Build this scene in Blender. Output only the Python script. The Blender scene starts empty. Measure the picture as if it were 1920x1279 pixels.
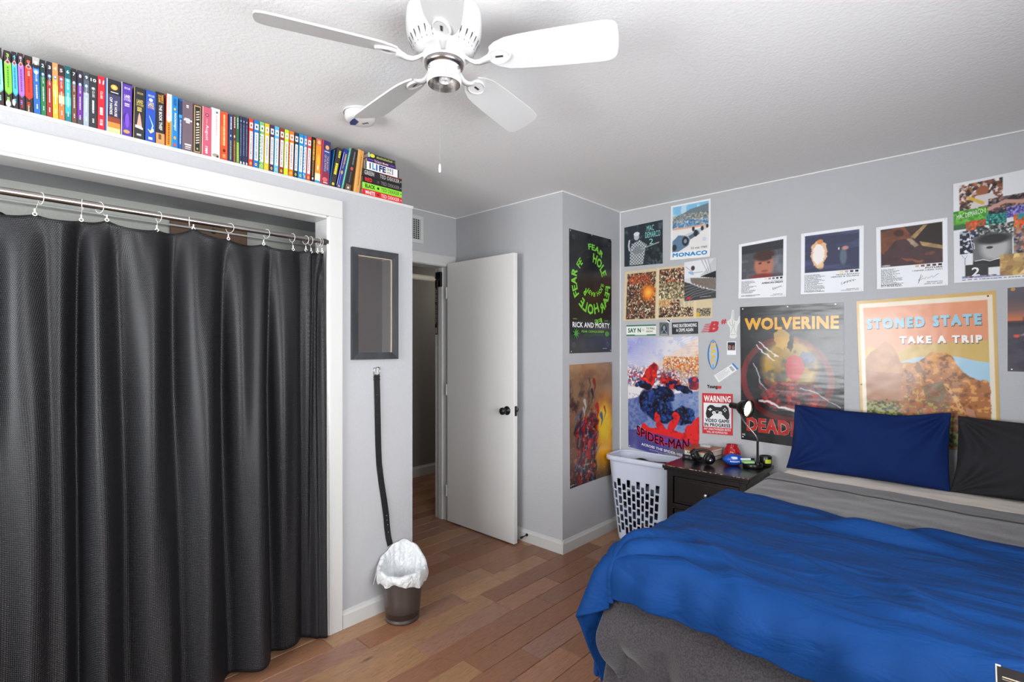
import bpy, bmesh, math, random
import numpy as np
from mathutils import Vector, Matrix, noise as mnoise
PI = math.pi
sc = bpy.context.scene
COL = sc.collection

# ------------------------------------------------------------------ camera
EYE = Vector((0.0, 0.0, 1.393))
YAW = math.radians(42.76)
cam_data = bpy.data.cameras.new('camera')
cam_data.sensor_width = 36.0
cam_data.lens = 957.0 / 1920.0 * 36.0
cam_data.shift_y = 10.5 / 1920.0
cam_data.clip_start = 0.05
camera = bpy.data.objects.new('camera', cam_data)
camera.location = EYE
camera.rotation_euler = (PI / 2, 0, YAW)
COL.objects.link(camera)
sc.camera = camera

# ------------------------------------------------------------------ colour management, world, daylight
sc.view_settings.view_transform = 'Standard'
sc.view_settings.look = 'None'
sc.view_settings.gamma = 1.0
sc.view_settings.exposure = 0.60
sc.view_settings.use_curve_mapping = False
sc.cycles.use_denoising = True
sc.cycles.max_bounces = 10
sc.cycles.diffuse_bounces = 7
sc.cycles.glossy_bounces = 4
sc.cycles.transmission_bounces = 6
sc.cycles.sample_clamp_indirect = 6.0

world = bpy.data.worlds.new('sky')
sc.world = world
world.use_nodes = True
wn = world.node_tree.nodes
wl = world.node_tree.links
wn['Background'].inputs['Color'].default_value = (0.75, 0.87, 1.0, 1)
wn['Background'].inputs['Strength'].default_value = 1.0

ROOM_Z = 2.44
BACK_Y = -1.43
RIGHT_X = 0.74

def area_light(name, loc, aim, sx, sy, power, colour):
    d = bpy.data.lights.new(name, 'AREA')
    d.shape = 'RECTANGLE'
    d.size = sx
    d.size_y = sy
    d.energy = power
    d.color = colour
    o = bpy.data.objects.new(name, d)
    o.location = loc
    o.rotation_euler = (Vector(aim) - Vector(loc)).to_track_quat('-Z', 'Y').to_euler()
    COL.objects.link(o)
    return o

# daylight entering through the two windows (behind the camera and beside the bed)
area_light('daylight_back_window', (-1.35, BACK_Y - 0.10, 1.45), (-1.35, 2.0, 2.05), 1.75, 1.25, 76, (0.97, 0.985, 1.0))
area_light('daylight_side_window', (RIGHT_X + 0.10, 0.75, 1.45), (-2.0, 0.75, 1.95), 1.60, 1.25, 70, (0.97, 0.985, 1.0))

# ------------------------------------------------------------------ helpers
def lin(c):
    if isinstance(c, str):
        c = c.lstrip('#')
        if len(c) == 3: c = ''.join(q * 2 for q in c)
        c = [int(c[i:i + 2], 16) / 255.0 for i in (0, 2, 4)]
    return tuple((x / 12.92 if x <= 0.04045 else ((x + 0.055) / 1.055) ** 2.4) for x in c[:3])

def tag(o, label=None, cat=None, group=None, kind=None):
    if label: o['label'] = label
    if cat: o['category'] = cat
    if group: o['group'] = group
    if kind: o['kind'] = kind
    return o

def empty(name, loc, label, cat, group=None):
    o = bpy.data.objects.new(name, None)
    o.empty_display_size = 0.05
    o.location = loc
    COL.objects.link(o)
    return tag(o, label, cat, group)

class MB:
    """collects shapes (with a printed colour per corner) into one mesh"""
    def __init__(self, loc=(0, 0, 0)):
        self.v = []; self.n = 0; self.loops = []; self.sizes = []; self.cols = []; self.sm = []; self.mi = []
        self.loc = Vector(loc)
    def add(self, verts, faces, col=(1, 1, 1), smooth=False, mat=0):
        verts = np.asarray(verts, float).reshape(-1, 3)
        base = self.n
        self.v.append(verts); self.n += len(verts)
        if isinstance(faces, np.ndarray):
            self.loops.append(faces.ravel() + base)
            k = faces.shape[0]; self.sizes.append(np.full(k, faces.shape[1]))
            idx = faces.ravel()
        else:
            idx = np.array([i for f in faces for i in f], int)
            self.loops.append(idx + base); self.sizes.append(np.array([len(f) for f in faces])); k = len(faces)
        if isinstance(col, str): col = lin(col)
        col = np.asarray(col, float)
        self.cols.append(np.tile(col, (len(idx), 1)) if col.ndim == 1 else col[idx])
        self.sm.append(np.full(k, smooth)); self.mi.append(np.full(k, mat))
        return self
    def build(self, name, mats, parent=None, label=None):
        v = np.concatenate(self.v) - np.array(self.loc)
        lo = np.concatenate(self.loops).astype(np.int32); sz = np.concatenate(self.sizes).astype(np.int32)
        me = bpy.data.meshes.new(name)
        me.vertices.add(len(v)); me.vertices.foreach_set('co', v.astype(np.float32).ravel())
        me.loops.add(len(lo)); me.loops.foreach_set('vertex_index', lo)
        me.polygons.add(len(sz))
        me.polygons.foreach_set('loop_start', np.concatenate([[0], np.cumsum(sz)[:-1]]).astype(np.int32))
        me.polygons.foreach_set('loop_total', sz)
        me.polygons.foreach_set('use_smooth', np.concatenate(self.sm))
        me.polygons.foreach_set('material_index', np.concatenate(self.mi).astype(np.int32))
        me.update(calc_edges=True)
        a = me.color_attributes.new('Col', 'FLOAT_COLOR', 'CORNER')
        c = np.concatenate(self.cols)
        c = np.concatenate([c, np.ones((len(c), 1))], 1)
        a.data.foreach_set('color', c.astype(np.float32).ravel())
        if not isinstance(mats, (list, tuple)): mats = [mats]
        for m in mats: me.materials.append(m)
        me.validate()
        o = bpy.data.objects.new(name, me)
        o.location = self.loc
        COL.objects.link(o)
        if parent is not None:
            o.parent = parent
            o.matrix_parent_inverse = Matrix.Identity(4)
            o.location = self.loc - parent.location
        if label: o['label'] = label
        return o

def box(mb, x0, x1, y0, y1, z0, z1, col=(1, 1, 1), r=0.0, M=None, mat=0, seg=2):
    x0, x1 = min(x0, x1), max(x0, x1); y0, y1 = min(y0, y1), max(y0, y1); z0, z1 = min(z0, z1), max(z0, z1)
    bm = bmesh.new()
    bmesh.ops.create_cube(bm, size=1)
    for v in bm.verts:
        v.co = Vector(((x0 + x1) / 2 + v.co.x * (x1 - x0), (y0 + y1) / 2 + v.co.y * (y1 - y0), (z0 + z1) / 2 + v.co.z * (z1 - z0)))
    if r > 0:
        r = min(r, 0.49 * min(x1 - x0, y1 - y0, z1 - z0))
        bmesh.ops.bevel(bm, geom=bm.edges[:], offset=r, segments=seg, profile=0.5, affect='EDGES')
    if M is not None: bm.transform(M)
    bm.verts.index_update()
    mb.add([v.co[:] for v in bm.verts], [[v.index for v in f.verts] for f in bm.faces], col, False, mat)
    bm.free()

def frame_of(t):
    t = t.normalized()
    a = Vector((0, 0, 1)) if abs(t.z) < 0.9 else Vector((1, 0, 0))
    n = t.cross(a).normalized()
    return n, t.cross(n).normalized()

def tube(mb, pts, r, n=12, col=(1, 1, 1), caps=True, smooth=True, mat=0, closed=False):
    pts = [Vector(p) for p in pts]
    m = len(pts); rs = r if isinstance(r, (list, tuple)) else [r] * m
    V = []; t0 = (pts[1] - pts[0]).normalized(); N, B = frame_of(t0)
    for i, p in enumerate(pts):
        if closed: t = (pts[(i + 1) % m] - pts[i - 1]).normalized()
        else: t = (pts[min(i + 1, m - 1)] - pts[max(i - 1, 0)]).normalized()
        q = t0.rotation_difference(t); N = q @ N; B = q @ B; t0 = t
        for k in range(n):
            a = 2 * PI * k / n
            V.append(p + (N * math.cos(a) + B * math.sin(a)) * rs[i])
    F = []
    for i in range(m if closed else m - 1):
        j = (i + 1) % m
        for k in range(n):
            F.append((i * n + k, i * n + (k + 1) % n, j * n + (k + 1) % n, j * n + k))
    mb.add(V, F, col, smooth, mat)
    if caps and not closed:
        mb.add(V[:n], [tuple(range(n))[::-1]], col, False, mat)
        mb.add(V[-n:], [tuple(range(n))], col, False, mat)

def lathe(mb, prof, n=32, col=(1, 1, 1), c=(0, 0, 0), M=None, smooth=True, mat=0):
    """prof: list of (radius, height); revolve about Z at c, then M"""
    V = []
    for r, z in prof:
        for k in range(n):
            a = 2 * PI * k / n
            V.append(Vector((r * math.cos(a), r * math.sin(a), z)))
    if M is not None: V = [M @ v for v in V]
    V = [v + Vector(c) for v in V]
    F = []
    for i in range(len(prof) - 1):
        for k in range(n):
            F.append((i * n + k, i * n + (k + 1) % n, (i + 1) * n + (k + 1) % n, (i + 1) * n + k))
    mb.add(V, F, col, smooth, mat)

def prism(mb, pts2, F, h0, h1, col=(1, 1, 1), mat=0, smooth=False):
    """polygon pts2 (s,t) in frame F=(O,S,T,N), from height h0 to h1 along N"""
    O, S, T, N = F
    a = [O + S * s + T * t + N * h0 for s, t in pts2]; b = [O + S * s + T * t + N * h1 for s, t in pts2]
    n = len(pts2)
    mb.add(a + b, [tuple(range(n))[::-1], tuple(range(n, 2 * n))] + [(i, (i + 1) % n, n + (i + 1) % n, n + i) for i in range(n)], col, smooth, mat)

def flat(mb, pts2, F, h, col, mat=0):
    O, S, T, N = F
    mb.add([O + S * s + T * t + N * h for s, t in pts2], [tuple(range(len(pts2)))], col, False, mat)

def gridsurf(mb, P, col=(1, 1, 1), smooth=True, mat=0, closed_u=False):
    """P: array (nv, nu, 3)"""
    nv, nu = P.shape[:2]
    idx = np.arange(nv * nu).reshape(nv, nu)
    if closed_u: idx = np.concatenate([idx, idx[:, :1]], 1)
    f = np.stack([idx[:-1, :-1], idx[:-1, 1:], idx[1:, 1:], idx[1:, :-1]], -1).reshape(-1, 4)
    mb.add(P.reshape(-1, 3), f, col, smooth, mat)

# --- text as flat shapes
_tc = {}
def glyphs(body, bold=0.0, res=2, space=1.0):
    """letters in the unit box of the words; bold letters are thickened by slightly shifted copies"""
    key = (body, bold, res, space)
    if key in _tc: return _tc[key]
    cu = bpy.data.curves.new('t', 'FONT')
    cu.body = body; cu.size = 1; cu.resolution_u = max(2, res); cu.space_character = space * (1 + bold * 1.2)
    ob = bpy.data.objects.new('t', cu)
    me = ob.to_mesh()
    v = np.array([p.co[:2] for p in me.vertices]).reshape(-1, 2)
    f = [tuple(p.vertices) for p in me.polygons]
    ob.to_mesh_clear(); bpy.data.objects.remove(ob); bpy.data.curves.remove(cu)
    if len(v) == 0: _tc[key] = (np.zeros((0, 2)), [], 1.0); return _tc[key]
    if bold:
        b = bold * .75; n = len(v); V = []; Fs = []
        for q, (dx, dy) in enumerate(((-b, -b), (b, -b), (b, b), (-b, b), (0, 0))):
            V.append(v + [dx, dy]); Fs += [tuple(i + q * n for i in p) for p in f]
        v = np.concatenate(V); f = Fs
    lo = v.min(0); hi = v.max(0)
    asp = (hi[0] - lo[0]) / max(hi[1] - lo[1], 1e-6)
    _tc[key] = ((v - lo) / np.maximum(hi - lo, 1e-6), f, asp)
    return _tc[key]

def text_on(mb, body, fn, col, bold=0.0, res=2, space=1.0, smooth=False):
    """fn maps an (n,2) array in the unit box of the words to 3D points"""
    v, f, asp = glyphs(body, bold, res, space)
    if len(v):
        P = np.array(fn(v), float)
        if bold:     # the thickening copies lie a hair above one another
            o, a, b = np.array(fn(np.array([[.5, .5], [.6, .5], [.5, .6]])), float)
            n = np.cross(a - o, b - o); n /= np.linalg.norm(n) + 1e-12
            P += n * (np.repeat(np.arange(5), len(v) // 5) * .00004)[:, None]
        mb.add(P, f, col, False)

# ------------------------------------------------------------------ materials
def _base(name):
    m = bpy.data.materials.new(name); m.use_nodes = True
    nt = m.node_tree
    return m, nt, nt.nodes['Principled BSDF']

def mat(name, col, rough=0.5, metal=0.0, bump=0.0, bscale=60.0, mottle=0.0, mscale=4.0, spec=0.5, sheen=0.0, coat=0.0, stretch=None, detail=4.0, trans=0.0):
    m, nt, b = _base(name)
    L = nt.links.new
    c = lin(col) if isinstance(col, str) else col
    b.inputs['Base Color'].default_value = (*c, 1)
    b.inputs['Roughness'].default_value = rough
    b.inputs['Metallic'].default_value = metal
    b.inputs['Specular IOR Level'].default_value = spec
    if sheen: b.inputs['Sheen Weight'].default_value = sheen; b.inputs['Sheen Roughness'].default_value = 0.6
    if coat: b.inputs['Coat Weight'].default_value = coat; b.inputs['Coat Roughness'].default_value = 0.15
    if trans: b.inputs['Transmission Weight'].default_value = trans
    tc = nt.nodes.new('ShaderNodeTexCoord')
    mp = nt.nodes.new('ShaderNodeMapping'); L(tc.outputs['Object'], mp.inputs['Vector'])
    if stretch: mp.inputs['Scale'].default_value = stretch
    if mottle:
        n = nt.nodes.new('ShaderNodeTexNoise'); n.inputs['Scale'].default_value = mscale; n.inputs['Detail'].default_value = 5
        L(mp.outputs['Vector'], n.inputs['Vector'])
        r = nt.nodes.new('ShaderNodeMapRange'); r.inputs['From Min'].default_value = 0.3; r.inputs['From Max'].default_value = 0.7
        r.inputs['To Min'].default_value = 1 - mottle; r.inputs['To Max'].default_value = 1 + mottle
        L(n.outputs['Fac'], r.inputs['Value'])
        mx = nt.nodes.new('ShaderNodeMix'); mx.data_type = 'RGBA'; mx.blend_type = 'MULTIPLY'; mx.inputs['Factor'].default_value = 1
        mx.inputs['A'].default_value = (*c, 1); L(r.outputs['Result'], mx.inputs['B'])
        L(mx.outputs['Result'], b.inputs['Base Color'])
    if bump:
        n = nt.nodes.new('ShaderNodeTexNoise'); n.inputs['Scale'].default_value = bscale; n.inputs['Detail'].default_value = detail
        L(mp.outputs['Vector'], n.inputs['Vector'])
        bp = nt.nodes.new('ShaderNodeBump'); bp.inputs['Strength'].default_value = bump; bp.inputs['Distance'].default_value = 0.01
        L(n.outputs['Fac'], bp.inputs['Height']); L(bp.outputs['Normal'], b.inputs['Normal'])
    return m

def print_mat(name, rough=0.5, bump=0.0, bscale=8.0, coat=0.0, stretch=None, metal=0.0, spec=0.5, bdist=0.01):
    """surface whose colours are its printed artwork (colour attribute 'Col')"""
    m, nt, b = _base(name)
    L = nt.links.new
    at = nt.nodes.new('ShaderNodeAttribute'); at.attribute_name = 'Col'
    L(at.outputs['Color'], b.inputs['Base Color'])
    b.inputs['Roughness'].default_value = rough; b.inputs['Metallic'].default_value = metal
    b.inputs['Specular IOR Level'].default_value = spec
    if coat: b.inputs['Coat Weight'].default_value = coat; b.inputs['Coat Roughness'].default_value = 0.12
    if bump:
        tc = nt.nodes.new('ShaderNodeTexCoord'); mp = nt.nodes.new('ShaderNodeMapping'); L(tc.outputs['Object'], mp.inputs['Vector'])
        if stretch: mp.inputs['Scale'].default_value = stretch
        n = nt.nodes.new('ShaderNodeTexNoise'); n.inputs['Scale'].default_value = bscale; n.inputs['Detail'].default_value = 2
        L(mp.outputs['Vector'], n.inputs['Vector'])
        bp = nt.nodes.new('ShaderNodeBump'); bp.inputs['Strength'].default_value = bump; bp.inputs['Distance'].default_value = bdist
        L(n.outputs['Fac'], bp.inputs['Height']); L(bp.outputs['Normal'], b.inputs['Normal'])
        if coat: L(bp.outputs['Normal'], b.inputs['Coat Normal'])
    return m

M_WALL = mat('wall_paint', '#b9babd', 0.75, bump=0.2, bscale=90, mottle=0.015, mscale=3)
M_CEIL = mat('ceiling_paint', '#e8e8e8', 0.9, bump=0.22, bscale=85, detail=6)
M_WHITE = mat('white_trim_paint', '#d0d0ce', 0.38, bump=0.06, bscale=30)
M_DOOR = mat('white_door_paint', '#e6e5e2', 0.42, bump=0.05, bscale=25)
M_CAULK = mat('white_caulk', '#e8e8e8', 0.6)
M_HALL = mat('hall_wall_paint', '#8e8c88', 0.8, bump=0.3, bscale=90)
M_CLOSET = mat('closet_paint', '#c9cbc3', 0.8, bump=0.3, bscale=90)
M_BLACK = mat('black_paint', '#131315', 0.35, bump=0.05, bscale=40)
M_BLACKPL = mat('black_plastic', '#0e0e10', 0.3)
M_STEEL = mat('brushed_steel', '#a39e9b', 0.28, metal=1.0, bump=0.05, bscale=200, stretch=(1, 0.05, 1))
M_CHROME = mat('chrome', '#c8c8c8', 0.12, metal=1.0)
M_FAN = mat('white_fan_enamel', '#dedede', 0.3)
M_BLADE = mat('white_fan_blade', '#d6d7d7', 0.45, bump=0.05, bscale=40)
P_MATTE = print_mat('printed_paper', 0.6, 0.25, 7)
P_GLOSS = print_mat('glossy_print', 0.22, 0.35, 6)
P_STICK = print_mat('printed_vinyl', 0.4)
P_BOOK = print_mat('printed_book_cover', 0.38, 0.1, 40)
P_PLAIN = print_mat('coloured_plastic', 0.35)
P_TEX = print_mat('coloured_paint', 0.45, 0.1, 50)

# ------------------------------------------------------------------ room shell
XC = -2.33      # face of the closet wall
XE = -3.165     # wall with the bedroom door
YD = 2.75       # wall beside the open door
XP = -2.08      # short wall with two posters
YP = 3.49       # long poster wall
def slab(name, boxes, m, label=None):
    mb = MB()
    for b in boxes: box(mb, *b)
    o = mb.build(name, m)
    tag(o, label, None, None, 'structure')
    return o

# floor: individual boards of random length and tone in one mesh
def make_floor():
    rng = random.Random(11)
    mb = MB()
    tones = ['#a87a5a', '#9c6e52', '#ae8260', '#946850', '#a57558', '#98684e', '#b08664', '#9a694c', '#9e7560', '#a67c58']
    x = -4.62; W = 0.127
    box(mb, -4.62, RIGHT_X + .02, BACK_Y - .02, 4.6, -0.06, -0.0035, '#1f140d')
    row = 0
    while x < RIGHT_X:
        y = BACK_Y - rng.uniform(0, 0.8)
        while y < 4.6:
            L = rng.choice([0.3, 0.42, 0.55, 0.7, 0.85, 1.05])
            y0, y1 = max(y, BACK_Y), min(y + L, 4.6)
            if y1 - y0 > 0.01:
                c = np.array(lin(rng.choice(tones))) * rng.uniform(0.78, 0.95)
                x0, x1 = x, min(x + W, RIGHT_X + .02)
                g = 0.0007
                b = 0.0022
                V = [(x0 + g, y0 + g, -.0035), (x1 - g, y0 + g, -.0035), (x1 - g, y1 - g, -.0035), (x0 + g, y1 - g, -.0035),
                     (x0 + g + b, y0 + g + b, 0), (x1 - g - b, y0 + g + b, 0), (x1 - g - b, y1 - g - b, 0), (x0 + g + b, y1 - g - b, 0)]
                mb.add(V, [(4, 5, 6, 7), (0, 1, 5, 4), (1, 2, 6, 5), (2, 3, 7, 6), (3, 0, 4, 7)], tuple(c))
            y += L
        x += W; row += 1
    m, nt, b = _base('hickory_floor_boards')
    L = nt.links.new; N = nt.nodes.new
    at = N('ShaderNodeAttribute'); at.attribute_name = 'Col'
    tc = N('ShaderNodeTexCoord')
    # grain shifted from board to board by the board's own tone
    add = N('ShaderNodeVectorMath'); add.operation = 'MULTIPLY_ADD'
    L(at.outputs['Color'], add.inputs[0]); add.inputs[1].default_value = (91, 57, 33); L(tc.outputs['Object'], add.inputs[2])
    mp = N('ShaderNodeMapping'); mp.inputs['Scale'].default_value = (9, 1.3, 1); L(add.outputs[0], mp.inputs['Vector'])
    n1 = N('ShaderNodeTexNoise'); n1.inputs['Scale'].default_value = 2.2; n1.inputs['Detail'].default_value = 6; n1.inputs['Distortion'].default_value = 1.2
    L(mp.outputs[0], n1.inputs['Vector'])
    mp2 = N('ShaderNodeMapping'); mp2.inputs['Scale'].default_value = (40, 3.0, 1); L(add.outputs[0], mp2.inputs['Vector'])
    n2 = N('ShaderNodeTexNoise'); n2.inputs['Scale'].default_value = 5; n2.inputs['Detail'].default_value = 5
    L(mp2.outputs[0], n2.inputs['Vector'])
    # contour like growth rings
    wv = N('ShaderNodeMath'); wv.operation = 'MULTIPLY'; wv.inputs[1].default_value = 46; L(n1.outputs['Fac'], wv.inputs[0])
    sn = N('ShaderNodeMath'); sn.operation = 'SINE'; L(wv.outputs[0], sn.inputs[0])
    pw = N('ShaderNodeMapRange'); pw.inputs['From Min'].default_value = 0.72; pw.inputs['From Max'].default_value = 1.0; pw.inputs['To Min'].default_value = 1.0; pw.inputs['To Max'].default_value = 0.80
    L(sn.outputs[0], pw.inputs['Value'])
    r2 = N('ShaderNodeMapRange'); r2.inputs['From Min'].default_value = 0.3; r2.inputs['From Max'].default_value = 0.7; r2.inputs['To Min'].default_value = 0.80; r2.inputs['To Max'].default_value = 1.14
    L(n2.outputs['Fac'], r2.inputs['Value'])
    # dark mineral streaks and knots
    vo = N('ShaderNodeTexVoronoi'); vo.inputs['Scale'].default_value = 1.0
    mp3 = N('ShaderNodeMapping'); mp3.inputs['Scale'].default_value = (7.5, 2.2, 1); L(add.outputs[0], mp3.inputs['Vector']); L(mp3.outputs[0], vo.inputs['Vector'])
    r3 = N('ShaderNodeMapRange'); r3.inputs['From Min'].default_value = 0.035; r3.inputs['From Max'].default_value = 0.10; r3.inputs['To Min'].default_value = 0.35; r3.inputs['To Max'].default_value = 1.0
    L(vo.outputs['Distance'], r3.inputs['Value'])
    mu = N('ShaderNodeMath'); mu.operation = 'MULTIPLY'; L(pw.outputs[0], mu.inputs[0]); L(r2.outputs[0], mu.inputs[1])
    mu2 = N('ShaderNodeMath'); mu2.operation = 'MULTIPLY'; L(mu.outputs[0], mu2.inputs[0]); L(r3.outputs[0], mu2.inputs[1])
    mx = N('ShaderNodeMix'); mx.data_type = 'RGBA'; mx.blend_type = 'MULTIPLY'; mx.inputs['Factor'].default_value = 1
    L(at.outputs['Color'], mx.inputs['A']); L(mu2.outputs[0], mx.inputs['B']); L(mx.outputs['Result'], b.inputs['Base Color'])
    b.inputs['Roughness'].default_value = 0.36
    bp = N('ShaderNodeBump'); bp.inputs['Strength'].default_value = 0.25; bp.inputs['Distance'].default_value = 0.003
    L(mu.outputs[0], bp.inputs['Height']); L(bp.outputs['Normal'], b.inputs['Normal'])
    o = mb.build('floor', m); tag(o, 'brown hickory plank floor', None, None, 'structure')
make_floor()

slab('ceiling', [(-4.65, RIGHT_X + .14, BACK_Y - .14, 4.62, ROOM_Z, ROOM_Z + .1)], M_CEIL)
# poster wall and the others
slab('wall_posters', [(XP, RIGHT_X + .12, YP, YP + .12, 0, ROOM_Z)], M_WALL)
slab('wall_return', [(XP - .12, XP, YD, YP + .12, 0, ROOM_Z)], M_WALL)
slab('wall_door_side', [(XE - .14, XP - .12, YD, YD + .12, 0, ROOM_Z)], M_WALL)
# wall with the door opening (y 1.93..2.65, up to z 2.03)
slab('wall_entry', [(XE - .14, XE, 1.705, 1.915, 0, ROOM_Z), (XE - .14, XE, 2.665, YD, 0, ROOM_Z), (XE - .14, XE, 1.915, 2.665, 2.045, ROOM_Z)], M_WALL)
# closet wall: header, right pier with its end, left pier; recessed shelf top for the books
slab('wall_closet', [(XC - .12, XC, 1.275, 1.705, 0, 2.158), (XC - .12, XC, -1.05, 1.275, 2.105, 2.158), (XC - .12, XC, BACK_Y, -1.05, 0, 2.158),
                     (XE - .14, XC - .12, 1.58, 1.705, 0, 2.158)], M_WALL)
slab('trim_shelf_ledge', [(-3.16, XC + .004, BACK_Y, 1.709, 2.158, 2.172)], M_WHITE)
slab('wall_closet_back', [(-3.16, -3.04, BACK_Y, 1.58, 0, ROOM_Z)], M_CLOSET)
slab('ceiling_closet', [(-3.04, XC - .12, BACK_Y, 1.58, 2.10, 2.157)], M_WALL)
# walls behind the camera with their window openings
WX0, WX1, WZ0, WZ1 = -2.15, -0.55, 0.85, 2.05
slab('wall_back', [(-3.16, WX0, BACK_Y - .12, BACK_Y, 0, ROOM_Z), (WX1, RIGHT_X + .12, BACK_Y - .12, BACK_Y, 0, ROOM_Z),
                   (WX0, WX1, BACK_Y - .12, BACK_Y, 0, WZ0), (WX0, WX1, BACK_Y - .12, BACK_Y, WZ1, ROOM_Z)], M_WALL)
SY0, SY1 = 0.0, 1.5
slab('wall_right', [(RIGHT_X, RIGHT_X + .12, BACK_Y, SY0, 0, ROOM_Z), (RIGHT_X, RIGHT_X + .12, SY1, YP, 0, ROOM_Z),
                    (RIGHT_X, RIGHT_X + .12, SY0, SY1, 0, WZ0), (RIGHT_X, RIGHT_X + .12, SY0, SY1, WZ1, ROOM_Z)], M_WALL)
# hallway beyond the bedroom door
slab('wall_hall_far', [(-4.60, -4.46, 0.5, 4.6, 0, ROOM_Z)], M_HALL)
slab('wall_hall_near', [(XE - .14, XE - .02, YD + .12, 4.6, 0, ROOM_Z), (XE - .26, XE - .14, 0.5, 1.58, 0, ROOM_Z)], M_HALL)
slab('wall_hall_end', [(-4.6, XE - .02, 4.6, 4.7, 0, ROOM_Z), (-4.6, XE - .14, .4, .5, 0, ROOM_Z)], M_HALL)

def window(name, along, a0, a1, z0, z1, face, sgn):
    """window frame, sash bars and white slat blind; along 'x' or 'y', FACE the wall plane, SGN into the room"""
    root = bpy.data.objects.new(name, None); COL.objects.link(root); tag(root, None, None, None, 'structure')
    def bx(mb, u0, u1, d0, d1, w0, w1):
        d0, d1 = face + sgn * d0, face + sgn * d1
        if along == 'x': box(mb, u0, u1, d0, d1, w0, w1)
        else: box(mb, d0, d1, u0, u1, w0, w1)
    mb = MB()
    for u0, u1, w0, w1 in ((a0, a0 + .05, z0, z1), (a1 - .05, a1, z0, z1), (a0, a1, z0, z0 + .05), (a0, a1, z1 - .05, z1), ((a0 + a1) / 2 - .02, (a0 + a1) / 2 + .02, z0, z1)):
        bx(mb, u0, u1, -.08, -.04, w0, w1)
    mb.build('window_frame', M_WHITE, root)
    mb = MB()
    n = int((z1 - z0) / .062)
    for i in range(n):
        z = z0 + .03 + i * .062
        bx(mb, a0 + .01, a1 - .01, -.036, -.005, z, z + .003)
    mb.build('window_blind', M_WHITE, root)
    mb = MB(); bx(mb, a0 - .06, a1 + .06, 0, .05, z0 - .03, z0)
    mb.build('window_sill', M_WHITE, root)
window('window_1', 'x', WX0, WX1, WZ0, WZ1, BACK_Y, 1)
window('window_2', 'y', SY0, SY1, WZ0, WZ1, RIGHT_X, -1)

# baseboards with a small chamfered cap, following the walls
def baseboard(name, p0, p1, nrm, h=0.088, m=M_WHITE):
    p0 = Vector((*p0, 0)); p1 = Vector((*p1, 0)); n = Vector((*nrm, 0))
    prof = [(0, 0), (.014, 0), (.014, h - .022), (.009, h - .012), (.006, h), (0, h)]
    mb = MB()
    V = [p0 + n * a + Vector((0, 0, b)) for a, b in prof] + [p1 + n * a + Vector((0, 0, b)) for a, b in prof]
    k = len(prof)
    mb.add(V, [(i, (i + 1) % k, k + (i + 1) % k, k + i) for i in range(k)] + [tuple(range(k)), tuple(range(k, 2 * k))[::-1]])
    tag(mb.build(name, m), None, None, None, 'structure')
baseboard('baseboard_closet', (XC, 1.279), (XC, 1.7185), (1, 0))
baseboard('baseboard_closet_end', (XC + .0135, 1.705), (XE, 1.705), (0, 1))
baseboard('baseboard_door_side', (XE + .01, YD), (XP + .0135, YD), (0, -1))
baseboard('baseboard_return', (XP, YD - .0137), (XP, YP), (1, 0))
baseboard('baseboard_posters', (XP, YP), (RIGHT_X, YP), (0, -1))
baseboard('baseboard_hall', (-4.46, .5), (-4.46, 4.6), (1, 0), .11)
baseboard('baseboard_right', (RIGHT_X, BACK_Y), (RIGHT_X, YP), (-1, 0))
baseboard('baseboard_back', (-2.3, BACK_Y), (RIGHT_X, BACK_Y), (0, 1))

# white seams along the ceiling and down the inner corner
def strip(name, *b): slab(name, [b], M_CAULK)
s = .007
strip('trim_1', XP + s, RIGHT_X, YP - s, YP, ROOM_Z - s, ROOM_Z)
strip('trim_2', XP, XP + s, YD - s, YP, ROOM_Z - s, ROOM_Z)
strip('trim_3', XE, XP, YD - s, YD, ROOM_Z - s, ROOM_Z)
strip('trim_4', XE, XE + s, 1.705, YD - s, ROOM_Z - s, ROOM_Z)
strip('trim_5', XP, XP + .005, YP - .005, YP, .09, ROOM_Z - s)

# closet casing: header and jambs with a stepped inner edge
mb = MB()
for b in [(XC, XC + .018, -1.1, 1.277, 2.022, 2.108), (XC + .001, XC + .011, -1.1, 1.1975, 2.010, 2.0235)]: box(mb, *b, r=.003)
box(mb, XC, XC + .018, 1.206, 1.277, 0, 2.022, r=.003)
box(mb, XC + .001, XC + .011, 1.198, 1.208, 0, 2.02, r=.002)
box(mb, XC - .125, XC + .001, 1.206, 1.276, 0, 2.02, r=.001)
box(mb, XC - .125, XC + .001, -1.05, 1.206, 2.012, 2.106, r=.001)
box(mb, XC, XC + .018, -1.12, -1.05, 0, 2.108, r=.003)
tag(mb.build('trim_closet_opening', M_WHITE), None, None, None, 'structure')
# bedroom door casing and jambs
mb = MB()
box(mb, XE, XE + .016, 1.85, 2.735, 2.034, 2.117, r=.003)
box(mb, XE, XE + .016, 2.655, 2.735, 0, 2.04, r=.003)
box(mb, XE, XE + .016, 1.85, 1.925, 0, 2.04, r=.003)
box(mb, XE - .142, XE + .002, 1.90, 2.68, 2.030, 2.046)
box(mb, XE - .142, XE + .002, 2.650, 2.668, 0, 2.04)
box(mb, XE - .142, XE + .002, 1.912, 1.93, 0, 2.04)
box(mb, XE - .09, XE - .045, 2.638, 2.652, 0, 2.03)
tag(mb.build('trim_door_opening', M_WHITE), None, None, None, 'structure')

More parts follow.
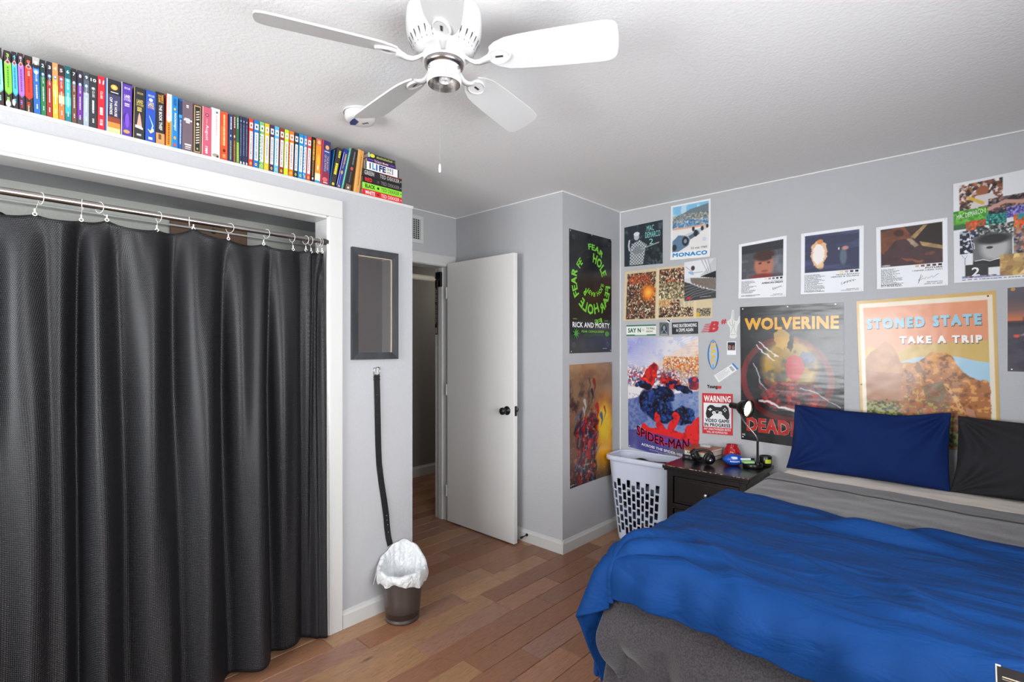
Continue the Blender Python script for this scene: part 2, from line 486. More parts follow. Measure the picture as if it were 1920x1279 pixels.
# the open bedroom door
root = bpy.data.objects.new('door_1', None); root.location = (-2.77, 2.645, .008); COL.objects.link(root); tag(root, None, None, None, 'structure')
mb = MB(); box(mb, -3.135, -2.412, 2.63, 2.665, .008, 2.052, r=.003)
mb.build('door_panel', M_DOOR, root)
def doorknob(sgn, yb):
    mb = MB()
    M = Matrix.Rotation(PI / 2 * sgn, 4, 'X')
    lathe(mb, [(0, 0), (.031, 0), (.032, .004), (.028, .009), (.013, .012), (.011, .026), (.02, .033), (.0265, .045), (.0255, .056), (.017, .064), (0, .067)], 28, c=(-2.478, yb, .94), M=M)
    mb.build('door_knob', M_BLACKPL, root)
doorknob(1, 2.63); doorknob(-1, 2.665)
mb = MB(); box(mb, -2.4125, -2.4105, 2.636, 2.659, .905, .975, r=.0005); box(mb, -2.412, -2.402, 2.642, 2.653, .93, .95, r=.002)
mb.build('door_latch', M_BLACKPL, root, 'black latch plate')
for z in (.25, 1.05, 1.82):
    mb = MB(); tube(mb, [(-3.142, 2.628, z - .045), (-3.142, 2.628, z + .045)], .006, 10); mb.build('door_hinge', M_WHITE, root)
# unseen warm lamp, added to brighten the dark hallway
hl = empty('added_hall_lamp', (-3.9, 3.9, ROOM_Z), 'unseen round lamp added to brighten the hallway beyond the door', 'ceiling lamp')
mb = MB(hl.location); lathe(mb, [(.14, 2.4395), (.15, 2.43), (.15, 2.41), (.13, 2.395)], 32, c=(-3.9, 3.9, 0)); mb.build('added_lamp_ring', M_WHITE, hl)
mh, nth, bh = _base('added_lamp_glow'); bh.inputs['Emission Color'].default_value = (1, .92, .84, 1); bh.inputs['Emission Strength'].default_value = 18
mb = MB(hl.location); lathe(mb, [(.135, 2.405), (.12, 2.385), (.08, 2.37), (0, 2.362)], 32, c=(-3.9, 3.9, 0)); mb.build('added_lamp_glass', mh, hl)
# door stop screwed to the skirting
mb = MB((-2.37, 2.73, .055))
tube(mb, [(-2.385, 2.733, .055), (-2.385, 2.690, .052)], .004, 8); tube(mb, [(-2.385, 2.690, .052), (-2.385, 2.672, .051)], .0085, 10)
tube(mb, [(-2.385, 2.737, .055), (-2.385, 2.733, .055)], .011, 10)
tag(mb.build('door_stop', M_BLACKPL), 'small black door stop on the baseboard behind the open white door', 'door stop')

# air vent high on the entry wall
vt = empty('air_vent', (XE, 2.325, 2.285), 'white metal air vent grille high on the wall above the door', 'vent')
mb = MB(vt.location)
y0, y1, z0, z1 = 2.235, 2.415, 2.18, 2.39
for b in ((y0, y1, z1 - .03, z1), (y0, y1, z0, z0 + .03), (y0, y0 + .03, z0 + .03, z1 - .03), (y1 - .03, y1, z0 + .03, z1 - .03)): box(mb, XE, XE + .008, *b, r=.002)
mb.build('vent_frame', M_WHITE, vt)
mb = MB(vt.location); box(mb, XE + .0005, XE + .0015, y0 + .02, y1 - .02, z0 + .02, z1 - .02, '#202020'); mb.build('vent_opening', M_BLACK, vt)
mb = MB(vt.location)
for i in range(6):
    y = y0 + .042 + i * .0195; box(mb, XE + .003, XE + .008, y, y + .004, z0 + .03, z1 - .03)
for i in range(9):
    z = z0 + .042 + i * .0155; box(mb, XE + .002, XE + .005, y0 + .03, y1 - .03, z, z + .003)
mb.build('vent_louvres', M_WHITE, vt)

# pull-up bar across the doorway with a rope-wrapped grip, and the strap hanging from its bracket
pb = empty('pull_up_bar', (-3.235, 2.4, 1.935), 'dark pull-up bar with rope-wrapped grip fixed across the doorway', 'pull-up bar')
mb = MB(pb.location); tube(mb, [(-3.235, 1.96, 1.935), (-3.235, 2.62, 1.935)], .013, 14); mb.build('bar', M_BLACK, pb)
mb = MB(pb.location)
pts = []
for i in range(26 * 10 + 1):
    a = i / 10 * 2 * PI; pts.append((-3.235 + .018 * math.cos(a), 2.33 + i / 260 * .245, 1.935 + .018 * math.sin(a)))
tube(mb, pts, .0058, 6, '#bdb4a4'); mb.build('rope_grip', P_TEX, pb, 'pale rope wrapped around the bar')
for y in (1.932, 2.618):
    mb = MB(pb.location); box(mb, -3.27, -3.20, y, y + .018, 1.875, 1.995, r=.004); tube(mb, [(-3.235, y - .01 if y > 2 else y + .02, 1.935), (-3.235, y + .01, 1.935)], .024, 14); mb.build('bracket', M_BLACK, pb)
st = MB((-3.235, 2.6, 1.7))
box(st, -3.255, -3.225, 2.603, 2.611, 1.49, 1.93, '#241714', r=.003)
box(st, -3.249, -3.231, 2.6015, 2.6035, 1.497, 1.545, '#8d8078', r=.0008)
for i in range(22):   # the lettering is too small to read: short pale strokes
    z = 1.86 - i * .0125 - (.012 if i > 8 else 0)
    box(st, -3.246, -3.246 + .006 + .006 * ((i * 7) % 3 != 0), 2.6024, 2.6031, z - .007, z, '#b5a99c')
tag(st.build('strap', P_TEX), 'narrow dark strap with pale lettering hanging in the doorway', 'strap')

# ------------------------------------------------------------------ books on the ledge over the closet
SHELF_Z = 2.172
BX = XC - .004
TXT = 'text'
def make_book(y0, w, h, tilt, cover, art, label, group, depth=None, round_=0.0):
    """upright book: origin at the bottom of its spine; art = list of spine marks in (s 0..1 across, t 0..1 up)"""
    depth = depth or (.118 if h < .2 else .13)
    o = bpy.data.objects.new('book', None)
    mb = MB()
    ct = .0014
    # cover: spine strip and two boards
    box(mb, -.002, 0, 0, w, 0, h, cover, r=.0008, seg=1)
    box(mb, -depth, -.001, 0, ct, 0, h, cover)
    box(mb, -depth, -.001, w - ct, w, 0, h, cover)
    F = (Vector((0, 0, 0)), Vector((0, w, 0)), Vector((0, 0, h)), Vector((1, 0, 0)))
    e = .00035
    def fn(s0, t0, s1, t1, mode, k):
        def f(v):
            if mode == 'down':   # reads from top to bottom
                s = s0 + v[:, 1] * (s1 - s0); t = t1 - v[:, 0] * (t1 - t0)
            else:
                s = s0 + v[:, 0] * (s1 - s0); t = t0 + v[:, 1] * (t1 - t0)
            return np.stack([np.full(len(v), k), s * w, t * h], 1)
        return f
    for i, a in enumerate(art):
        k = e * (1 + i * .35)
        if a[0] == 'r':
            _, s0, t0, s1, t1, c = a; flat(mb, [(s0, t0), (s1, t0), (s1, t1), (s0, t1)], F, k, c)
        elif a[0] == 'p':
            flat(mb, a[1], F, k, a[2])
        elif a[0] == 'e':
            _, cx, cy, rx, ry, c = a; flat(mb, [(cx + rx * math.cos(q * PI / 8), cy + ry * math.sin(q * PI / 8)) for q in range(16)], F, k, c)
        elif a[0] in ('down', 'up'):
            _, body, s0, t0, s1, t1, c = a[:7]
            text_on(mb, body, fn(s0, t0, s1, t1, 'down' if a[0] == 'down' else 'h', k), c, a[7] if len(a) > 7 else .015, 2)
        elif a[0] == 'lines':   # unreadable small print as fine broken strokes running down the spine
            _, s0, t0, s1, t1, c, sd = a
            rr = random.Random(sd); t = t1
            while t > t0:
                d = rr.uniform(.012, .03)
                flat(mb, [(s0, t - d), (s1, t - d), (s1, t), (s0, t)], F, k, c); t -= d + rr.uniform(.006, .012)
    me_o = mb.build('book', P_BOOK)
    me_o.location = (BX - .001, y0, SHELF_Z)
    if tilt:
        me_o.rotation_euler = (-tilt, 0, 0)
        if tilt > 0:   # leaning to the right: rests on its right lower edge
            me_o.location = (BX - .001, y0 + w - w * math.cos(tilt), SHELF_Z + w * math.sin(tilt) + .0003)
        else:
            me_o.location = (BX - .001, y0, SHELF_Z + .0003)
    bpy.data.objects.remove(o)
    pg = MB(); box(pg, -depth + .003, -.002, ct, w - ct, .0015, h - .002, '#e4dcc8')
    p = pg.build('pages', P_BOOK); p.parent = me_o
    tag(me_o, label, 'book', group)
    return me_o

def hexart(c, k, tc):
    L = [('p', [(0, .28), (.5, .225), (1, .28), (1, .80), (0, .80)], c), ('p', [(0, .29), (.5, .235), (1, .29), (1, .30), (.5, .245), (0, .30)], tc),
         ('e', .5, .80, .34, .04, '#d9a6a6'), ('e', .5, .80, .2, .025, '#8c3b4a'), ('lines', .36, .36, .62, .72, tc, k), ('lines', .44, .84, .6, .88, '#d8cfc8', k + 5),
         ('lines', .25, .10, .6, .18, c, k + 9)]
    return L
def numart(n, parts, em, tc='#f2f2f2'):
    L = [('r', 0, a, 1, b, c) for a, b, c in parts]
    L += [('up', n, .28 if len(n) == 1 else .16, .87, .74 if len(n) == 1 else .86, .93, tc, .02, 2), ('e', .5, .74, .3, .035, em), ('e', .5, .745, .18, .02, '#e8eef4'),
          ('down', 'CLUES', .38, .58, .66, .70, tc, .01), ('lines', .4, .28, .6, .52, tc, ord(n[0])), ('lines', .4, .12, .6, .18, tc, 3)]
    return L
def boxart(c, c2, k, dot='#f0d060', pat=None):
    L = []
    if pat: L = [('r', 0, .1 + i * .072, .2, .136 + i * .072, pat) for i in range(10)]
    L += [('r', .16, .80, .88, .92, '#f4f4f4'), ('r', .18, .16, .88, .74, '#f4f4f4'), ('e', .5, .86, .17, .03, c2), ('lines', .36, .30, .66, .70, '#8a929c', k),
          ('lines', .42, .22, .6, .28, c2, k + 1), ('e', .5, .075, .22, .03, dot), ('e', .5, .075, .1, .014, c2)]
    return L
G1, G2, G3 = 'numbered series books on the ledge', 'paperbacks and hardbacks on the ledge', 'matching spine series books on the ledge'
LABELB = 'in the row on the ledge over the closet'
BK = [
 # y0, width, top shift, height, cover colour, art, label, group
 (.0820, .0160, -.0073, .1873, '#3a2b2c', hexart('#8fd6cc', 1, '#3f7f78'), 'dark book with pale teal spine panel, leftmost in the row on the ledge', G1),
 (.1007, .0173, -.0057, .1843, '#33262a', hexart('#86d93f', 2, '#47871f') + [('e', .4, .07, .36, .06, '#cfc9c2'), ('up', '3', .3, .89, .72, .95, '#a7e05a', .03)], 'dark book with lime green spine panel numbered 3', G1),
 (.1191, .0127, -.0060, .1876, '#2c2330', hexart('#4fbbe6', 3, '#1c6f98') + [('e', .1, .11, .3, .06, '#d6d2ce'), ('up', '4', .25, .88, .75, .94, '#54c4ee', .03)], 'dark book with sky blue spine panel numbered 4', G1),
 (.1330, .0147, -.0057, .1893, '#3a2830', hexart('#ad72d4', 4, '#6f3d96') + [('r', .3, .89, .7, .94, '#b9a5b8'), ('r', .35, .05, .65, .11, '#9c3430')], 'dark book with lilac purple spine panel', G1),
 (.1481, .0190, -.0040, .1889, '#33251f', hexart('#ee3a2a', 5, '#a3201a') + [('r', .3, .87, .7, .915, '#e8584a'), ('down', 'CLUES', .4, .64, .66, .73, '#f5efe8', .02), ('lines', .3, .03, .5, .12, '#d7c7a2', 8)], 'thick dark book with bright red spine panel', G1),
 (.1684, .0171, -.0052, .1903, '#2a69b4', [('r', 0, .86, 1, 1, '#b9b5ae'), ('e', .5, .85, .5, .05, '#202530'), ('e', .5, .76, .5, .045, '#4a96dd')] + numart('1', [], '#cfe2f4')[0:], 'blue book with grey top numbered 1', G1),
 (.1861, .0136, -.0038, .1892, '#26794a', numart('2', [(.7, 1, '#1d3a3c'), (.9, 1, '#20282e')], '#5a86c8'), 'green book fading to dark top numbered 2', G1),
 (.2002, .0149, -.0013, .1898, '#9f2c2b', numart('3', [(.66, 1, '#2a2330')], '#6f92d6'), 'dark red book with black top numbered 3', G1),
 (.2158, .0146, -.0026, .1920, '#efb637', numart('4', [(.75, 1, '#e2955a'), (.4, .6, '#f3c95a')], '#4a7cb8', '#fff6e0'), 'golden yellow book numbered 4', G1),
 (.2311, .0157, -.0030, .1908, '#d8783c', numart('5', [(.5, .8, '#b3432f'), (.8, 1, '#3a2428'), (.3, .45, '#f0d0a0')], '#4a86c8'), 'orange and red book with dark top numbered 5', G1),
 (.2476, .0160, -.0022, .1932, '#38b3b5', numart('6', [(.78, 1, '#175b62'), (0, .15, '#1b7d86'), (.3, .45, '#5fd0cf')], '#66bfe0'), 'turquoise book numbered 6', G1),
 (.2648, .0138, -.0018, .1919, '#6e4936', numart('7', [(.75, 1, '#2b2728')], '#6aa7e0'), 'brown book with black top numbered 7', G1),
 (.2793, .0154, .0000, .1920, '#6f2e96', numart('8', [(.72, 1, '#2c2838'), (0, .12, '#4a4650')], '#6f9be0'), 'violet book with dark top numbered 8', G1),
 (.2956, .0157, .0010, .1932, '#a5b4c0', numart('9', [(.62, 1, '#56616c'), (.85, 1, '#3d464f')], '#7fb2e0'), 'silver grey book numbered 9', G1),
 (.3117, .0227, .0003, .1908, '#2d3034', numart('10', [], '#5a6a68') + [('lines', .36, .30, .6, .52, '#f4f4f4', 77)], 'charcoal black book numbered 10', G1),
 (.3351, .0212, .0008, .1953, '#d01f30', numart('11', [], '#e8808a')[:1] + [('up', '11', .2, .85, .8, .90, '#fff', .04), ('down', 'CLUES', .36, .58, .66, .72, '#ffe8e8', .02), ('lines', .3, .30, .7, .42, '#ffffff', 4), ('lines', .3, .1, .7, .2, '#f6c8cc', 14)], 'crimson red book numbered 11', G1),
 (.3570, .0438, .0008, .1952, '#20222e', [('r', 0, 0, .1, 1, '#3b7fc0'), ('r', .1, 0, .14, 1, '#e8e2d4'), ('r', .14, .45, 1, .72, '#3d3b60'), ('r', .14, .3, 1, .45, '#2b2440'), ('r', .14, .16, 1, .30, '#8a3a28'), ('r', .14, .1, 1, .2, '#e88a3a'), ('r', .14, 0, 1, .1, '#f0c890'),
   ('e', .58, .86, .24, .05, '#e9a63c'), ('e', .58, .86, .14, .028, '#f6d078'), ('r', .34, .755, .86, .77, '#e8e6e0'), ('down', 'THE HOUSE', .60, .32, .78, .62, '#f2f0f4', .02), ('down', 'OF HADES', .28, .34, .46, .66, '#f2f0f4', .02)], 'thick dark book with a gold coin above flames, beside the crimson book', G2),
 (.4029, .0329, .0016, .1985, '#5634a0', [('r', 0, 0, .07, 1, '#e9e2cf'), ('r', .07, .97, 1, 1, '#2b2050'), ('up', 'LAND', .28, .72, .80, .78, '#fff', .01), ('up', 'OF STORIES', .24, .665, .84, .71, '#e6dcf6', .01), ('lines', .3, .56, .75, .62, '#cfc2ee', 6), ('up', 'CHRIS COLFER', .25, .88, .8, .92, '#f0eaff', .01), ('e', .5, .34, .36, .10, '#3e2280'), ('e', .55, .3, .2, .14, '#7a4cd0'), ('e', .5, .09, .3, .035, '#c79a60')], 'purple book with cream edge and white script title', G2),
 (.4390, .0355, .0041, .1953, '#28282c', [('r', 0, 0, .06, 1, '#b49a62'), ('up', 'LAND', .25, .70, .8, .77, '#e8d26a', .02), ('up', 'OF STORIES', .22, .645, .86, .69, '#d8c060', .02), ('up', 'CHRIS COLFER', .25, .87, .8, .91, '#d8c680', .01), ('lines', .3, .56, .7, .62, '#cdb860', 3), ('p', [(.28, .24), (.78, .22), (.6, .46), (.5, .52), (.42, .46)], '#d8a790'), ('p', [(.16, .22), (.84, .2), (.84, .235), (.5, .27), (.16, .27)], '#f3e6da'), ('r', .3, .07, .7, .11, '#b8b8b8')], 'black book with gold title and glowing open page', G2),
 (.4769, .0322, .0027, .1968, '#2450b4', [('e', .5, .82, .2, .035, '#e8f0e8'), ('up', 'LAND', .22, .70, .8, .78, '#f3dfa0', .02), ('up', 'OF STORIES', .2, .65, .86, .695, '#f0b890', .02), ('up', 'CHRIS COLFER', .2, .88, .84, .92, '#f0f0ff', .01), ('p', [(.3, .52), (.4, .5), (.8, .33), (.6, .2), (.5, .22), (.66, .33)], '#a8d4d8'), ('p', [(.2, .25), (.5, .17), (.84, .22), (.8, .28), (.5, .22)], '#e3e79a'), ('r', .3, .05, .7, .1, '#c6d2ea')], 'royal blue book with pale winding path on its spine', G2),
 (.5108, .0289, -.0007, .2020, '#211f26', [('r', 0, 0, 1, .22, '#c89458'), ('r', .3, .1, .6, .2, '#6b4a2c'), ('down', 'MARKUS', .62, .80, .88, .96, '#e8a83a', .03), ('down', 'ZUSAK', .30, .80, .56, .95, '#e8a83a', .03), ('down', 'THE BOOK THIEF', .36, .28, .72, .76, '#f4f0ea', .02)], 'black book with tan base and white capitals running down its spine', G2),
 (.5415, .0195, .0035, .2065, '#c23a24', [('r', .14, .5, 1, 1, '#f1ece0'), ('r', .14, 0, 1, .5, '#f09a22'), ('e', .5, .5, .3, .03, '#f1ece0'), ('lines', .4, .58, .6, .95, '#b9b0a0', 5), ('lines', .36, .06, .72, .45, '#8a4a10', 34)], 'red edged book, white above and orange below', G2),
 (.5618, .0225, .0009, .2046, '#1c7fc4', [('r', 0, 0, .12, 1, '#45b0e8'), ('down', 'MOCKINGJAY', .32, .34, .72, .68, '#f4faff', .02), ('e', .5, .75, .16, .025, '#d8b848'), ('down', 'COLLINS', .36, .82, .7, .95, '#0f3f78', .03), ('e', .5, .2, .2, .035, '#c8a040'), ('r', .3, .04, .7, .09, '#d04a5a')], 'bright blue book with white capitals and small gold emblems', G2),
 (.5851, .0120, .0029, .2032, '#1457a4', [('r', 0, .68, 1, .95, '#16345c'), ('r', .05, .62, .95, .68, '#36a4e6'), ('lines', .4, .1, .68, .58, '#dfeaf6', 9)], 'thin deep blue book with light blue band', G2),
 (.5977, .0377, .0013, .1986, '#6d5b66', [('lines', .38, .88, .6, .93, '#ece6ea', 2), ('r', .22, .645, .7, .665, '#e4dce2'), ('r', .14, .61, .92, .64, '#efe9ed'), ('r', .34, .57, .7, .6, '#f4eef2'), ('r', .24, .12, .84, .15, '#ede6ea'), ('r', .3, .08, .8, .10, '#ede6ea'), ('r', .26, .045, .8, .06, '#d6ccd2')], 'mauve grey book with small white lettering', G2),
 (.6362, .0293, .0019, .1996, '#5b4231', [('r', .1, .03, .9, .97, '#c2a06a'), ('r', .2, .05, .84, .95, '#26261f')] + [('p', [(.32, .2 + i * .052), (.74, .225 + i * .052), (.74, .248 + i * .052), (.32, .223 + i * .052)], '#cfcabc') for i in range(13) if i not in (7, 8)] + [('e', .52, .60, .16, .03, '#ece8da'), ('e', .5, .1, .12, .02, '#b4a888')], 'brown and gold framed book with slanted light strokes', G2),
 (.6666, .0351, .0039, .2001, '#c85a72', [('r', 0, 0, .08, 1, '#e6cbb8'), ('e', .5, .84, .2, .035, '#7a3450'), ('e', .5, .84, .1, .017, '#d88a9a'), ('down', 'August', .3, .32, .7, .64, '#f6dce0', .01), ('down', '1989', .36, .05, .62, .2, '#fff', .03), ('lines', .44, .66, .5, .76, '#f2d0d6', 3)], 'rose pink book with white script title', G2),
 (.7025, .0324, .0012, .2072, '#e9e6df', [('e', .62, .92, .14, .022, '#4a7a9a'), ('lines', .5, .48, .66, .86, '#d8a6a0', 9), ('lines', .42, .26, .5, .44, '#c9b8a8', 5), ('e', .5, .06, .4, .035, '#a09888'), ('e', .7, .04, .16, .02, '#3a342e')], 'off-white book with faint pink lettering', G2),
 (.7367, .0276, .0010, .2034, '#ea4f1e', [('r', 0, .3, .4, .7, '#ee6a22'), ('lines', .38, .32, .62, .94, '#f6d9a8', 12), ('e', .5, .2, .2, .035, '#5a2a1a'), ('lines', .3, .05, .7, .12, '#f3b890', 8)], 'vivid orange book with pale script title', G2),
 (.7664, .0166, .0021, .2014, '#243a68', [('lines', .44, .68, .72, .95, '#e8ecf4', 31), ('lines', .4, .05, .68, .45, '#a7b070', 5), ('r', .4, .53, .62, .57, '#e0e0e8')], 'thin navy book with olive lower lettering', G2),
 (.7842, .0126, .0008, .2036, '#5a2f2a', [('lines', .42, .74, .72, .96, '#efe4dc', 32), ('lines', .36, .04, .7, .46, '#c09a48', 8), ('e', .5, .55, .2, .03, '#e8dcc0')], 'thin maroon book with ochre lower lettering', G2),
 (.7977, .0114, .0000, .2044, '#2c6a40', [('r', 0, 0, 1, .45, '#6f9a34'), ('lines', .42, .74, .72, .96, '#e4f0dc', 33), ('lines', .36, .05, .7, .44, '#c8d878', 2)], 'thin green book with olive green base', G2),
]
for i in range(3):
    BK.append(((.8097, .8215, .8331)[i], .0113, .002, .2075, '#27304e', [('lines', .4, .2, .62, .84, '#8c98bc', 20 + i), ('e', .5, .9, .16, .02, '#b8c0d8'), ('p', [(.3, .02), (.8, .02), (.8, .06), (.3, .07)], '#f0f0f4')],
               ('thin slate navy book, left of three alike', 'thin slate navy book, middle of three alike', 'thin slate navy book, right of three alike')[i], G2))
SER = [(.8463, .0193, '#d23a2c', '#b02a20', None, 'red spine book with white panel, leftmost of the white-panelled series'),
 (.8663, .0231, '#1d6fc0', '#144f94', None, 'strong blue spine book with white panel, widest of the white-panelled series'),
 (.8903, .0208, '#7fc07c', '#2f6a3c', '#2f5a34', 'green spine book with dark checked edge and white panel'),
 (.9116, .0215, '#f3bf2a', '#d08e1a', None, 'golden yellow spine book with white panel'),
 (.9336, .0195, '#4a2f55', '#33203c', '#6b3a2e', 'dark purple spine book with white panel'),
 (.9540, .0212, '#5ab6e6', '#2f86bc', None, 'pale sky blue spine book with white panel'),
 (.9766, .0208, '#93382c', '#6e2820', None, 'brick maroon spine book with white panel'),
 (.9981, .0201, '#c3dc2a', '#8ea81a', None, 'lime yellow spine book with white panel'),
 (1.0187, .0233, '#ee7b22', '#d04a16', '#c4401a', 'orange spine book with red stripes and white panel'),
 (1.0430, .0194, '#25374a', '#16222e', None, 'dark navy spine book with white panel'),
 (1.0634, .0219, '#1f8fc8', '#15679a', None, 'teal blue spine book with white panel'),
 (1.0861, .0163, '#3a8fd8', '#2a5f9c', '#d8e8f4', 'narrow blue spine book with checked white edge and white panel'),
 (1.1029, .0201, '#d8483a', '#a8342a', None, 'red spine book with white panel, rightmost of the white-panelled series')]
for i, (y, w, c, c2, pat, lb) in enumerate(SER):
    BK.append((y, w - .0012, .004 + .0004 * i, .2105, c, boxart(c, c2, 40 + i, pat=pat, dot='#f2dd55'), lb, G3))
BK += [
 (1.1239, .0190, .0096, .2140, '#16161a', [('lines', .3, .5, .76, .94, '#e8b43a', 35), ('lines', .34, .16, .6, .52, '#c88a50', 4), ('e', .5, .08, .2, .03, '#e8e8e8')], 'black book with gold capital title near the leaning books', G2),
 (1.1440, .0265, .0110, .2135, '#f0922a', [('r', 0, .05, 1, .22, '#f3e6c8'), ('r', 0, 0, 1, .06, '#3a9ccc'), ('r', 0, .85, 1, 1, '#d86a4a'), ('e', .5, .92, .3, .05, '#e8b890'), ('e', .5, .5, .3, .16, '#f6b83a'), ('e', .45, .34, .15, .06, '#fff3d0')], 'orange flame coloured book with pale blue base', G2),
 (1.1716, .0440, .0195, .2160, '#41306e', [('r', 0, 0, .16, 1, '#c8384a'), ('r', .16, .3, 1, .8, '#3d4a8e'), ('r', .16, 0, 1, .3, '#8a2f4a'), ('e', .6, .85, .22, .05, '#e8b05a'), ('r', .3, .745, .86, .76, '#efefef'), ('down', 'THE BLOOD', .62, .34, .82, .66, '#d2b08c', .02), ('down', 'OF OLYMPUS', .34, .30, .54, .68, '#d2b08c', .02), ('e', .5, .12, .3, .05, '#d86a70'), ('r', .3, .04, .8, .06, '#f0e0e0')], 'thick purple and crimson book with gold coin', G2),
]
for y, w, dy, h, c, art, lb, g in BK:
    make_book(y, w - .0006, h, math.asin(max(-.06, min(.06, dy / h))) * .9, c, art, lb, g)
# the leaning ones
LEAN = [
 (1.2172, .0038, .0270, .187, '#1668a8', [('lines', .3, .2, .7, .9, '#3f8fc8', 4)], 'thin blue book leaning in the gap behind the leaning black book'),
 (1.2213, .0255, .0399, .2030, '#3a3432', [('lines', .46, .76, .86, .93, '#e8dc3a', 36), ('lines', .26, .32, .76, .6, '#f0e63a', 37), ('e', .5, .07, .26, .035, '#d8c83a')], 'black book with yellow letters leaning to the right'),
 (1.2528, .0245, .0460, .2080, '#27358c', [('r', 0, .05, .1, .9, '#b8c4e8'), ('lines', .4, .62, .74, .88, '#c9a468', 38), ('lines', .4, .5, .6, .6, '#c9a468', 3), ('e', .5, .4, .24, .05, '#c8a070'), ('lines', .4, .12, .5, .34, '#9aa8e0', 2), ('e', .5, .05, .25, .03, '#c89a60')], 'indigo book with tan letters leaning to the right'),
 (1.2805, .0183, .0466, .2200, '#5fb49c', [('r', .45, 0, 1, 1, '#2a3034'), ('lines', .12, .1, .3, .9, '#9fe0cc', 5)], 'mint green and black book leaning to the right'),
 (1.3009, .0275, .0440, .2215, '#2c2a2e', [('r', 0, 0, 1, .14, '#7a604c'), ('lines', .4, .62, .62, .93, '#8a8a90', 4), ('e', .5, .52, .26, .04, '#c85a4a'), ('lines', .42, .2, .56, .44, '#7c7c84', 5), ('e', .5, .06, .2, .025, '#dcd8d0')], 'dark grey book with small red mark leaning to the right'),
 (1.3475, .0325, .0275, .2235, '#d59a4e', [('r', 0, 0, .35, 1, '#e0ac66'), ('lines', .58, .2, .7, .85, '#8a5a24', 6)], 'tan book leaning against the flat stack'),
]
for y, w, dy, h, c, art, lb in LEAN:
    make_book(y, w, h, math.asin(dy / h), c, art, lb, 'leaning books on the ledge', depth=.135)

# flat stack, spines outward
def flat_book(y0, y1, z0, z1, cover, marks, label, depth=.15, dx=0.0, pages_end=True):
    mb = MB((BX - .001 + dx, y0, z0))
    x1 = BX - .001 + dx; ct = .0016
    box(mb, x1 - .003, x1, y0, y1, z0, z1, cover, r=.001, seg=1)
    box(mb, x1 - depth, x1 - .002, y0, y1, z0, z0 + ct, cover)
    box(mb, x1 - depth, x1 - .002, y0, y1, z1 - ct, z1, cover)
    W, Hh = y1 - y0, z1 - z0
    F = (Vector((x1, y0, z0)), Vector((0, W, 0)), Vector((0, 0, Hh)), Vector((1, 0, 0)))
    for i, a in enumerate(marks):
        k = .0004 + i * .00012
        if a[0] == 'r': flat(mb, [(a[1], a[2]), (a[3], a[2]), (a[3], a[4]), (a[1], a[4])], F, k, a[5])
        elif a[0] == 'e': flat(mb, [(a[1] + a[3] * math.cos(q * PI / 8), a[2] + a[4] * math.sin(q * PI / 8)) for q in range(16)], F, k, a[5])
        elif a[0] == 't':
            _, body, s0, t0, s1, t1, c, bo = a
            text_on(mb, body, lambda v: np.stack([np.full(len(v), x1 + k), y0 + (s0 + v[:, 0] * (s1 - s0)) * W, z0 + (t0 + v[:, 1] * (t1 - t0)) * Hh], 1), c, bo, 2)
    o = mb.build('book', P_BOOK); tag(o, label, 'book', 'flat stack of books at the end of the ledge')
    pg = MB(o.location); box(pg, x1 - depth + .003, x1 - .003, y0 + .002, y1 - .002, z0 + ct, z1 - ct, '#e6dfcf'); pg.build('pages', P_BOOK, o)
D = 'TED DEKKER'
flat_book(1.399, 1.639, 2.1724, 2.2050, '#d8202a', [('t', 'WHITE', .06, .2, .30, .8, '#f6f0ee', .03), ('e', .38, .5, .028, .2, '#7a1a1c'), ('t', D, .45, .25, .93, .78, '#f6e8e6', .0), ('e', .97, .5, .012, .1, '#fff')], 'red book reading WHITE, bottom of the flat stack')
flat_book(1.399, 1.639, 2.2055, 2.2385, '#8fdc3c', [('t', 'BLACK', .06, .2, .30, .8, '#1a2410', .03), ('e', .38, .5, .028, .2, '#1c2412'), ('t', D, .45, .25, .93, .78, '#3c6a1c', .0), ('e', .97, .5, .012, .1, '#2a4414')], 'lime green book reading BLACK in the flat stack')
flat_book(1.399, 1.639, 2.2390, 2.2710, '#1d1b1e', [('t', 'RED', .06, .2, .23, .82, '#e02c30', .04), ('e', .38, .5, .026, .2, '#6a4038'), ('t', D, .45, .25, .93, .78, '#8c8a88', .0), ('e', .97, .5, .012, .1, '#a0a0a0')], 'black book reading RED in the flat stack')
flat_book(1.399, 1.639, 2.2715, 2.3080, '#242225', [('r', .45, .93, 1, 1, '#c02028'), ('t', 'GREEN', .04, .2, .28, .82, '#b9b7b4', .04), ('t', D, .42, .25, .93, .78, '#cfcdca', .0), ('e', .97, .5, .012, .1, '#d0d0d0')], 'black book reading GREEN in the flat stack')
flat_book(1.414, 1.618, 2.3085, 2.3510, '#f0f0ee', [('r', 0, 0, .035, 1, '#16181c'), ('r', .965, 0, 1, 1, '#14161a'), ('t', 'L', .20, .14, .29, .9, '#3f9ed8', .06), ('t', 'I', .31, .14, .35, .9, '#2456a8', .06), ('t', 'FE', .40, .14, .60, .9, '#1e2f66', .06),
   ('t', 'ON', .63, .5, .70, .88, '#7a7c80', .02), ('r', .63, .14, .76, .2, '#7a7c80'), ('r', .63, .28, .75, .36, '#7a7c80'), ('r', .72, .5, .76, .86, '#8c8e92'), ('r', .12, .15, .15, .85, '#303236'), ('r', .79, .15, .82, .85, '#8c8e92')], 'white book with large blue LIFE lettering in the flat stack')
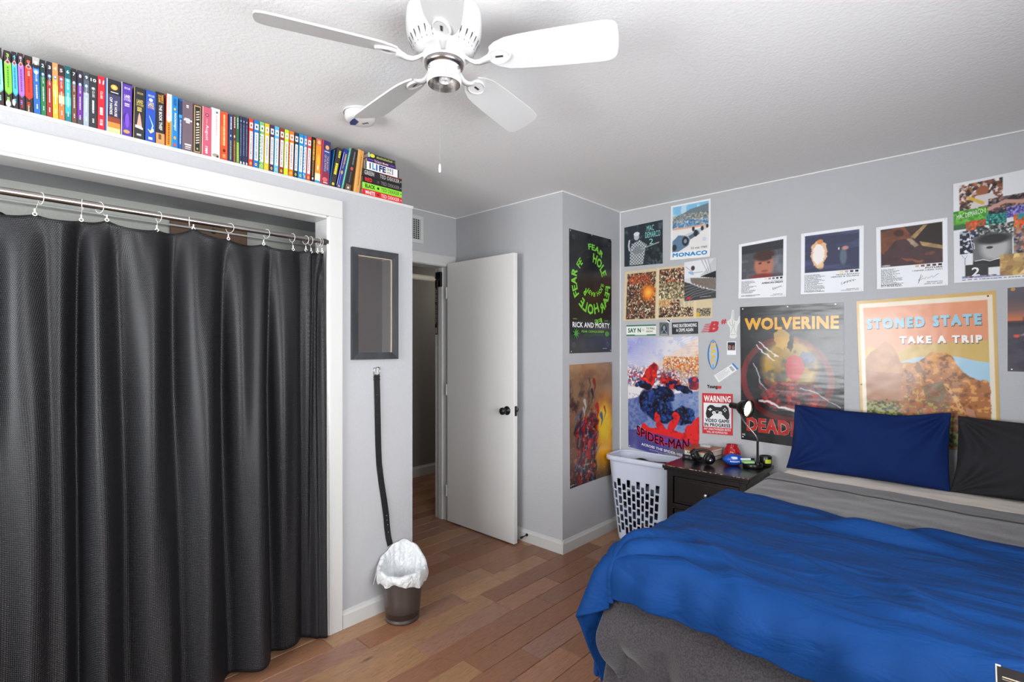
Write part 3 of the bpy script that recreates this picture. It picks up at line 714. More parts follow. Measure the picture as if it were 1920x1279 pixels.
flat_book(1.426, 1.600, 2.3515, 2.3720, '#3b2468', [('t', 'The Secret', .24, .2, .49, .84, '#f0c8a8', .02), ('r', .52, .3, .58, .7, '#e8bd9c'), ('r', .59, .3, .64, .6, '#e8bd9c'), ('r', .65, .3, .72, .62, '#e8bd9c'), ('r', .03, .45, .2, .6, '#8a6cc0'), ('r', .8, .45, .95, .6, '#8a6cc0')], 'purple book with cream script, second from the top of the flat stack')
flat_book(1.430, 1.597, 2.3725, 2.3960, '#262a20', [('e', .15, .55, .09, .42, '#e2e23c'), *[('r', .30 + i * .042, .24, .33 + i * .042, .62 + .12 * (i % 3 == 1), '#a4ac60') for i in range(14)], ('e', .95, .5, .02, .2, '#6a7a3a'), ('r', 0, 0, .05, 1, '#bfe0e4')], 'dark olive book with yellow figure, top of the flat stack')

# ------------------------------------------------------------------ ceiling fan
FX, FY, BZ = -1.2407, 1.0289, 2.288
fan = empty('ceiling_fan', (FX, FY, ROOM_Z), 'white five-blade ceiling fan with bare light socket and pull chain', 'ceiling fan')
mb = MB(fan.location)
lathe(mb, [(.108, 2.4395), (.113, 2.438), (.116, 2.43), (.118, 2.40), (.117, 2.375), (.113, 2.352), (.1115, 2.350), (.098, 2.322), (.088, 2.308), (.082, 2.304), (.05, 2.304)], 56, c=(FX, FY, 0))
mb.build('motor_housing', M_FAN, fan)
mb = MB(fan.location)
for k in range(30):   # slanted cooling slots round the lower bevel
    a = 2 * PI * k / 30
    def P(r, z, da, off=.0012):
        n = Vector((math.cos(a) * .83, math.sin(a) * .83, -.56))
        return Vector((FX + r * math.cos(a + da), FY + r * math.sin(a + da), z)) + n * off
    V = [P(.108, 2.344, -.022), P(.108, 2.344, .022), P(.099, 2.326, .026), P(.092, 2.3155, .014), P(.092, 2.3155, -.014), P(.099, 2.326, -.026)]
    mb.add(V, [tuple(range(6))], '#3c3c3c')
mb.build('cooling_slots', P_TEX, fan, 'dark slots')
mb = MB(fan.location); lathe(mb, [(.05, 2.306), (.066, 2.305), (.068, 2.300), (.068, 2.284), (.064, 2.280), (.05, 2.279)], 40, c=(FX, FY, 0)); mb.build('flywheel', M_FAN, fan)
mb = MB(fan.location); lathe(mb, [(.05, 2.281), (.062, 2.2805), (.060, 2.268), (.05, 2.264)], 40, c=(FX, FY, 0)); mb.build('switch_ring', M_STEEL, fan, 'dark metal ring')
lk = MB(fan.location)
lathe(lk, [(.044, 2.268), (.0495, 2.267), (.051, 2.262), (.051, 2.236), (.0535, 2.232), (.0545, 2.222), (.053, 2.214), (.0505, 2.213)], 44, c=(FX, FY, 0))
lk = lk.build('light_fitter', M_FAN, fan)
mb = MB(fan.location); lathe(mb, [(.0505, 2.2132), (.0495, 2.222), (.0475, 2.262), (.0, 2.264)], 44, c=(FX, FY, 0)); s2 = mb.build('fitter_lining', M_STEEL, fan, 'bare metal inside of the fitter')
mb = MB(fan.location); lathe(mb, [(.018, 2.263), (.018, 2.226), (.014, 2.224), (.012, 2.226), (.011, 2.25), (0, 2.25)], 24, c=(FX - .004, FY + .006, 0)); mb.build('bulb_socket', M_FAN, fan)
for a in (.3, 2.4, 4.5):
    mb = MB(fan.location); d = Vector((math.cos(a), math.sin(a), 0)); c = Vector((FX, FY, 2.254))
    tube(mb, [c + d * .05, c + d * .056], .0045, 10); mb.build('screw', M_STEEL, fan)
e = MB(fan.location)
ca = Vector((FX, FY, 2.255)) + Vector((math.sin(YAW) * .0, -1, 0)) * .0515
ca = Vector((FX + .045, FY - .03, 2.255))
tube(e, [ca, ca + Vector((0.004, -.002, -.002)), ca + Vector((.005, -.003, -.04))], .0009, 5); e.build('fitter_chain', M_CHROME, fan)
# hanging pull chain, beads on a cord, with a small white end
px_, py_ = FX - .036, FY + .012
mb = MB(fan.location)
zt, zb = 2.222, 1.975
tube(mb, [(px_, py_, zt + .02), (px_, py_, zb)], .0007, 5, '#8a8a88')
for i in range(62): 
    z = zt - i * .004
    lathe(mb, [(0, .0013), (.0013, 0), (0, -.0013)], 6, '#8f8f8c', (px_, py_, z))
mb.build('pull_chain', P_TEX, fan)
mb = MB(fan.location); lathe(mb, [(0, .014), (.003, .012), (.0038, 0), (.0035, -.012), (0, -.014)], 14, '#efefec', (px_, py_, zb - .012)); mb.build('chain_pull', P_TEX, fan)

def blade(k):
    ang = .5375 + k * 2 * PI / 5
    R = Matrix.Translation((FX, FY, BZ)) @ Matrix.Rotation(ang, 4, 'Z')
    Pt = Matrix.Rotation(math.radians(FAN_PITCH), 4, 'X')
    # outline of the blade: rounded root and gently widening tip
    out = []
    L0, L1 = .150, .535
    prof = [(0, .028), (.018, .041), (.05, .053), (.09, .058), (.15, .0615), (.24, .065), (.33, .0675), (.352, .0665), (.366, .063), (.376, .056), (.3815, .045), (.384, .025), (.385, 0)]
    up = [(L0 + a, b) for a, b in prof]; out = up + [(x, -y) for x, y in reversed(up[:-1])]
    mb = MB(fan.location)
    V = []
    for h in (-.0028, .0028):
        for x, y in out: V.append(R @ Pt @ Vector((x, y, h)))
    n = len(out)
    mb.add(V, [tuple(range(n))[::-1], tuple(range(n, 2 * n))] + [(i, (i + 1) % n, n + (i + 1) % n, n + i) for i in range(n)])
    mb.build('fan_blade', M_BLADE, fan)
    # blade iron: curved arm with an oval plate screwed under the blade
    mb = MB(fan.location)
    path = [(.058, 0, .004), (.072, 0, .0), (.086, 0, -.010), (.100, 0, -.017), (.116, 0, -.018), (.134, 0, -.013), (.15, 0, -.008)]
    wid = [.012, .010, .0085, .0085, .010, .014, .02]
    V = []
    for (x, y, z), w in zip(path, wid):
        for dy, dz in ((-w, .004), (w, .004), (w * .8, -.005), (-w * .8, -.005)): V.append(R @ Vector((x, y + dy, z + dz)))
    m = len(path)
    F = [(i * 4 + j, i * 4 + (j + 1) % 4, (i + 1) * 4 + (j + 1) % 4, (i + 1) * 4 + j) for i in range(m - 1) for j in range(4)] + [(0, 1, 2, 3), tuple(range(4 * m - 4, 4 * m))]
    mb.add(V, F, (1, 1, 1), True)
    ring = []
    for q in range(28):
        a = 2 * PI * q / 28
        rx, ry = .036, .027 - .004 * math.cos(a)
        ring.append((.178 + rx * math.cos(a), ry * math.sin(a)))
    lay = [(1.0, -.003), (1.0, -.0075), (.93, -.011), (.80, -.0085), (.72, -.0085)]
    V = []
    for s_, h in lay:
        for x, y in ring: V.append(R @ Pt @ Vector((.178 + (x - .178) * s_, y * s_, h)))
    F = [(i * 28 + q, i * 28 + (q + 1) % 28, (i + 1) * 28 + (q + 1) % 28, (i + 1) * 28 + q) for i in range(len(lay) - 1) for q in range(28)] + [tuple(range(28 * 4, 28 * 5))[::-1]]
    mb.add(V, F, (1, 1, 1), False)
    ir = mb.build('blade_iron', M_FAN, fan)
    mb = MB(ir.location + fan.location); V = [R @ Pt @ Vector((x, y, -.0098)) for x, y in ((.166, -.0035), (.190, -.0035), (.190, .0035), (.166, .0035))]
    mb.add(V, [(0, 1, 2, 3)], '#3a3a3a')
    so = mb.build('slot', P_TEX, ir); so.location = (0, 0, 0)
FAN_PITCH = -18
for k in range(5): blade(k)

# ------------------------------------------------------------------ smoke detector
SD = (-2.045, 1.213)
sd = empty('smoke_detector', (SD[0], SD[1], ROOM_Z), 'round white smoke detector on the ceiling above the bookshelf end', 'smoke detector')
mb = MB(sd.location); lathe(mb, [(0, 2.4395), (.072, 2.4395), (.074, 2.434), (.072, 2.430)], 40, c=(*SD, 0)); lathe(mb, [(.068, 2.432), (.066, 2.41), (.060, 2.398), (.050, 2.395), (0, 2.3945)], 40, c=(*SD, 0)); mb.build('housing', M_FAN, sd)
mb = MB(sd.location)
for i in range(3): box(mb, SD[0] - .004 + i * .010, SD[0] + .002 + i * .010, SD[1] + .012 + .004 * i, SD[1] + .022 + .004 * i, 2.3935, 2.3944, '#141414')
mb.build('vents', P_TEX, sd, 'small black slots')
mb = MB(sd.location); V = [(SD[0] - .01 + x, SD[1] - .012 + y, 2.3938) for x, y in ((-.045, -.005), (-.03, .012), (.012, .004), (.03, -.028), (.01, -.028), (-.02, -.022))]
mb.add(V, [tuple(range(6))], '#1d3a7a'); mb.build('sticker', P_STICK, sd, 'blue sticker')

# ------------------------------------------------------------------ closet: rod, rings, curtain, things inside
ZR = 1.897
rod = empty('curtain_rod', (XC, 0.1, ZR), 'brushed steel curtain rod across the closet opening', 'curtain rod')
mb = MB(rod.location); tube(mb, [(XC, -1.04, ZR), (XC, .35, ZR)], .0125, 20); mb.build('rod', M_STEEL, rod)
mb = MB(rod.location); tube(mb, [(XC, .34, ZR), (XC, 1.18, ZR)], .0108, 20); mb.build('inner_rod', M_STEEL, rod)
mb = MB(rod.location); tube(mb, [(XC, 1.176, ZR), (XC, 1.205, ZR)], .0145, 20, '#3a3432'); mb.build('end_cap', P_TEX, rod)
RINGS = [(.169, 1.834, .185), (.288, 1.836, .293), (.359, 1.849, .340), (.510, 1.838, .519), (.633, 1.863, .622), (.761, 1.844, .771), (.903, 1.843, .921), (1.033, 1.837, 1.035), (1.093, 1.842, 1.098), (1.118, 1.837, 1.121), (1.150, 1.841, 1.161), (1.172, 1.844, 1.173)]
ordw = ['first', 'second', 'third', 'fourth', 'fifth', 'sixth', 'seventh', 'eighth', 'ninth', 'tenth', 'eleventh', 'last']
RX = XC
for i, (yc, zc, yr) in enumerate(RINGS):
    r = empty('curtain_ring', (RX, yr, ZR), '%s white metal curtain ring from the left on the closet rod' % ordw[i], 'curtain ring', 'rings on the closet rod')
    mb = MB(r.location)
    yaw = [.5, -.4, .8, .45, -.5, .9, .5, .3, .5, .2, .3, .1][i]
    R_ = .0195
    pts = []
    for q in range(28):
        a = PI * .5 + .0 + 2 * PI * q / 28
        d = Vector((math.cos(a) * math.cos(yaw * .6), math.cos(a) * math.sin(yaw * .6), math.sin(a)))
        pts.append(Vector((RX, yr, ZR - R_ + .0145)) + d * R_)
    tube(mb, pts, .0012, 8, '#d8d4cc', closed=True)
    mb.build('ring', P_STICK, r)
    # clip hanging from the ring
    top = Vector((RX + .002, (yr * .5 + yc * .5), ZR - 2 * R_ + .0145)); bot = Vector((RX + .013, yc, zc + .006))
    mb = MB(r.location)
    tube(mb, [top, top * .5 + bot * .5 + Vector((.001, 0, 0)), bot + Vector((0, 0, .01))], .0009, 6, '#cfcac0')
    tube(mb, [bot + Vector((0, 0, .012)), bot + Vector((0, 0, -.002))], .0026, 8, '#e8e6e0')
    ey = [bot + Vector((.001, math.cos(2 * PI * q / 16) * .0052, math.sin(2 * PI * q / 16) * .0052 - .006)) for q in range(16)]
    tube(mb, ey, .0017, 8, '#e8e6e0', closed=True)
    mb.build('clip', P_STICK, r)

def curtain():
    Y0, Y1 = -.85, 1.186
    NY, NZ = 560, 120
    hooks = [-.80, -.62, -.44, -.28, -.12, .03] + [r[0] for r in RINGS] + [1.19]
    hz = [1.838] * 6 + [r[1] for r in RINGS] + [1.84]
    P = np.zeros((NZ, NY, 3)); UV = np.zeros((NZ, NY, 2))
    ys = np.linspace(0, 1, NY)
    y = Y0 + (Y1 - Y0) * ys
    hk = np.array(hooks)
    # valley positions (dark folds) and crest profile
    val = np.array([-.78, -.6, -.42, -.25, -.10, .055, .195, .282, .389, .568, .739, .927, 1.075, 1.13, 1.162, 1.2])
    amp = np.array([.05, .05, .05, .055, .05, .06, .035, .09, .065, .06, .055, .06, .024, .024, .02, .02])
    wid = np.array([.045, .045, .045, .045, .045, .045, .03, .028, .045, .04, .035, .028, .018, .012, .012, .012])
    for j in range(NZ):
        t = j / (NZ - 1)            # 0 top .. 1 bottom
        # the top edge sags between hooks
        k = np.clip(np.searchsorted(hk, y) - 1, 0, len(hk) - 2)
        f = np.clip((y - hk[k]) / (hk[k + 1] - hk[k]), 0, 1)
        gap = hk[k + 1] - hk[k]
        top = np.array(hz)[k] * (1 - f) + np.array(hz)[k + 1] * f - 4 * f * (1 - f) * gap * .10
        zb = .026 + .010 * np.sin(y * 9) + .006 * np.sin(y * 31)
        z = top * (1 - t) + zb * t
        yy = y + .0 * t
        x = np.zeros(NY)
        for vy, a, w in zip(val, amp, wid):
            drift = .012 * math.sin(vy * 37) * t
            g = np.exp(-((yy - vy - drift) / (w * (1 + .5 * t))) ** 2)
            skew = np.tanh((yy - vy - drift) / (w * .8))
            x -= 1.25 * a * g * (.35 + .65 * min(1, t * 2.2 + .25)) * (1 + .35 * skew)
        # swell that grows to the floor, stepping back at the last wide fold
        sw = 1 / (1 + np.exp((yy - .935) / .012))
        x += (.022 + .085 * t ** 1.3) * sw + (.012 + .02 * t) * (1 - sw)
        # between hooks the cloth bulges forward below the heading
        x += .010 * np.sin(PI * f) * math.exp(-((t - .03) / .06) ** 2) * 0 
        x += .014 * np.sin(yy * 21 + 1.3 * t) * (.3 + t) + .005 * np.sin(yy * 63 + 5 * t) + .007 * np.sin(yy * 41 - 3.2 * t + 1) * (1 - .3 * t)
        # pinch to the hooks at the very top
        pin = math.exp(-t / .05)
        x = x * (1 - .75 * pin) + (.012) * .75 * pin + pin * .016 * np.sin(PI * f) * np.where(np.arange(NY) % 1 == 0, np.where(k % 2 == 0, 1, -1), 1)
        # the diagonal pull near the third hook
        P[j, :, 0] = XC + x; P[j, :, 1] = yy; P[j, :, 2] = z
        ds = np.sqrt(np.diff(x) ** 2 + np.diff(yy) ** 2); UV[j, :, 0] = np.concatenate([[0], np.cumsum(ds)]); UV[j, :, 1] = z
    mb = MB((XC, .2, 1.0)); gridsurf(mb, P)
    m, nt, b = _base('waffle_curtain_fabric')
    L = nt.links.new; N = nt.nodes.new
    uv = N('ShaderNodeUVMap'); uv.uv_map = 'UVMap'
    sp = N('ShaderNodeSeparateXYZ'); L(uv.outputs[0], sp.inputs[0])
    def sine(op):
        a = N('ShaderNodeMath'); a.operation = op; L(sp.outputs['X'], a.inputs[0]); L(sp.outputs['Y'], a.inputs[1])
        m_ = N('ShaderNodeMath'); m_.operation = 'MULTIPLY'; m_.inputs[1].default_value = 2 * PI / .0120; L(a.outputs[0], m_.inputs[0])
        s_ = N('ShaderNodeMath'); s_.operation = 'SINE'; L(m_.outputs[0], s_.inputs[0]); return s_
    p = N('ShaderNodeMath'); p.operation = 'MULTIPLY'; L(sine('ADD').outputs[0], p.inputs[0]); L(sine('SUBTRACT').outputs[0], p.inputs[1])
    mr = N('ShaderNodeMapRange'); mr.inputs['From Min'].default_value = -.35; mr.inputs['From Max'].default_value = .45; L(p.outputs[0], mr.inputs['Value'])
    mx = N('ShaderNodeMix'); mx.data_type = 'RGBA'; mx.inputs['A'].default_value = (*lin('#0a0a0c'), 1); mx.inputs['B'].default_value = (*lin('#29292e'), 1)
    L(mr.outputs[0], mx.inputs['Factor']); L(mx.outputs['Result'], b.inputs['Base Color'])
    b.inputs['Roughness'].default_value = .40; b.inputs['Specular IOR Level'].default_value = .4
    bp = N('ShaderNodeBump'); bp.inputs['Strength'].default_value = .6; bp.inputs['Distance'].default_value = .0015; L(mr.outputs[0], bp.inputs['Height']); L(bp.outputs[0], b.inputs['Normal'])
    o = mb.build('closet_curtain', m)
    me = o.data; uvl = me.uv_layers.new(name='UVMap')
    vi = np.zeros(len(me.loops), np.int32); me.loops.foreach_get('vertex_index', vi)
    uvl.data.foreach_set('uv', UV.reshape(-1, 2)[vi].astype(np.float32).ravel())
    md = o.modifiers.new('thickness', 'SOLIDIFY'); md.thickness = .0012; md.offset = -1
    tag(o, 'dark charcoal waffle weave curtain hanging in front of the closet', 'curtain')
curtain()
# inside the closet: shelf edge, wooden board, black garment
mb = MB((-3.0, .3, 2.0)); tube(mb, [(-2.97, -1.3, 2.0), (-2.97, 1.57, 2.0)], .005, 12); tag(mb.build('closet_rail', M_WHITE), 'thin clothes rail inside the closet behind the curtain rod', 'clothes rail')
wb = MB((-2.99, .9, 1.98)); box(wb, -3.03, -3.005, .72, 1.085, 1.93, 2.055, '#6f5440', r=.006)
for q in range(1):
    lathe(wb, [(0, 0), (.014, 0)], 20, '#17100b', (-3.0045, .915, 2.005), Matrix.Rotation(PI / 2, 4, 'Y'))
WOODM = print_mat('walnut_board', .55, .3, 30, stretch=(1, .1, 1))
tag(wb.build('wooden_board', WOODM), 'brown wooden board with a round hole inside the closet top', 'board')
gm = MB((-2.6, .0, 1.85))
P = np.zeros((24, 30, 3))
for j in range(24):
    for i in range(30):
        u = i / 29 * 2 * PI; t = j / 23
        rx = .035 + .02 * math.sin(t * 2) + .01 * math.sin(3 * u + t * 4); ry = .20 * (.25 + .75 * min(1, t * 7) ** .6)
        P[j, i] = (-2.62 + rx * math.cos(u), -.03 + ry * math.sin(u) + .012 * math.sin(5 * u), 1.950 - t * .62 - .045 * (1 - t) * abs(math.sin(u)))
gridsurf(gm, P[:, :-1], '#0e0e12', closed_u=True)
gm.add(P[0, :-1], [tuple(range(29))], '#0e0e12')
tag(gm.build('hanging_garment', mat('black_cloth', '#0f0f13', .9, bump=.3, bscale=60)), 'black garment hanging inside the closet at the far left', 'garment')

# ------------------------------------------------------------------ wall mirror
mr = empty('wall_mirror', (XC, 1.463, 1.61), 'narrow wall mirror in a distressed charcoal wooden frame', 'mirror')
y0, y1, z0, z1, w = 1.328, 1.600, 1.327, 1.892, .036
M_MFR = mat('distressed_charcoal_wood', '#35373a', .6, bump=.5, bscale=14, mottle=.25, mscale=20, stretch=(1, 1, .25))
mb = MB(mr.location)
F4 = [((y0, z0), (y0, z1), (y0 + w, z1 - w), (y0 + w, z0 + w)), ((y1, z1), (y1, z0), (y1 - w, z0 + w), (y1 - w, z1 - w)),
      ((y0, z1), (y1, z1), (y1 - w, z1 - w), (y0 + w, z1 - w)), ((y1, z0), (y0, z0), (y0 + w, z0 + w), (y1 - w, z0 + w))]
for q in F4:
    O_ = [(y, z) for y, z in q]
    V = []
    for i, (y, z) in enumerate(q): V.append((XC + .0006, y, z))
    for i, (y, z) in enumerate(q): V.append((XC + (.020 if i < 2 else .013), y, z))
    mb.add(V, [(0, 3, 2, 1), (4, 5, 6, 7), (0, 1, 5, 4), (2, 3, 7, 6), (1, 2, 6, 5), (3, 0, 4, 7)])
mb.build('mirror_frame', M_MFR, mr)
mb = MB(mr.location); box(mb, XC + .0006, XC + .009, y0 + w - .002, y1 - w + .002, z0 + w - .002, z1 - w + .002)
mb.build('mirror_glass', mat('mirror_glass', '#cfc8c5', .015, metal=1.0), mr)
mb = MB(mr.location)
box(mb, XC + .008, XC + .0125, y0 + w - .001, y1 - w + .001, z1 - w - .004, z1 - w + .001, '#b8a88c'); box(mb, XC + .008, XC + .0125, y1 - w - .004, y1 - w + .001, z0 + w, z1 - w, '#a89c8a')
mb.build('worn_edge', P_TEX, mr, 'pale worn inner edge')

# ------------------------------------------------------------------ belt hanging on the wall
bl = empty('belt', (XC, 1.474, 1.28), 'black leather belt with silver buckle hanging on the wall below the mirror', 'belt')
M_LEATHER = mat('black_leather', '#1b1b1d', .45, bump=.3, bscale=120)
bp_ = [(1.474, 1.248), (1.476, 1.15), (1.479, 1.02), (1.484, .88), (1.490, .78), (1.503, .68), (1.519, .58), (1.530, .50), (1.536, .44), (1.546, .38), (1.558, .335)]
def strap(mb, pts, hw, x, th, col='#1b1b1d'):
    V = []
    for i, (y, z) in enumerate(pts):
        a = pts[max(i - 1, 0)]; b = pts[min(i + 1, len(pts) - 1)]
        d = Vector((b[0] - a[0], b[1] - a[1])).normalized(); n = Vector((-d.y, d.x))
        lift = .003 * math.sin(i * 1.1) + .003
        for s_ in (-1, 1):
            for xx in (x + lift, x + lift + th): V.append((xx, y + n.x * hw * s_, z + n.y * hw * s_))
    m = len(pts); F = []
    for i in range(m - 1):
        a, b = i * 4, i * 4 + 4
        F += [(a, a + 2, b + 2, b), (a + 1, b + 1, b + 3, a + 3), (a, b, b + 1, a + 1), (a + 2, a + 3, b + 3, b + 2)]
    F += [(0, 1, 3, 2), (4 * m - 4, 4 * m - 2, 4 * m - 1, 4 * m - 3)]
    mb.add(V, F, col)
mb = MB(bl.location); strap(mb, bp_, .0165, XC + .002, .0035); mb.build('strap', M_LEATHER, bl)
mb = MB(bl.location)
for y, z in ((1.531, .50), (1.533, .475), (1.537, .45), (1.541, .41)): lathe(mb, [(0, 0), (.0028, 0)], 10, '#9a9a98', (XC + .0125, y, z), Matrix.Rotation(PI / 2, 4, 'Y'))
mb.build('belt_holes', P_TEX, bl)
mb = MB(bl.location)
for z in (1.236, 1.222): box(mb, XC + .004, XC + .011, 1.456, 1.493, z - .004, z + .004, r=.0015)
mb.build('keeper_loop', M_LEATHER, bl)
mb = MB(bl.location)
tube(mb, [(XC + .007, y, z) for y, z in ((1.458, 1.245), (1.457, 1.282), (1.493, 1.283), (1.492, 1.245))], .0022, 8, closed=True)
tube(mb, [(XC + .009, 1.475, 1.245), (XC + .012, 1.476, 1.284)], .0018, 8)
mb.build('buckle', M_CHROME, bl)
mb = MB(bl.location); tube(mb, [(XC, 1.478, 1.284), (XC + .02, 1.478, 1.286)], .002, 8); mb.build('nail', M_BLACK, bl)

# ------------------------------------------------------------------ waste bin with white liner
TX, TY = -2.197, 1.545
bn = empty('waste_bin', (TX, TY, 0), 'dark metal waste bin standing on the floor by the belt', 'waste bin')
mb = MB(bn.location)
lathe(mb, [(0, .001), (.083, .001), (.086, .004), (.086, .012), (.0848, .014), (.0865, .05), (.090, .056), (.094, .11), (.101, .17), (.1115, .235), (.116, .252), (.113, .252), (.098, .17), (.085, .02), (0, .015)], 48, c=(TX, TY, 0))
mb.build('bin_body', mat('bronze_grey_metal', '#6e6866', .40, metal=.75), bn)
lm = MB((TX, TY, .25))
NU, NVV = 96, 34
P = np.zeros((NVV, NU, 3))
rl = random.Random(3)
for j in range(NVV):
    t = j / (NVV - 1)
    for i in range(NU):
        a = 2 * PI * i / NU
        # direction towards the wall and away from the camera = back
        back = max(0, math.cos(a - 2.55)) ** 1.3
        lip = .262 + .088 * back + .006 * math.sin(3 * a + 1) + .003 * math.sin(11 * a)
        hem = .205 - .012 * math.sin(2 * a + .5) - .010 * max(0, math.sin(5 * a + 2)) - .006 * math.sin(9 * a)
        wr = .0035 * math.sin(13 * a + 3 * t) + .0025 * math.sin(23 * a - 4 * t) + .003 * math.sin(7 * a + 9 * t)
        if t < .3:      # outer skirt, hem to lip
            q = t / .3; z = hem * (1 - q) + lip * q; r = .1235 + .006 * math.sin(q * PI) + .003 * q + wr * (1.0 - q)
        elif t < .36:
            q = (t - .3) / .06; z = lip + .002 * math.sin(q * PI); r = .1265 - .020 * q
        else:
            q = (t - .36) / .64; z = lip * (1 - q) + (.085 + .02 * math.sin(3 * a)) * q; r = (.1065 - .018 * min(1, q * 1.2) + wr * .9 - .004) * (1 - .55 * max(0, q - .75) / .25); r = min(r, max(.085, .078 + (z - .02) * .128)) if z < .25 else r + (z - .25) * .12
            if q > .97: r *= .3
        off = Vector((math.cos(a), math.sin(a))) * r
        x = TX + off.x; y = TY + off.y
        x = max(x, XC + .016 + .002 * (j % 2))
        P[j, i] = (x, y, z)
gridsurf(lm, P, closed_u=True)
mm, nt, b = _base('translucent_white_liner'); b.inputs['Base Color'].default_value = (.82, .84, .85, 1); b.inputs['Roughness'].default_value = .3; b.inputs['Transmission Weight'].default_value = .12; b.inputs['Subsurface Weight'].default_value = .0
tcn = nt.nodes.new('ShaderNodeTexCoord'); nz = nt.nodes.new('ShaderNodeTexNoise'); nz.inputs['Scale'].default_value = 22; nz.inputs['Detail'].default_value = 2; nz.inputs['Distortion'].default_value = 2
nt.links.new(tcn.outputs['Object'], nz.inputs['Vector']); bpn = nt.nodes.new('ShaderNodeBump'); bpn.inputs['Strength'].default_value = .9; bpn.inputs['Distance'].default_value = .012
nt.links.new(nz.outputs['Fac'], bpn.inputs['Height']); nt.links.new(bpn.outputs[0], b.inputs['Normal'])
ln = lm.build('bin_liner', mm)
for ang in (-1.95, -.25): pass
tag(ln, 'crumpled white plastic liner bag in the waste bin', 'bin liner')
lt = MB(ln.location); 
tube(lt, [(TX - .085, TY - .10, .235), (TX - .09, TY - .106, .20), (TX - .098, TY - .108, .175)], [.003, .002, .0015], 6); lt = lt.build('tie_string', mm, ln)

# ------------------------------------------------------------------ laundry hamper
def rr_point(p, x0, x1, y0, y1, r):
    """point on a rounded rectangle, p in 0..1 from the front-left corner along the front"""
    w, h = x1 - x0 - 2 * r, y1 - y0 - 2 * r
    segs = [w, PI * r / 2, h, PI * r / 2, w, PI * r / 2, h, PI * r / 2]
    d = p * sum(segs)
    i = 0
    while d > segs[i] and i < 7: d -= segs[i]; i += 1
    if i == 0: return x0 + r + d, y0
    if i == 1: a = -PI / 2 + d / r; return x1 - r + r * math.cos(a), y0 + r + r * math.sin(a)
    if i == 2: return x1, y0 + r + d
    if i == 3: a = d / r; return x1 - r + r * math.cos(a), y1 - r + r * math.sin(a)
    if i == 4: return x1 - r - d, y1
    if i == 5: a = PI / 2 + d / r; return x0 + r + r * math.cos(a), y1 - r + r * math.sin(a)
    if i == 6: return x0, y1 - r - d
    a = PI + d / r; return x0 + r + r * math.cos(a), y0 + r + r * math.sin(a)
HX0, HX1, HY0, HY1, HZ = -2.035, -1.535, 3.205, 3.475, .605
hp = empty('laundry_hamper', ((HX0 + HX1) / 2, (HY0 + HY1) / 2, 0), 'white plastic laundry hamper with slotted sides in the corner', 'hamper')
def hamp(p, t, d=0.0):
    ins = (.060 * (1 - t) ** 1.1)
    r = .05 + .03 * t
    x, y = rr_point(p, HX0 + ins * 1.15 + d, HX1 - ins * 1.15 - d, HY0 + ins * .65 + d, HY1 - ins * .65 - d, r - d * .5)
    return (x, y, .002 + (HZ - .002) * t)
mb = MB(hp.location)
NP, NV = 240, 92
P = np.zeros((NV, NP, 3))
for j in range(NV):
    for i in range(NP): P[j, i] = hamp(i / NP, j / (NV - 1))
idx = np.arange(NV * NP).reshape(NV, NP)
per_front = (HX1 - HX0 - .12) 
faces = []
w_, h_ = HX1 - HX0 - .15, HY1 - HY0 - .15
tot = 2 * w_ + 2 * h_ + 2 * PI * .075
def is_hole(i, j):
    p = i / NP; t = j / (NV - 1)
    s_ = (p * tot)               # metres along the front from the left
    # front: columns across incl. corners; sides as well
    fr = None
    if s_ < w_ + .02: fr = s_ + .0; n = 9; pit = (w_) / 8.6; s0 = -.0
    elif s_ > tot - .075: fr = s_ - tot; pit = w_ / 8.6
    elif w_ + .10 < s_ < w_ + .118 + h_: fr = s_ - w_ - .10; pit = w_ / 8.6
    elif w_ + h_ + .23 < s_ < 2 * w_ + h_ + .23: fr = s_ - (w_ + h_ + .23); pit = w_ / 8.6
    if fr is None: return False
    c = math.floor(fr / pit); f = fr / pit - c
    if not (.13 < f < .85): return False
    tt = (t - .115) / .105 + (.45 if c % 2 else 0)
    rr = math.floor(tt); g = tt - rr
    if rr < 0 or rr > 5: return False
    if rr == 0 and c % 2 and False: return False
    return .10 < g < .88
for j in range(NV - 1):
    for i in range(NP):
        if not is_hole(i + .5, j + .5): faces.append((idx[j, i], idx[j, (i + 1) % NP], idx[j + 1, (i + 1) % NP], idx[j + 1, i]))
mb.add(P.reshape(-1, 3), np.array(faces), (1, 1, 1), True)
mb.add(P[0], [tuple(range(NP))[::-1]], (1, 1, 1))
M_HAMP = mat('white_plastic', '#d2d9ea', .35)
hb = mb.build('hamper_body', M_HAMP, hp)
md = hb.modifiers.new('wall', 'SOLIDIFY'); md.thickness = .003; md.offset = -1
mb = MB(hp.location)
NPR = 120
P = np.zeros((9, NPR, 3))
for i in range(NPR):
    p = i / NPR
    for j, (d, z) in enumerate([(0.001, HZ - .035), (-.014, HZ - .033), (-.018, HZ - .028), (-.018, HZ - .006), (-.014, HZ), (0.0, HZ + .002), (.006, HZ - .002), (.008, HZ - .010), (.004, HZ - .012)]):
        x, y, _ = hamp(p, 1.0, d); dip = -.010 * max(0, math.cos(2 * PI * (p - .25) * 1)) * 0
        P[j, i] = (max(x, XP + .003), min(y, YP - .003), z + dip)
gridsurf(mb, P, closed_u=True)
mb.build('hamper_rim', M_HAMP, hp)
mb = MB(hp.location); box(mb, HX0 + .010, HX0 + .0125, 3.27, 3.40, HZ - .062, HZ - .040, '#6d7078', r=.001); mb.build('hand_hole', P_TEX, hp, 'dark handle slot')
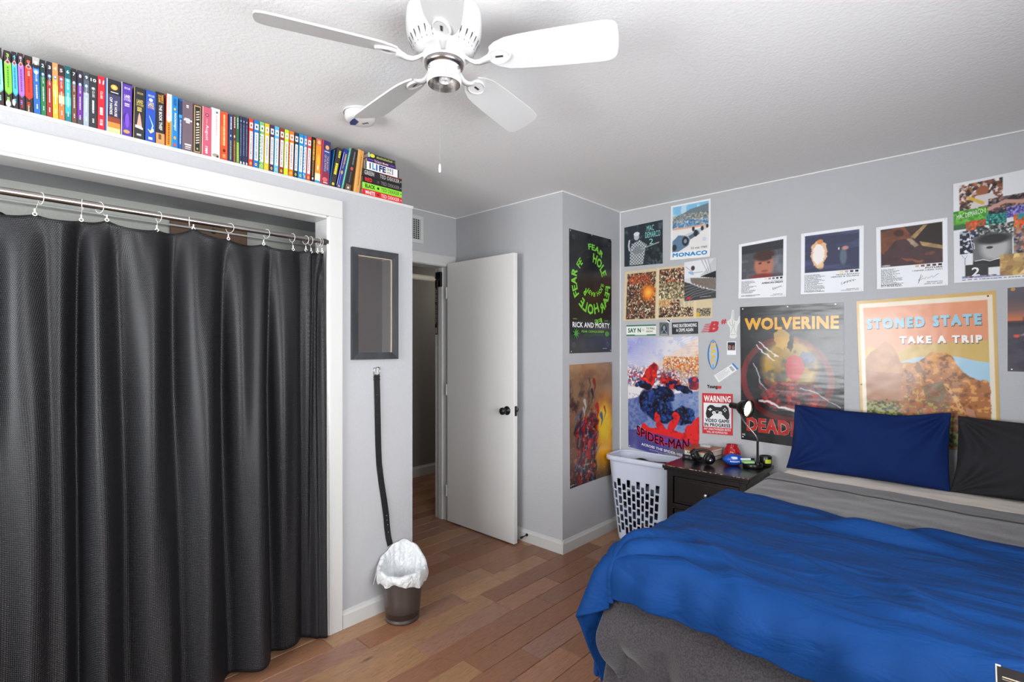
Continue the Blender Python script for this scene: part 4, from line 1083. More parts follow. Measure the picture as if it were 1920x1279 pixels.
# clothes in the hamper
def cloth_lump(name, label, col, x0, x1, y0, y1, z0, z1, seed, mat_=None):
    cx, cy, cz = (x0 + x1) / 2, (y0 + y1) / 2, (z0 + z1) / 2
    rn = random.Random(seed); mb = MB((cx, cy, z0)); P = np.zeros((26, 48, 3))
    for j in range(26):
        th = -PI / 2 + PI * j / 25
        for i in range(48):
            a = 2 * PI * i / 48
            ex = lambda v, k: math.copysign(abs(v) ** k, v)
            d = Vector((ex(math.cos(a), .45) * ex(math.cos(th), .35), ex(math.sin(a), .45) * ex(math.cos(th), .35), ex(math.sin(th), .6)))
            n = mnoise.noise(Vector((d.x * 2.2 + seed, d.y * 2.2, d.z * 2.2))) * .22
            s_ = (1 + n) / 1.14
            P[j, i] = (cx + d.x * (x1 - x0) / 2 * min(s_, 1), cy + d.y * (y1 - y0) / 2 * min(s_, 1), cz + d.z * (z1 - z0) / 2 * min(s_, 1))
    gridsurf(mb, P, col, closed_u=True)
    o = mb.build(name, mat_ or M_CLOTH); return tag(o, label, 'clothing', 'clothes in the laundry hamper')
M_CLOTH = print_mat('laundry_cloth', .9, .4, 60)
cl = [('red shirt at the bottom of the hamper seen through its slots', '#c2202c', -1.84, -1.62, 3.262, 3.42, .012, .105),
      ('dark navy jeans low in the hamper, left side', '#252f48', -1.955, -1.845, 3.265, 3.42, .012, .13),
      ('steel blue shirt in the lower half of the hamper', '#33455f', -1.965, -1.62, 3.258, 3.43, .132, .215),
      ('black trousers across the middle of the hamper', '#16171b', -1.972, -1.60, 3.252, 3.436, .217, .34),
      ('light grey blue shirt in the upper middle of the hamper', '#6b7484', -1.90, -1.60, 3.245, 3.44, .342, .43),
      ('black socks stuffed at the left of the hamper', '#101114', -1.99, -1.905, 3.245, 3.44, .342, .43)]
for lb, c, *b in cl: cloth_lump('laundry', lb, c, *b, seed=len(lb))
cloth_lump('laundry', 'black shirt heaped on top of the full hamper', '#18181b', -2.0, -1.575, 3.232, 3.452, .432, .578, 5)

# ------------------------------------------------------------------ nightstand
NX0, NX1, NY0, NZ_ = -1.49, -.965, 3.005, .65
ns = empty('nightstand', ((NX0 + NX1) / 2, 3.24, 0), 'black two-drawer nightstand with chipped edges beside the bed', 'nightstand')
M_NS = mat('worn_black_lacquer', '#141214', .28, bump=.08, bscale=18, coat=.3)
mb = MB(ns.location); box(mb, NX0, NX1, NY0, 3.462, NZ_ - .022, NZ_, r=.004); box(mb, NX0 + .008, NX1 - .008, NY0 + .008, 3.458, NZ_ - .034, NZ_ - .022, r=.003); mb.build('tabletop', M_NS, ns)
mb = MB(ns.location)
rn = random.Random(8)
for i in range(34):
    x = rn.uniform(NX0 + .005, NX1 - .01); l = rn.uniform(.002, .012)
    box(mb, x, x + l, NY0 - .0004, NY0 + .003, NZ_ - .003, NZ_ + .0003, '#c8a284')
for i in range(7):
    y = rn.uniform(3.01, 3.3); box(mb, NX0 - .0004, NX0 + .002, y, y + rn.uniform(.003, .012), NZ_ - .003, NZ_ + .0003, '#b8937a')
mb.build('chipped_edge', P_TEX, ns, 'bare wood showing at chipped edges')
mb = MB(ns.location)
for b in ((NX0 + .022, NX0 + .062), (NX1 - .062, NX1 - .022)): box(mb, b[0], b[1], NY0 + .02, 3.455, 0, NZ_ - .034, r=.003)
box(mb, NX0 + .03, NX0 + .05, NY0 + .04, 3.45, .09, NZ_ - .034); box(mb, NX1 - .05, NX1 - .03, NY0 + .04, 3.45, .09, NZ_ - .034); box(mb, NX0 + .03, NX1 - .03, 3.43, 3.45, .09, NZ_ - .034)
for z in (.585, .385, .14): box(mb, NX0 + .06, NX1 - .06, NY0 + .022, NY0 + .05, z, z + .03, r=.003)
mb.build('body', M_NS, ns)
for z in (.418, .175):
    mb = MB(ns.location)
    box(mb, NX0 + .066, NX1 - .066, NY0 + .030, NY0 + .30, z, z + (.162 if z > .3 else .205), r=.002)
    box(mb, NX0 + .08, NX1 - .08, NY0 + .024, NY0 + .032, z + .014, z + (.148 if z > .3 else .19), r=.003)
    dr = mb.build('drawer', M_NS, ns)
    for kx in ((NX0 + NX1) / 2 + .01,):
        kz = z + .085
        k = MB(ns.location); lathe(k, [(.006, 0), (.006, .012), (.013, .018), (.015, .024), (.010, .029), (0, .03)], 20, c=(kx, NY0 + .026, kz), M=Matrix.Rotation(PI / 2, 4, 'X'))
        ko = k.build('knob', M_CHROME, dr, 'small silver knob'); ko.location = (0, 0, 0)

# things on the nightstand
T = NZ_ + .0006
def desk_book(x0, x1, y0, y1, z0, z1, cover, rot, label, spine=None, page='#e9e2d2', sc_='#f0f0f0'):
    c = Vector(((x0 + x1) / 2, (y0 + y1) / 2, z0)); R = Matrix.Translation(c) @ Matrix.Rotation(rot, 4, 'Z') @ Matrix.Translation(-c)
    mb = MB(c); ct = .002
    box(mb, x0, x1, y0, y1, z0, z0 + ct, cover, M=R); box(mb, x0, x1, y0, y1, z1 - ct, z1, cover, M=R); box(mb, x0, x1, y0, y0 + .003, z0, z1, cover, r=.001, M=R)
    if spine:
        text_on(mb, spine, lambda v: np.array([list(R @ Vector((x0 + .02 + q[0] * (x1 - x0) * .5, y0 - .0004, z0 + (z1 - z0) * (.28 + .44 * q[1])))) for q in v]), sc_, .02)
    o = mb.build('book', P_BOOK); tag(o, label, 'book', 'books on the nightstand')
    p = MB(c); box(p, x0 + .002, x1 - .002, y0 + .003, y1 - .002, z0 + ct, z1 - ct, page, M=R); p.build('pages', P_BOOK, o)
desk_book(-1.463, -1.285, 3.25, 3.445, T, T + .027, '#1c1d20', -.10, 'black book with grey spine title, bottom of the nightstand stack', 'GET CLOSER', sc_='#a0a2a6')
desk_book(-1.452, -1.288, 3.262, 3.45, T + .0275, T + .056, '#e8e2d6', -.12, 'thick cream book in the middle of the nightstand stack', 'PATRIOT', sc_='#3a3a3c')
desk_book(-1.455, -1.285, 3.258, 3.45, T + .0565, T + .072, '#a35a35', -.12, 'brown leather covered book on top of the nightstand stack', page='#f0ead8')
cb = MB((-1.36, 3.38, T + .073)); box(cb, -1.395, -1.325, 3.36, 3.40, T + .0726, T + .090, '#c9d2da', r=.004)
m_, nt_, b_ = _base('clear_plastic'); b_.inputs['Base Color'].default_value = (.75, .8, .85, 1); b_.inputs['Roughness'].default_value = .12; b_.inputs['Transmission Weight'].default_value = .55
tag(cb.build('plastic_case', m_), 'small clear plastic case lying on top of the brown book', 'case')
# headphones: two padded cups and a folded band
hd = empty('headphones', (-1.335, 3.215, T), 'black over-ear headphones leaning on the books', 'headphones')
def cup(c, ax, rad, nm):
    ax = Vector(ax).normalized(); M = Vector((0, 0, 1)).rotation_difference(ax).to_matrix().to_4x4(); mb = MB(hd.location)
    lathe(mb, [(0, -.022), (rad * .72, -.022), (rad * .9, -.016), (rad * .95, -.002), (rad * .86, 0)], 32, c=c, M=M)
    mb.build(nm, M_BLACKPL, hd)
    mb = MB(hd.location); lathe(mb, [(rad * .6, -.001), (rad * .98, 0), (rad * 1.06, .007), (rad * 1.0, .016), (rad * .75, .02), (rad * .55, .013), (rad * .5, .004), (0, .003)], 32, c=c, M=M)
    mb.build('ear_pad', M_LEATHER, hd)
cup((-1.372, 3.225, T + .043), (.75, .25, .35), .038, 'ear_cup'); cup((-1.262, 3.185, T + .040), (-.9, .45, .12), .037, 'ear_cup')
mb = MB(hd.location); pts = []
for i in range(25):
    a = PI * i / 24; pts.append((-1.318 - .058 * math.cos(a), 3.205 - .02 * math.cos(a) + .0 + .022 * math.sin(a), T + .05 + .032 * math.sin(a)))
tube(mb, pts, .0085, 12); mb.build('headband', M_LEATHER, hd)
mb = MB(hd.location); lathe(mb, [(0, 0), (.012, 0), (.014, .004), (0, .005)], 20, c=(-1.245, 3.165, T + .035), M=Vector((0, 0, 1)).rotation_difference(Vector((.7, -.6, .2))).to_matrix().to_4x4()); mb.build('ear_cup_badge', M_STEEL, hd)
# red ribbed glass jar
jr = MB((-1.205, 3.415, T)); lathe(jr, [(0, 0), (.038, 0), (.046, .012), (.053, .04), (.050, .065), (.038, .088), (.033, .098), (.036, .104), (.033, .105), (.030, .098), (.046, .06), (.042, .02), (0, .006)], 40, c=(-1.205, 3.415, T))
mr_, nt_, b_ = _base('red_crackle_glass'); b_.inputs['Base Color'].default_value = (.55, .01, .015, 1); b_.inputs['Roughness'].default_value = .12; b_.inputs['Transmission Weight'].default_value = .25
vn = nt_.nodes.new('ShaderNodeTexVoronoi'); vn.inputs['Scale'].default_value = 90; tn = nt_.nodes.new('ShaderNodeTexCoord'); nt_.links.new(tn.outputs['Object'], vn.inputs['Vector'])
bn_ = nt_.nodes.new('ShaderNodeBump'); bn_.inputs['Strength'].default_value = .7; bn_.inputs['Distance'].default_value = .004; nt_.links.new(vn.outputs['Distance'], bn_.inputs['Height']); nt_.links.new(bn_.outputs[0], b_.inputs['Normal'])
tag(jr.build('glass_jar', mr_), 'red crackled glass jar behind the blue football', 'jar')
# mini football
fb = empty('toy_football', (-1.152, 3.285, T + .036), 'small blue foam football with white laces on the nightstand', 'football')
Mf = Matrix.Translation((-1.152, 3.285, T + .0365)) @ Matrix.Rotation(.55, 4, 'Z') @ Matrix.Rotation(PI / 2, 4, 'Y')
mb = MB(fb.location); lathe(mb, [(.0005 if abs(z) > .0639 else .0362 * (max(0, 1 - (abs(z) / .064) ** 1.9)) ** .72, z) for z in np.linspace(-.064, .064, 33)], 40, '#1550b8', M=Mf)
mb.build('ball', P_PLAIN, fb)
mb = MB(fb.location)
def fbp(u, ang, lift=.0006):
    r = .0362 * (max(0, 1 - (abs(u) / .064) ** 1.9)) ** .72 + lift
    return Mf @ Vector((r * math.cos(ang), r * math.sin(ang), u))
def patch(u0, u1, a0, a1, c):
    a0, a1 = math.radians(a0), math.radians(a1); n = 6
    V = [fbp(u0 + (u1 - u0) * i / n, a) for i in range(n + 1) for a in (a0, a1)]
    mb.add(V, [(2 * i, 2 * i + 2, 2 * i + 3, 2 * i + 1) for i in range(n)], c)
patch(-.026, .030, -80, -76, '#f2f2f4')
for i in range(7): patch(-.024 + i * .0085, -.021 + i * .0085, -86, -70, '#f4f4f6')
mb.build('laces', P_STICK, fb, 'white laces')
mb = MB(fb.location)
patch(-.018, .012, -128, -112, '#cfd6e4'); patch(-.012, .016, -111, -104, '#e8ecf4'); patch(.0, .018, -127, -105, '#dfe5f0')
mb.build('printed_emblem', P_STICK, fb, 'white printed emblem')

# desk lamp with pen tray base
LX, LY = -1.045, 3.315
lp = empty('desk_lamp', (LX, LY, T), 'black gooseneck desk lamp switched on at the back of the nightstand', 'desk lamp')
mb = MB(lp.location); lathe(mb, [(0, 0), (.055, 0), (.0575, .004), (.0575, .022), (.055, .026), (.050, .026), (.048, .012), (0, .012)], 44, c=(LX, LY, T)); mb.build('lamp_base', M_BLACKPL, lp)
mb = MB(lp.location)
sx, sy = LX + .024, LY + .012
tube(mb, [(sx, sy, T + .012), (sx, sy, T + .030), (sx, sy, T + .034)], [.017, .016, .009], 20)
tube(mb, [(sx, sy, T + .03), (sx, sy, T + .165)], .0068, 16); mb.build('lamp_stem', M_BLACKPL, lp)
def bez(p0, p1, p2, p3, n=28):
    return [Vector(p0) * (1 - t) ** 3 + Vector(p1) * 3 * t * (1 - t) ** 2 + Vector(p2) * 3 * t * t * (1 - t) + Vector(p3) * t ** 3 for t in [i / n for i in range(n + 1)]]
HC = Vector((-1.048, 3.262, 1.013))     # centre of the glowing opening
AX = Vector((.96, -.24, -.10)).normalized()
back = HC - AX * .085
mb = MB(lp.location); tube(mb, bez((sx, sy, T + .16), (sx, sy, T + .215), back + Vector((.015, .01, -.105)), back + AX * .02 + Vector((0, 0, -.018))), .0042, 12); mb.build('gooseneck', M_CHROME, lp)
Mh = Vector((0, 0, 1)).rotation_difference(AX).to_matrix().to_4x4()
mb = MB(lp.location); lathe(mb, [(0, -.128), (.017, -.128), (.0195, -.124), (.0195, -.078), (.030, -.070), (.044, -.052), (.052, -.028), (.0545, -.002), (.0525, 0), (.050, -.026), (.042, -.05), (.02, -.066), (0, -.066)], 44, c=HC, M=Mh); mb.build('lamp_shade', M_BLACKPL, lp)
me_, nt_, b_ = _base('lit_bulb'); b_.inputs['Emission Color'].default_value = (1, .86, .62, 1); b_.inputs['Emission Strength'].default_value = 13; b_.inputs['Base Color'].default_value = (1, .9, .75, 1)
mb = MB(lp.location); lathe(mb, [(.045, -.024), (.040, -.016), (.026, -.009), (0, -.006)], 36, c=HC, M=Mh); mb.build('light_bulb', me_, lp, 'glowing warm bulb')
# marker and green notes lying in the lamp's tray
mk = MB((LX - .02, LY - .012, T + .036))
d = Vector((.70, .66, .0)).normalized(); c0 = Vector((LX - .064, LY - .03, T + .0445))
tube(mk, [c0, c0 + d * .062], .0062, 14, '#eef0f2'); tube(mk, [c0 + d * .012, c0 + d * .05], .0064, 14, '#dfe6ee'); tube(mk, [c0 + d * .062, c0 + d * .084], .0068, 14, '#16254a')
tag(mk.build('marker_pen', P_PLAIN), 'white marker pen with dark blue cap lying across the lamp base', 'marker')
nb = MB((LX - .02, LY - .02, T + .026)); Mn = Matrix.Translation((LX - .022, LY - .018, 0)) @ Matrix.Rotation(.75, 4, 'Z')
box(nb, -.032, .032, -.018, .022, T + .0262, T + .0375, '#a9d890', M=Mn); tag(nb.build('sticky_notes', P_STICK), 'pad of light green sticky notes on the lamp base', 'notes')
# dark canister with a yellow-green label
cn = empty('canister', (-.952, 3.345, 0), 'round dark canister with a yellow-green label between the lamp and the bed', 'canister')
cn.location = (-1.0, 3.395, T)
CX, CY = -.998, 3.405
mb = MB(cn.location)
cn.location = (CX - .0, CY, T); mb.loc = Vector(cn.location)
lathe(mb, [(0, 0), (.034, 0), (.036, .003), (.036, .060), (.034, .063), (.030, .063), (.029, .058), (0, .058)], 40, c=(CX, CY, T)); mb.build('canister_body', M_BLACKPL, cn)
mb = MB(cn.location)
V = []
for q in range(9):
    a = -1.35 + q * .13
    for z in (.022, .046): V.append((CX + .0364 * math.cos(a), CY + .0364 * math.sin(a), T + z))
mb.add(V, [(2 * q, 2 * q + 2, 2 * q + 3, 2 * q + 1) for q in range(8)], '#b9c92c', True); mb.build('label', P_STICK, cn, 'yellow-green label')

# ------------------------------------------------------------------ black dresser corner near the camera
dr = empty('dresser', (.5, .85, 0), 'black dresser corner with pale inlaid edge lines at the foot of the bed', 'dresser')
mb = MB(dr.location); box(mb, .013, RIGHT_X - .03, .62, 1.092, .872, .9, r=.002); mb.build('dresser_top', M_NS, dr)
mb = MB(dr.location)
box(mb, .03, RIGHT_X - .045, .64, 1.075, .06, .872, r=.002)
for a, b in ((.04, .09), (.66, .69)):
    for c_, d_ in ((.65, .69), (1.02, 1.06)): box(mb, a, b, c_, d_, 0, .06)
mb.build('dresser_body', M_NS, dr)
mb = MB(dr.location)
box(mb, .0128, .0143, .63, 1.0922, .898, .9004, '#b8ab98'); box(mb, .0128, .019, 1.088, 1.0923, .898, .9005, '#d0c8bc')
box(mb, .02, .40, 1.0545, 1.057, .8995, .9006, '#b8a890'); box(mb, .02, .40, 1.048, 1.0495, .8995, .9005, '#8a7a66'); box(mb, .058, .060, .63, 1.035, .8995, .9005, '#b8a890'); box(mb, .058, .5, 1.033, 1.0355, .8995, .9005, '#c8b8a0')
mb.build('inlay_lines', P_TEX, dr, 'pale worn lines')

# ------------------------------------------------------------------ bed
BX0, BX1, BY0, BY1 = -.88, .60, 1.43, 3.455
bf = empty('bed_frame', ((BX0 + BX1) / 2, (BY0 + BY1) / 2, 0), 'low dark metal bed frame under the mattress', 'bed frame')
mb = MB(bf.location)
for b in ((BX0 + .03, BX0 + .07, BY0 + .05, BY1 - .03), (BX1 - .07, BX1 - .03, BY0 + .05, BY1 - .03), (BX0 + .03, BX1 - .03, BY0 + .05, BY0 + .09), (BX0 + .03, BX1 - .03, BY1 - .07, BY1 - .03)): box(mb, *b, .19, .225, r=.003)
mb.build('rails', mat('dark_bed_metal', '#2a2b26', .5), bf)
for x in (BX0 + .06, BX1 - .12):
    for y in (BY0 + .08, 2.4, BY1 - .12):
        mb = MB(bf.location); box(mb, x - .02, x + .05, y - .03, y + .05, 0, .19, r=.003); mb.build('leg', mat('olive_leg', '#35382f', .6), bf)
ma = empty('mattress', ((BX0 + BX1) / 2, (BY0 + BY1) / 2, .226), 'thick mattress made up with a cream fitted sheet', 'mattress')
M_SHEET = mat('cream_sheet', '#efe6dc', .85, bump=.25, bscale=9)
mb = MB(ma.location); box(mb, BX0 + .006, BX1 - .006, BY0 + .006, BY1 - .004, .226, .50, r=.03, seg=3); mb.build('mattress_core', M_WHITE, ma)
mb = MB(ma.location); NXm, NYm = 70, 90
P = np.zeros((NYm, NXm, 3))
for j in range(NYm):
    for i in range(NXm):
        u = i / (NXm - 1) * 2 - 1; v = j / (NYm - 1) * 2 - 1
        x = (BX0 + BX1) / 2 + u * (BX1 - BX0) / 2 * 1.0; y = (BY0 + BY1) / 2 + v * (BY1 - BY0) / 2
        e_ = max(0, (abs(u) - .90) / .10); f_ = max(0, (abs(v) - .93) / .07)
        z = .674 - .05 * (1 - math.sqrt(max(0, 1 - e_ * e_))) - .05 * (1 - math.sqrt(max(0, 1 - f_ * f_)))
        z += .0045 * mnoise.noise(Vector((x * 9, y * 9, 1))) + .004 * mnoise.noise(Vector((x * 3, y * 22, 4)))
        P[j, i] = (x, y, z)
gridsurf(mb, P)
side = []
ring = [(0, i) for i in range(NXm)] + [(j, NXm - 1) for j in range(1, NYm)] + [(NYm - 1, i) for i in range(NXm - 2, -1, -1)] + [(j, 0) for j in range(NYm - 2, 0, -1)]
R_ = np.array([P[j, i] for j, i in ring]); Q = np.stack([R_ * [1, 1, 0] + [0, 0, .24], R_]); gridsurf(mb, Q, closed_u=True)
mb.build('fitted_sheet', M_SHEET, ma)

def ridge(x, y, z): return 1 - abs(mnoise.noise(Vector((x, y, z)))) * 2.2
def drape(x, y, xc, yc, zt, rd, bulge=0.0, corner=.10, fold=None):
    """a sheet lying at zt that rolls over the edges x = xc (left) and y = yc (foot) and hangs; x, y are measured along the cloth"""
    s, t = max(0.0, xc - x), max(0.0, yc - y)
    r = math.hypot(s, t)
    if r == 0: return Vector((x, y, zt)), 0.0
    q = rd * PI / 2
    if r < q: h, d = rd * math.sin(r / rd), rd * (1 - math.cos(r / rd))
    else: h, d = rd, rd + r - q
    ds, dt = s / r, t / r
    k = (2 * ds * dt) ** 2
    h += corner * d * k
    if bulge: h += bulge * math.sin(min(1, max(0, d - .10) / .20) * PI)
    if fold: h += fold(x, y, d, ds, dt) * (min(1, d / .06) if not bulge else min(1, max(0, d - .12) / .08))
    return Vector((min(x, xc) if s == 0 else xc, min(y, yc) if t == 0 else yc, zt)) + Vector((x - xc if s == 0 else -h * ds, y - yc if t == 0 else -h * dt, -d)), d
def cloth(name, P, m, thick, levels, label, cat, offset=0):
    mb = MB((float(P[..., 0].mean()), float(P[..., 1].mean()), .5)); gridsurf(mb, P)
    o = mb.build(name, m)
    s1 = o.modifiers.new('thickness', 'SOLIDIFY'); s1.thickness = thick; s1.offset = offset
    s2 = o.modifiers.new('smooth', 'SUBSURF'); s2.levels = levels; s2.render_levels = levels
    return tag(o, label, cat)
# fuzzy fleece
M_FLEECE, nt, b = _base('grey_fleece')
L = nt.links.new; N = nt.nodes.new
tc = N('ShaderNodeTexCoord'); n1 = N('ShaderNodeTexNoise'); n1.inputs['Scale'].default_value = 230; n1.inputs['Detail'].default_value = 3; L(tc.outputs['Object'], n1.inputs['Vector'])
r_ = N('ShaderNodeMapRange'); r_.inputs['From Min'].default_value = .38; r_.inputs['From Max'].default_value = .62; L(n1.outputs['Fac'], r_.inputs['Value'])
mx = N('ShaderNodeMix'); mx.data_type = 'RGBA'; mx.inputs['A'].default_value = (*lin('#2b282c'), 1); mx.inputs['B'].default_value = (*lin('#433e42'), 1); L(r_.outputs[0], mx.inputs['Factor']); L(mx.outputs['Result'], b.inputs['Base Color'])
b.inputs['Roughness'].default_value = .95; b.inputs['Sheen Weight'].default_value = .4
bp = N('ShaderNodeBump'); bp.inputs['Strength'].default_value = .5; bp.inputs['Distance'].default_value = .004; L(n1.outputs['Fac'], bp.inputs['Height']); L(bp.outputs[0], b.inputs['Normal'])
M_BLUE, nt, b = _base('blue_cotton')
L = nt.links.new; N = nt.nodes.new
b.inputs['Base Color'].default_value = (*lin('#04366f'), 1); b.inputs['Roughness'].default_value = .75; b.inputs['Specular IOR Level'].default_value = .2
tc = N('ShaderNodeTexCoord'); mp = N('ShaderNodeMapping'); mp.inputs['Scale'].default_value = (2.2, 7, 4); mp.inputs['Rotation'].default_value = (0, 0, -.25); L(tc.outputs['Object'], mp.inputs[0])
n1 = N('ShaderNodeTexNoise'); n1.inputs['Scale'].default_value = 2.2; n1.inputs['Detail'].default_value = 4; n1.inputs['Distortion'].default_value = .7; L(mp.outputs[0], n1.inputs['Vector'])
bp = N('ShaderNodeBump'); bp.inputs['Strength'].default_value = .55; bp.inputs['Distance'].default_value = .03; L(n1.outputs['Fac'], bp.inputs['Height']); L(bp.outputs[0], b.inputs['Normal'])
NI, NJ = 150, 190
blanket = np.zeros((NJ, NI, 3))
for j in range(NJ):
    for i in range(NI):
        u, v = i / (NI - 1), j / (NJ - 1)
        x = -.945 + u * (.60 + .945); y = 1.135 + v * (3.05 - 1.135)
        if v > .5: y -= ((v - .5) * 2) ** 1.5 * (.02 + .075 * min(1, max(0, (x + .75) / .7)) + .010 * math.sin(x * 9))
        fo = lambda x, y, d, ds, dt: .020 * math.sin(x * 17 + d * 20) + .010 * math.sin(x * 37 - d * 11 + 1) if dt > .3 else .004 * math.sin(y * 30)
        p, d = drape(x, y, -.815, 1.485, .690, .062, .035, .15, fo)
        if d == 0: p.z += .005 * mnoise.noise(Vector((x * 3, y * 9, 1))) + .004 * mnoise.noise(Vector((x * 9, y * 14, 2)))
        blanket[j, i] = p
fb_ = cloth('fleece_blanket', blanket, M_FLEECE, .010, 1, 'grey fleece blanket spread over the bed under the blue comforter', 'blanket', 1)
hb_ = blanket[172:, :].copy(); hb_ = hb_ + np.array([0, .004, .0165]); mbh = MB(tuple(fb_.location)); gridsurf(mbh, hb_)
ho = mbh.build('turned_hem', mat('grey_fleece_hem', '#302e32', .95, bump=.3, bscale=80, sheen=.3), fb_, 'darker smooth turned-back hem')
sh_ = ho.modifiers.new('thickness', 'SOLIDIFY'); sh_.thickness = .006; sh_.offset = -1
ss_ = ho.modifiers.new('smooth', 'SUBSURF'); ss_.levels = 1; ss_.render_levels = 1
# the lower part of the blanket hanging loose under the foot end
low = np.zeros((40, 110, 3))
for j in range(40):
    for i in range(110):
        u, t = i / 109, j / 39
        x = -.875 + u * 1.38; z = .50 - t * (.38 - .05 * math.sin(u * 9))
        low[j, i] = (x + .02 * math.sin(z * 14), 1.418 - .030 * t - (.018 * math.sin(x * 23 + z * 12) + .010 * math.sin(x * 41 - z * 7)) * (.3 + .7 * t), z)
mbh = MB(tuple(fb_.location)); gridsurf(mbh, low[::-1])
lo_ = mbh.build('hanging_fold', M_FLEECE, fb_); sh_ = lo_.modifiers.new('thickness', 'SOLIDIFY'); sh_.thickness = .007; sh_.offset = 0
NI, NJ = 300, 190
comf = np.zeros((NJ, NI, 3))
for j in range(NJ):
    for i in range(NI):
        u, v = i / (NI - 1), j / (NJ - 1)
        xl = -1.275 + .02 * math.sin(v * 7) ; x = xl + u * (.60 - xl)
        yh = 2.37 + .05 * math.exp(-((x + .72) / .10) ** 2) - .16 * max(0, -x - .78) - .05 * math.exp(-((x + .30) / .16) ** 2)
        y0_ = 1.285 - .025 * math.sin(x * 4 + 1) + .006 * math.sin(x * 23)
        y = y0_ + v * (yh - y0_)
        w = mnoise.noise(Vector((x * 1.1, y * 1.6, 3)))
        def fo(x, y, d, ds, dt):
            if dt > .35 and ds < .35: return .012 * math.sin(x * 24 + 2 * w) + .006 * math.sin(x * 51)
            if ds > .35 and dt < .35: return .012 * math.sin(y * 17 + 2) * min(1, d * 5)
            return .035 * math.sin(math.atan2(dt, ds) * 9 + 1.2) * min(1, d * 5)
        p, d = drape(x, y, -.835, 1.465, .728, .075, .0, .22, fo)
        # long soft drag lines across the bed, gathers at the foot corner, a deep tuck by the turned edge
        r1 = max(0, ridge(x * .8 + w * .5, (y + .25 * x) * 4.2 + w * .9, 1)) ** 3; r2 = max(0, ridge(x * .9 + 5, (y - .10 * x) * 9 + w, 2)) ** 3
        h = .022 * r1 * (.3 + abs(w)) + .0045 * r2 - .003 + .020 * w + .006 * mnoise.noise(Vector((x * 7, y * 12, 5)))
        ax_, ay_ = x + .86, y - 1.40; ra = math.hypot(ax_, ay_)
        h += .022 * math.exp(-(ra / .32) ** 2) * math.sin(math.atan2(ay_, ax_) * 10 + ra * 7) * min(1, ra / .10)
        a2 = max(0, ridge((x * .8 + y * .6) * 4.5, (y * .8 - x * .6) * 1.2, 8)) ** 3; h += .022 * a2 * math.exp(-((y - 1.58) / .2) ** 2)
        h += -.045 * math.exp(-((x + .25) / .13) ** 2 - ((y - 2.24) / .045) ** 2) + .042 * math.exp(-((x + .24) / .17) ** 2 - ((y - 2.15) / .032) ** 2) - .018 * math.exp(-((x + .30) / .2) ** 2 - ((y - 2.09) / .03) ** 2)
        # the hem rolls down onto the blanket at the head side
        h -= .014 * max(0, 1 - (yh - y) / .03)
        p.z += h * max(0.0, 1 - d / .07)
        comf[j, i] = p
cloth('comforter', comf, M_BLUE, .022, 1, 'bright blue comforter spread over the lower half of the bed', 'comforter', 1)

# pillows standing against the wall
def pillow(name, cx, w, h, z0, y, thick, lean, seed, m, label, loc_tilt=0.0, slump=0.02):
    mb = MB((cx, y, z0)); NU_, NV_ = 64, 48
    rn = random.Random(seed)
    def surf(sgn):
        P = np.zeros((NV_, NU_, 3))
        for j in range(NV_):
            for i in range(NU_):
                u = i / (NU_ - 1) * 2 - 1; v = j / (NV_ - 1) * 2 - 1
                # squashed square outline pulled in between its corners
                px = u * (1 - .055 * (1 - u * u) * 0 - .05 * (1 - v * v) * abs(u) ** 3 * 0) * w / 2
                pin_x = 1 - .022 * (1 - abs(v) ** 2.2); pin_y = 1 - .03 * (1 - abs(u) ** 2.2)
                px = u * pin_x * w / 2; pz = v * pin_y * h / 2
                if u < -.5: px -= slump * (max(0, -v) ** 2) * ((-u - .5) * 2); px += slump * .5 * max(0, v) * ((-u - .5) * 2)
                pz -= .012 * (1 - u * u) * max(0, v) + .014 * max(0, v) * max(0, u) * math.sin(u * 5)
                t = max(0, (1 - abs(u) ** 2.6)) ** .5 * max(0, (1 - abs(v) ** 2.6)) ** .5
                d = thick * t
                q = Vector((px * 3.2 + seed, pz * 3.2, sgn))
                wrk = (mnoise.noise(q) * .030 + mnoise.noise(q * 2.3) * .020 + .006 * math.sin(9 * (px * .8 + pz * 1.3) + seed + 3 * mnoise.noise(q))) * (.35 + .65 * t)
                # folds radiating from the lower corners
                for cxn, czn in ((-1, -1), (1, 1), (-1, 1)):
                    dx, dz = (u - cxn) * w / 2, (v - czn) * h / 2; r_ = math.hypot(dx, dz)
                    wrk += .016 * math.exp(-(r_ / .24) ** 2) * math.sin(math.atan2(dz, dx) * 14 + seed)
                yy = sgn * (d / 2 + wrk * (1 if sgn < 0 else .2) * min(1, t * 3))
                P[j, i] = (px, yy, pz + h / 2)
        return P
    Mr = Matrix.Translation((cx, y, z0)) @ Matrix.Rotation(loc_tilt, 4, 'Y') @ Matrix.Rotation(lean, 4, 'X')
    for sgn in (-1, 1):
        P = surf(sgn); W_ = np.array([list(Mr @ Vector(p)) for p in P.reshape(-1, 3)]).reshape(P.shape)
        if sgn > 0: W_ = W_[:, ::-1]
        gridsurf(mb, W_)
    o = mb.build(name, m)
    wd = o.modifiers.new('weld', 'WELD'); wd.merge_threshold = .0006
    sb = o.modifiers.new('smooth', 'SUBSURF'); sb.levels = 1; sb.render_levels = 1
    return tag(o, label, 'pillow', 'pillows against the wall')
M_NAVY = mat('navy_pillowcase', '#082256', .85, bump=.35, bscale=14, spec=.2)
M_CHAR = mat('charcoal_pillowcase', '#29282c', .88, bump=.35, bscale=14, spec=.2)
pillow('pillow', -.482, .73, .385, .672, 3.325, .17, -.20, 2.0, M_NAVY, 'navy blue pillow standing against the wall at the left of the bed')
pillow('pillow', .282, .785, .385, .672, 3.33, .16, -.20, 7.0, M_CHAR, 'charcoal grey pillow standing against the wall right of the navy one')

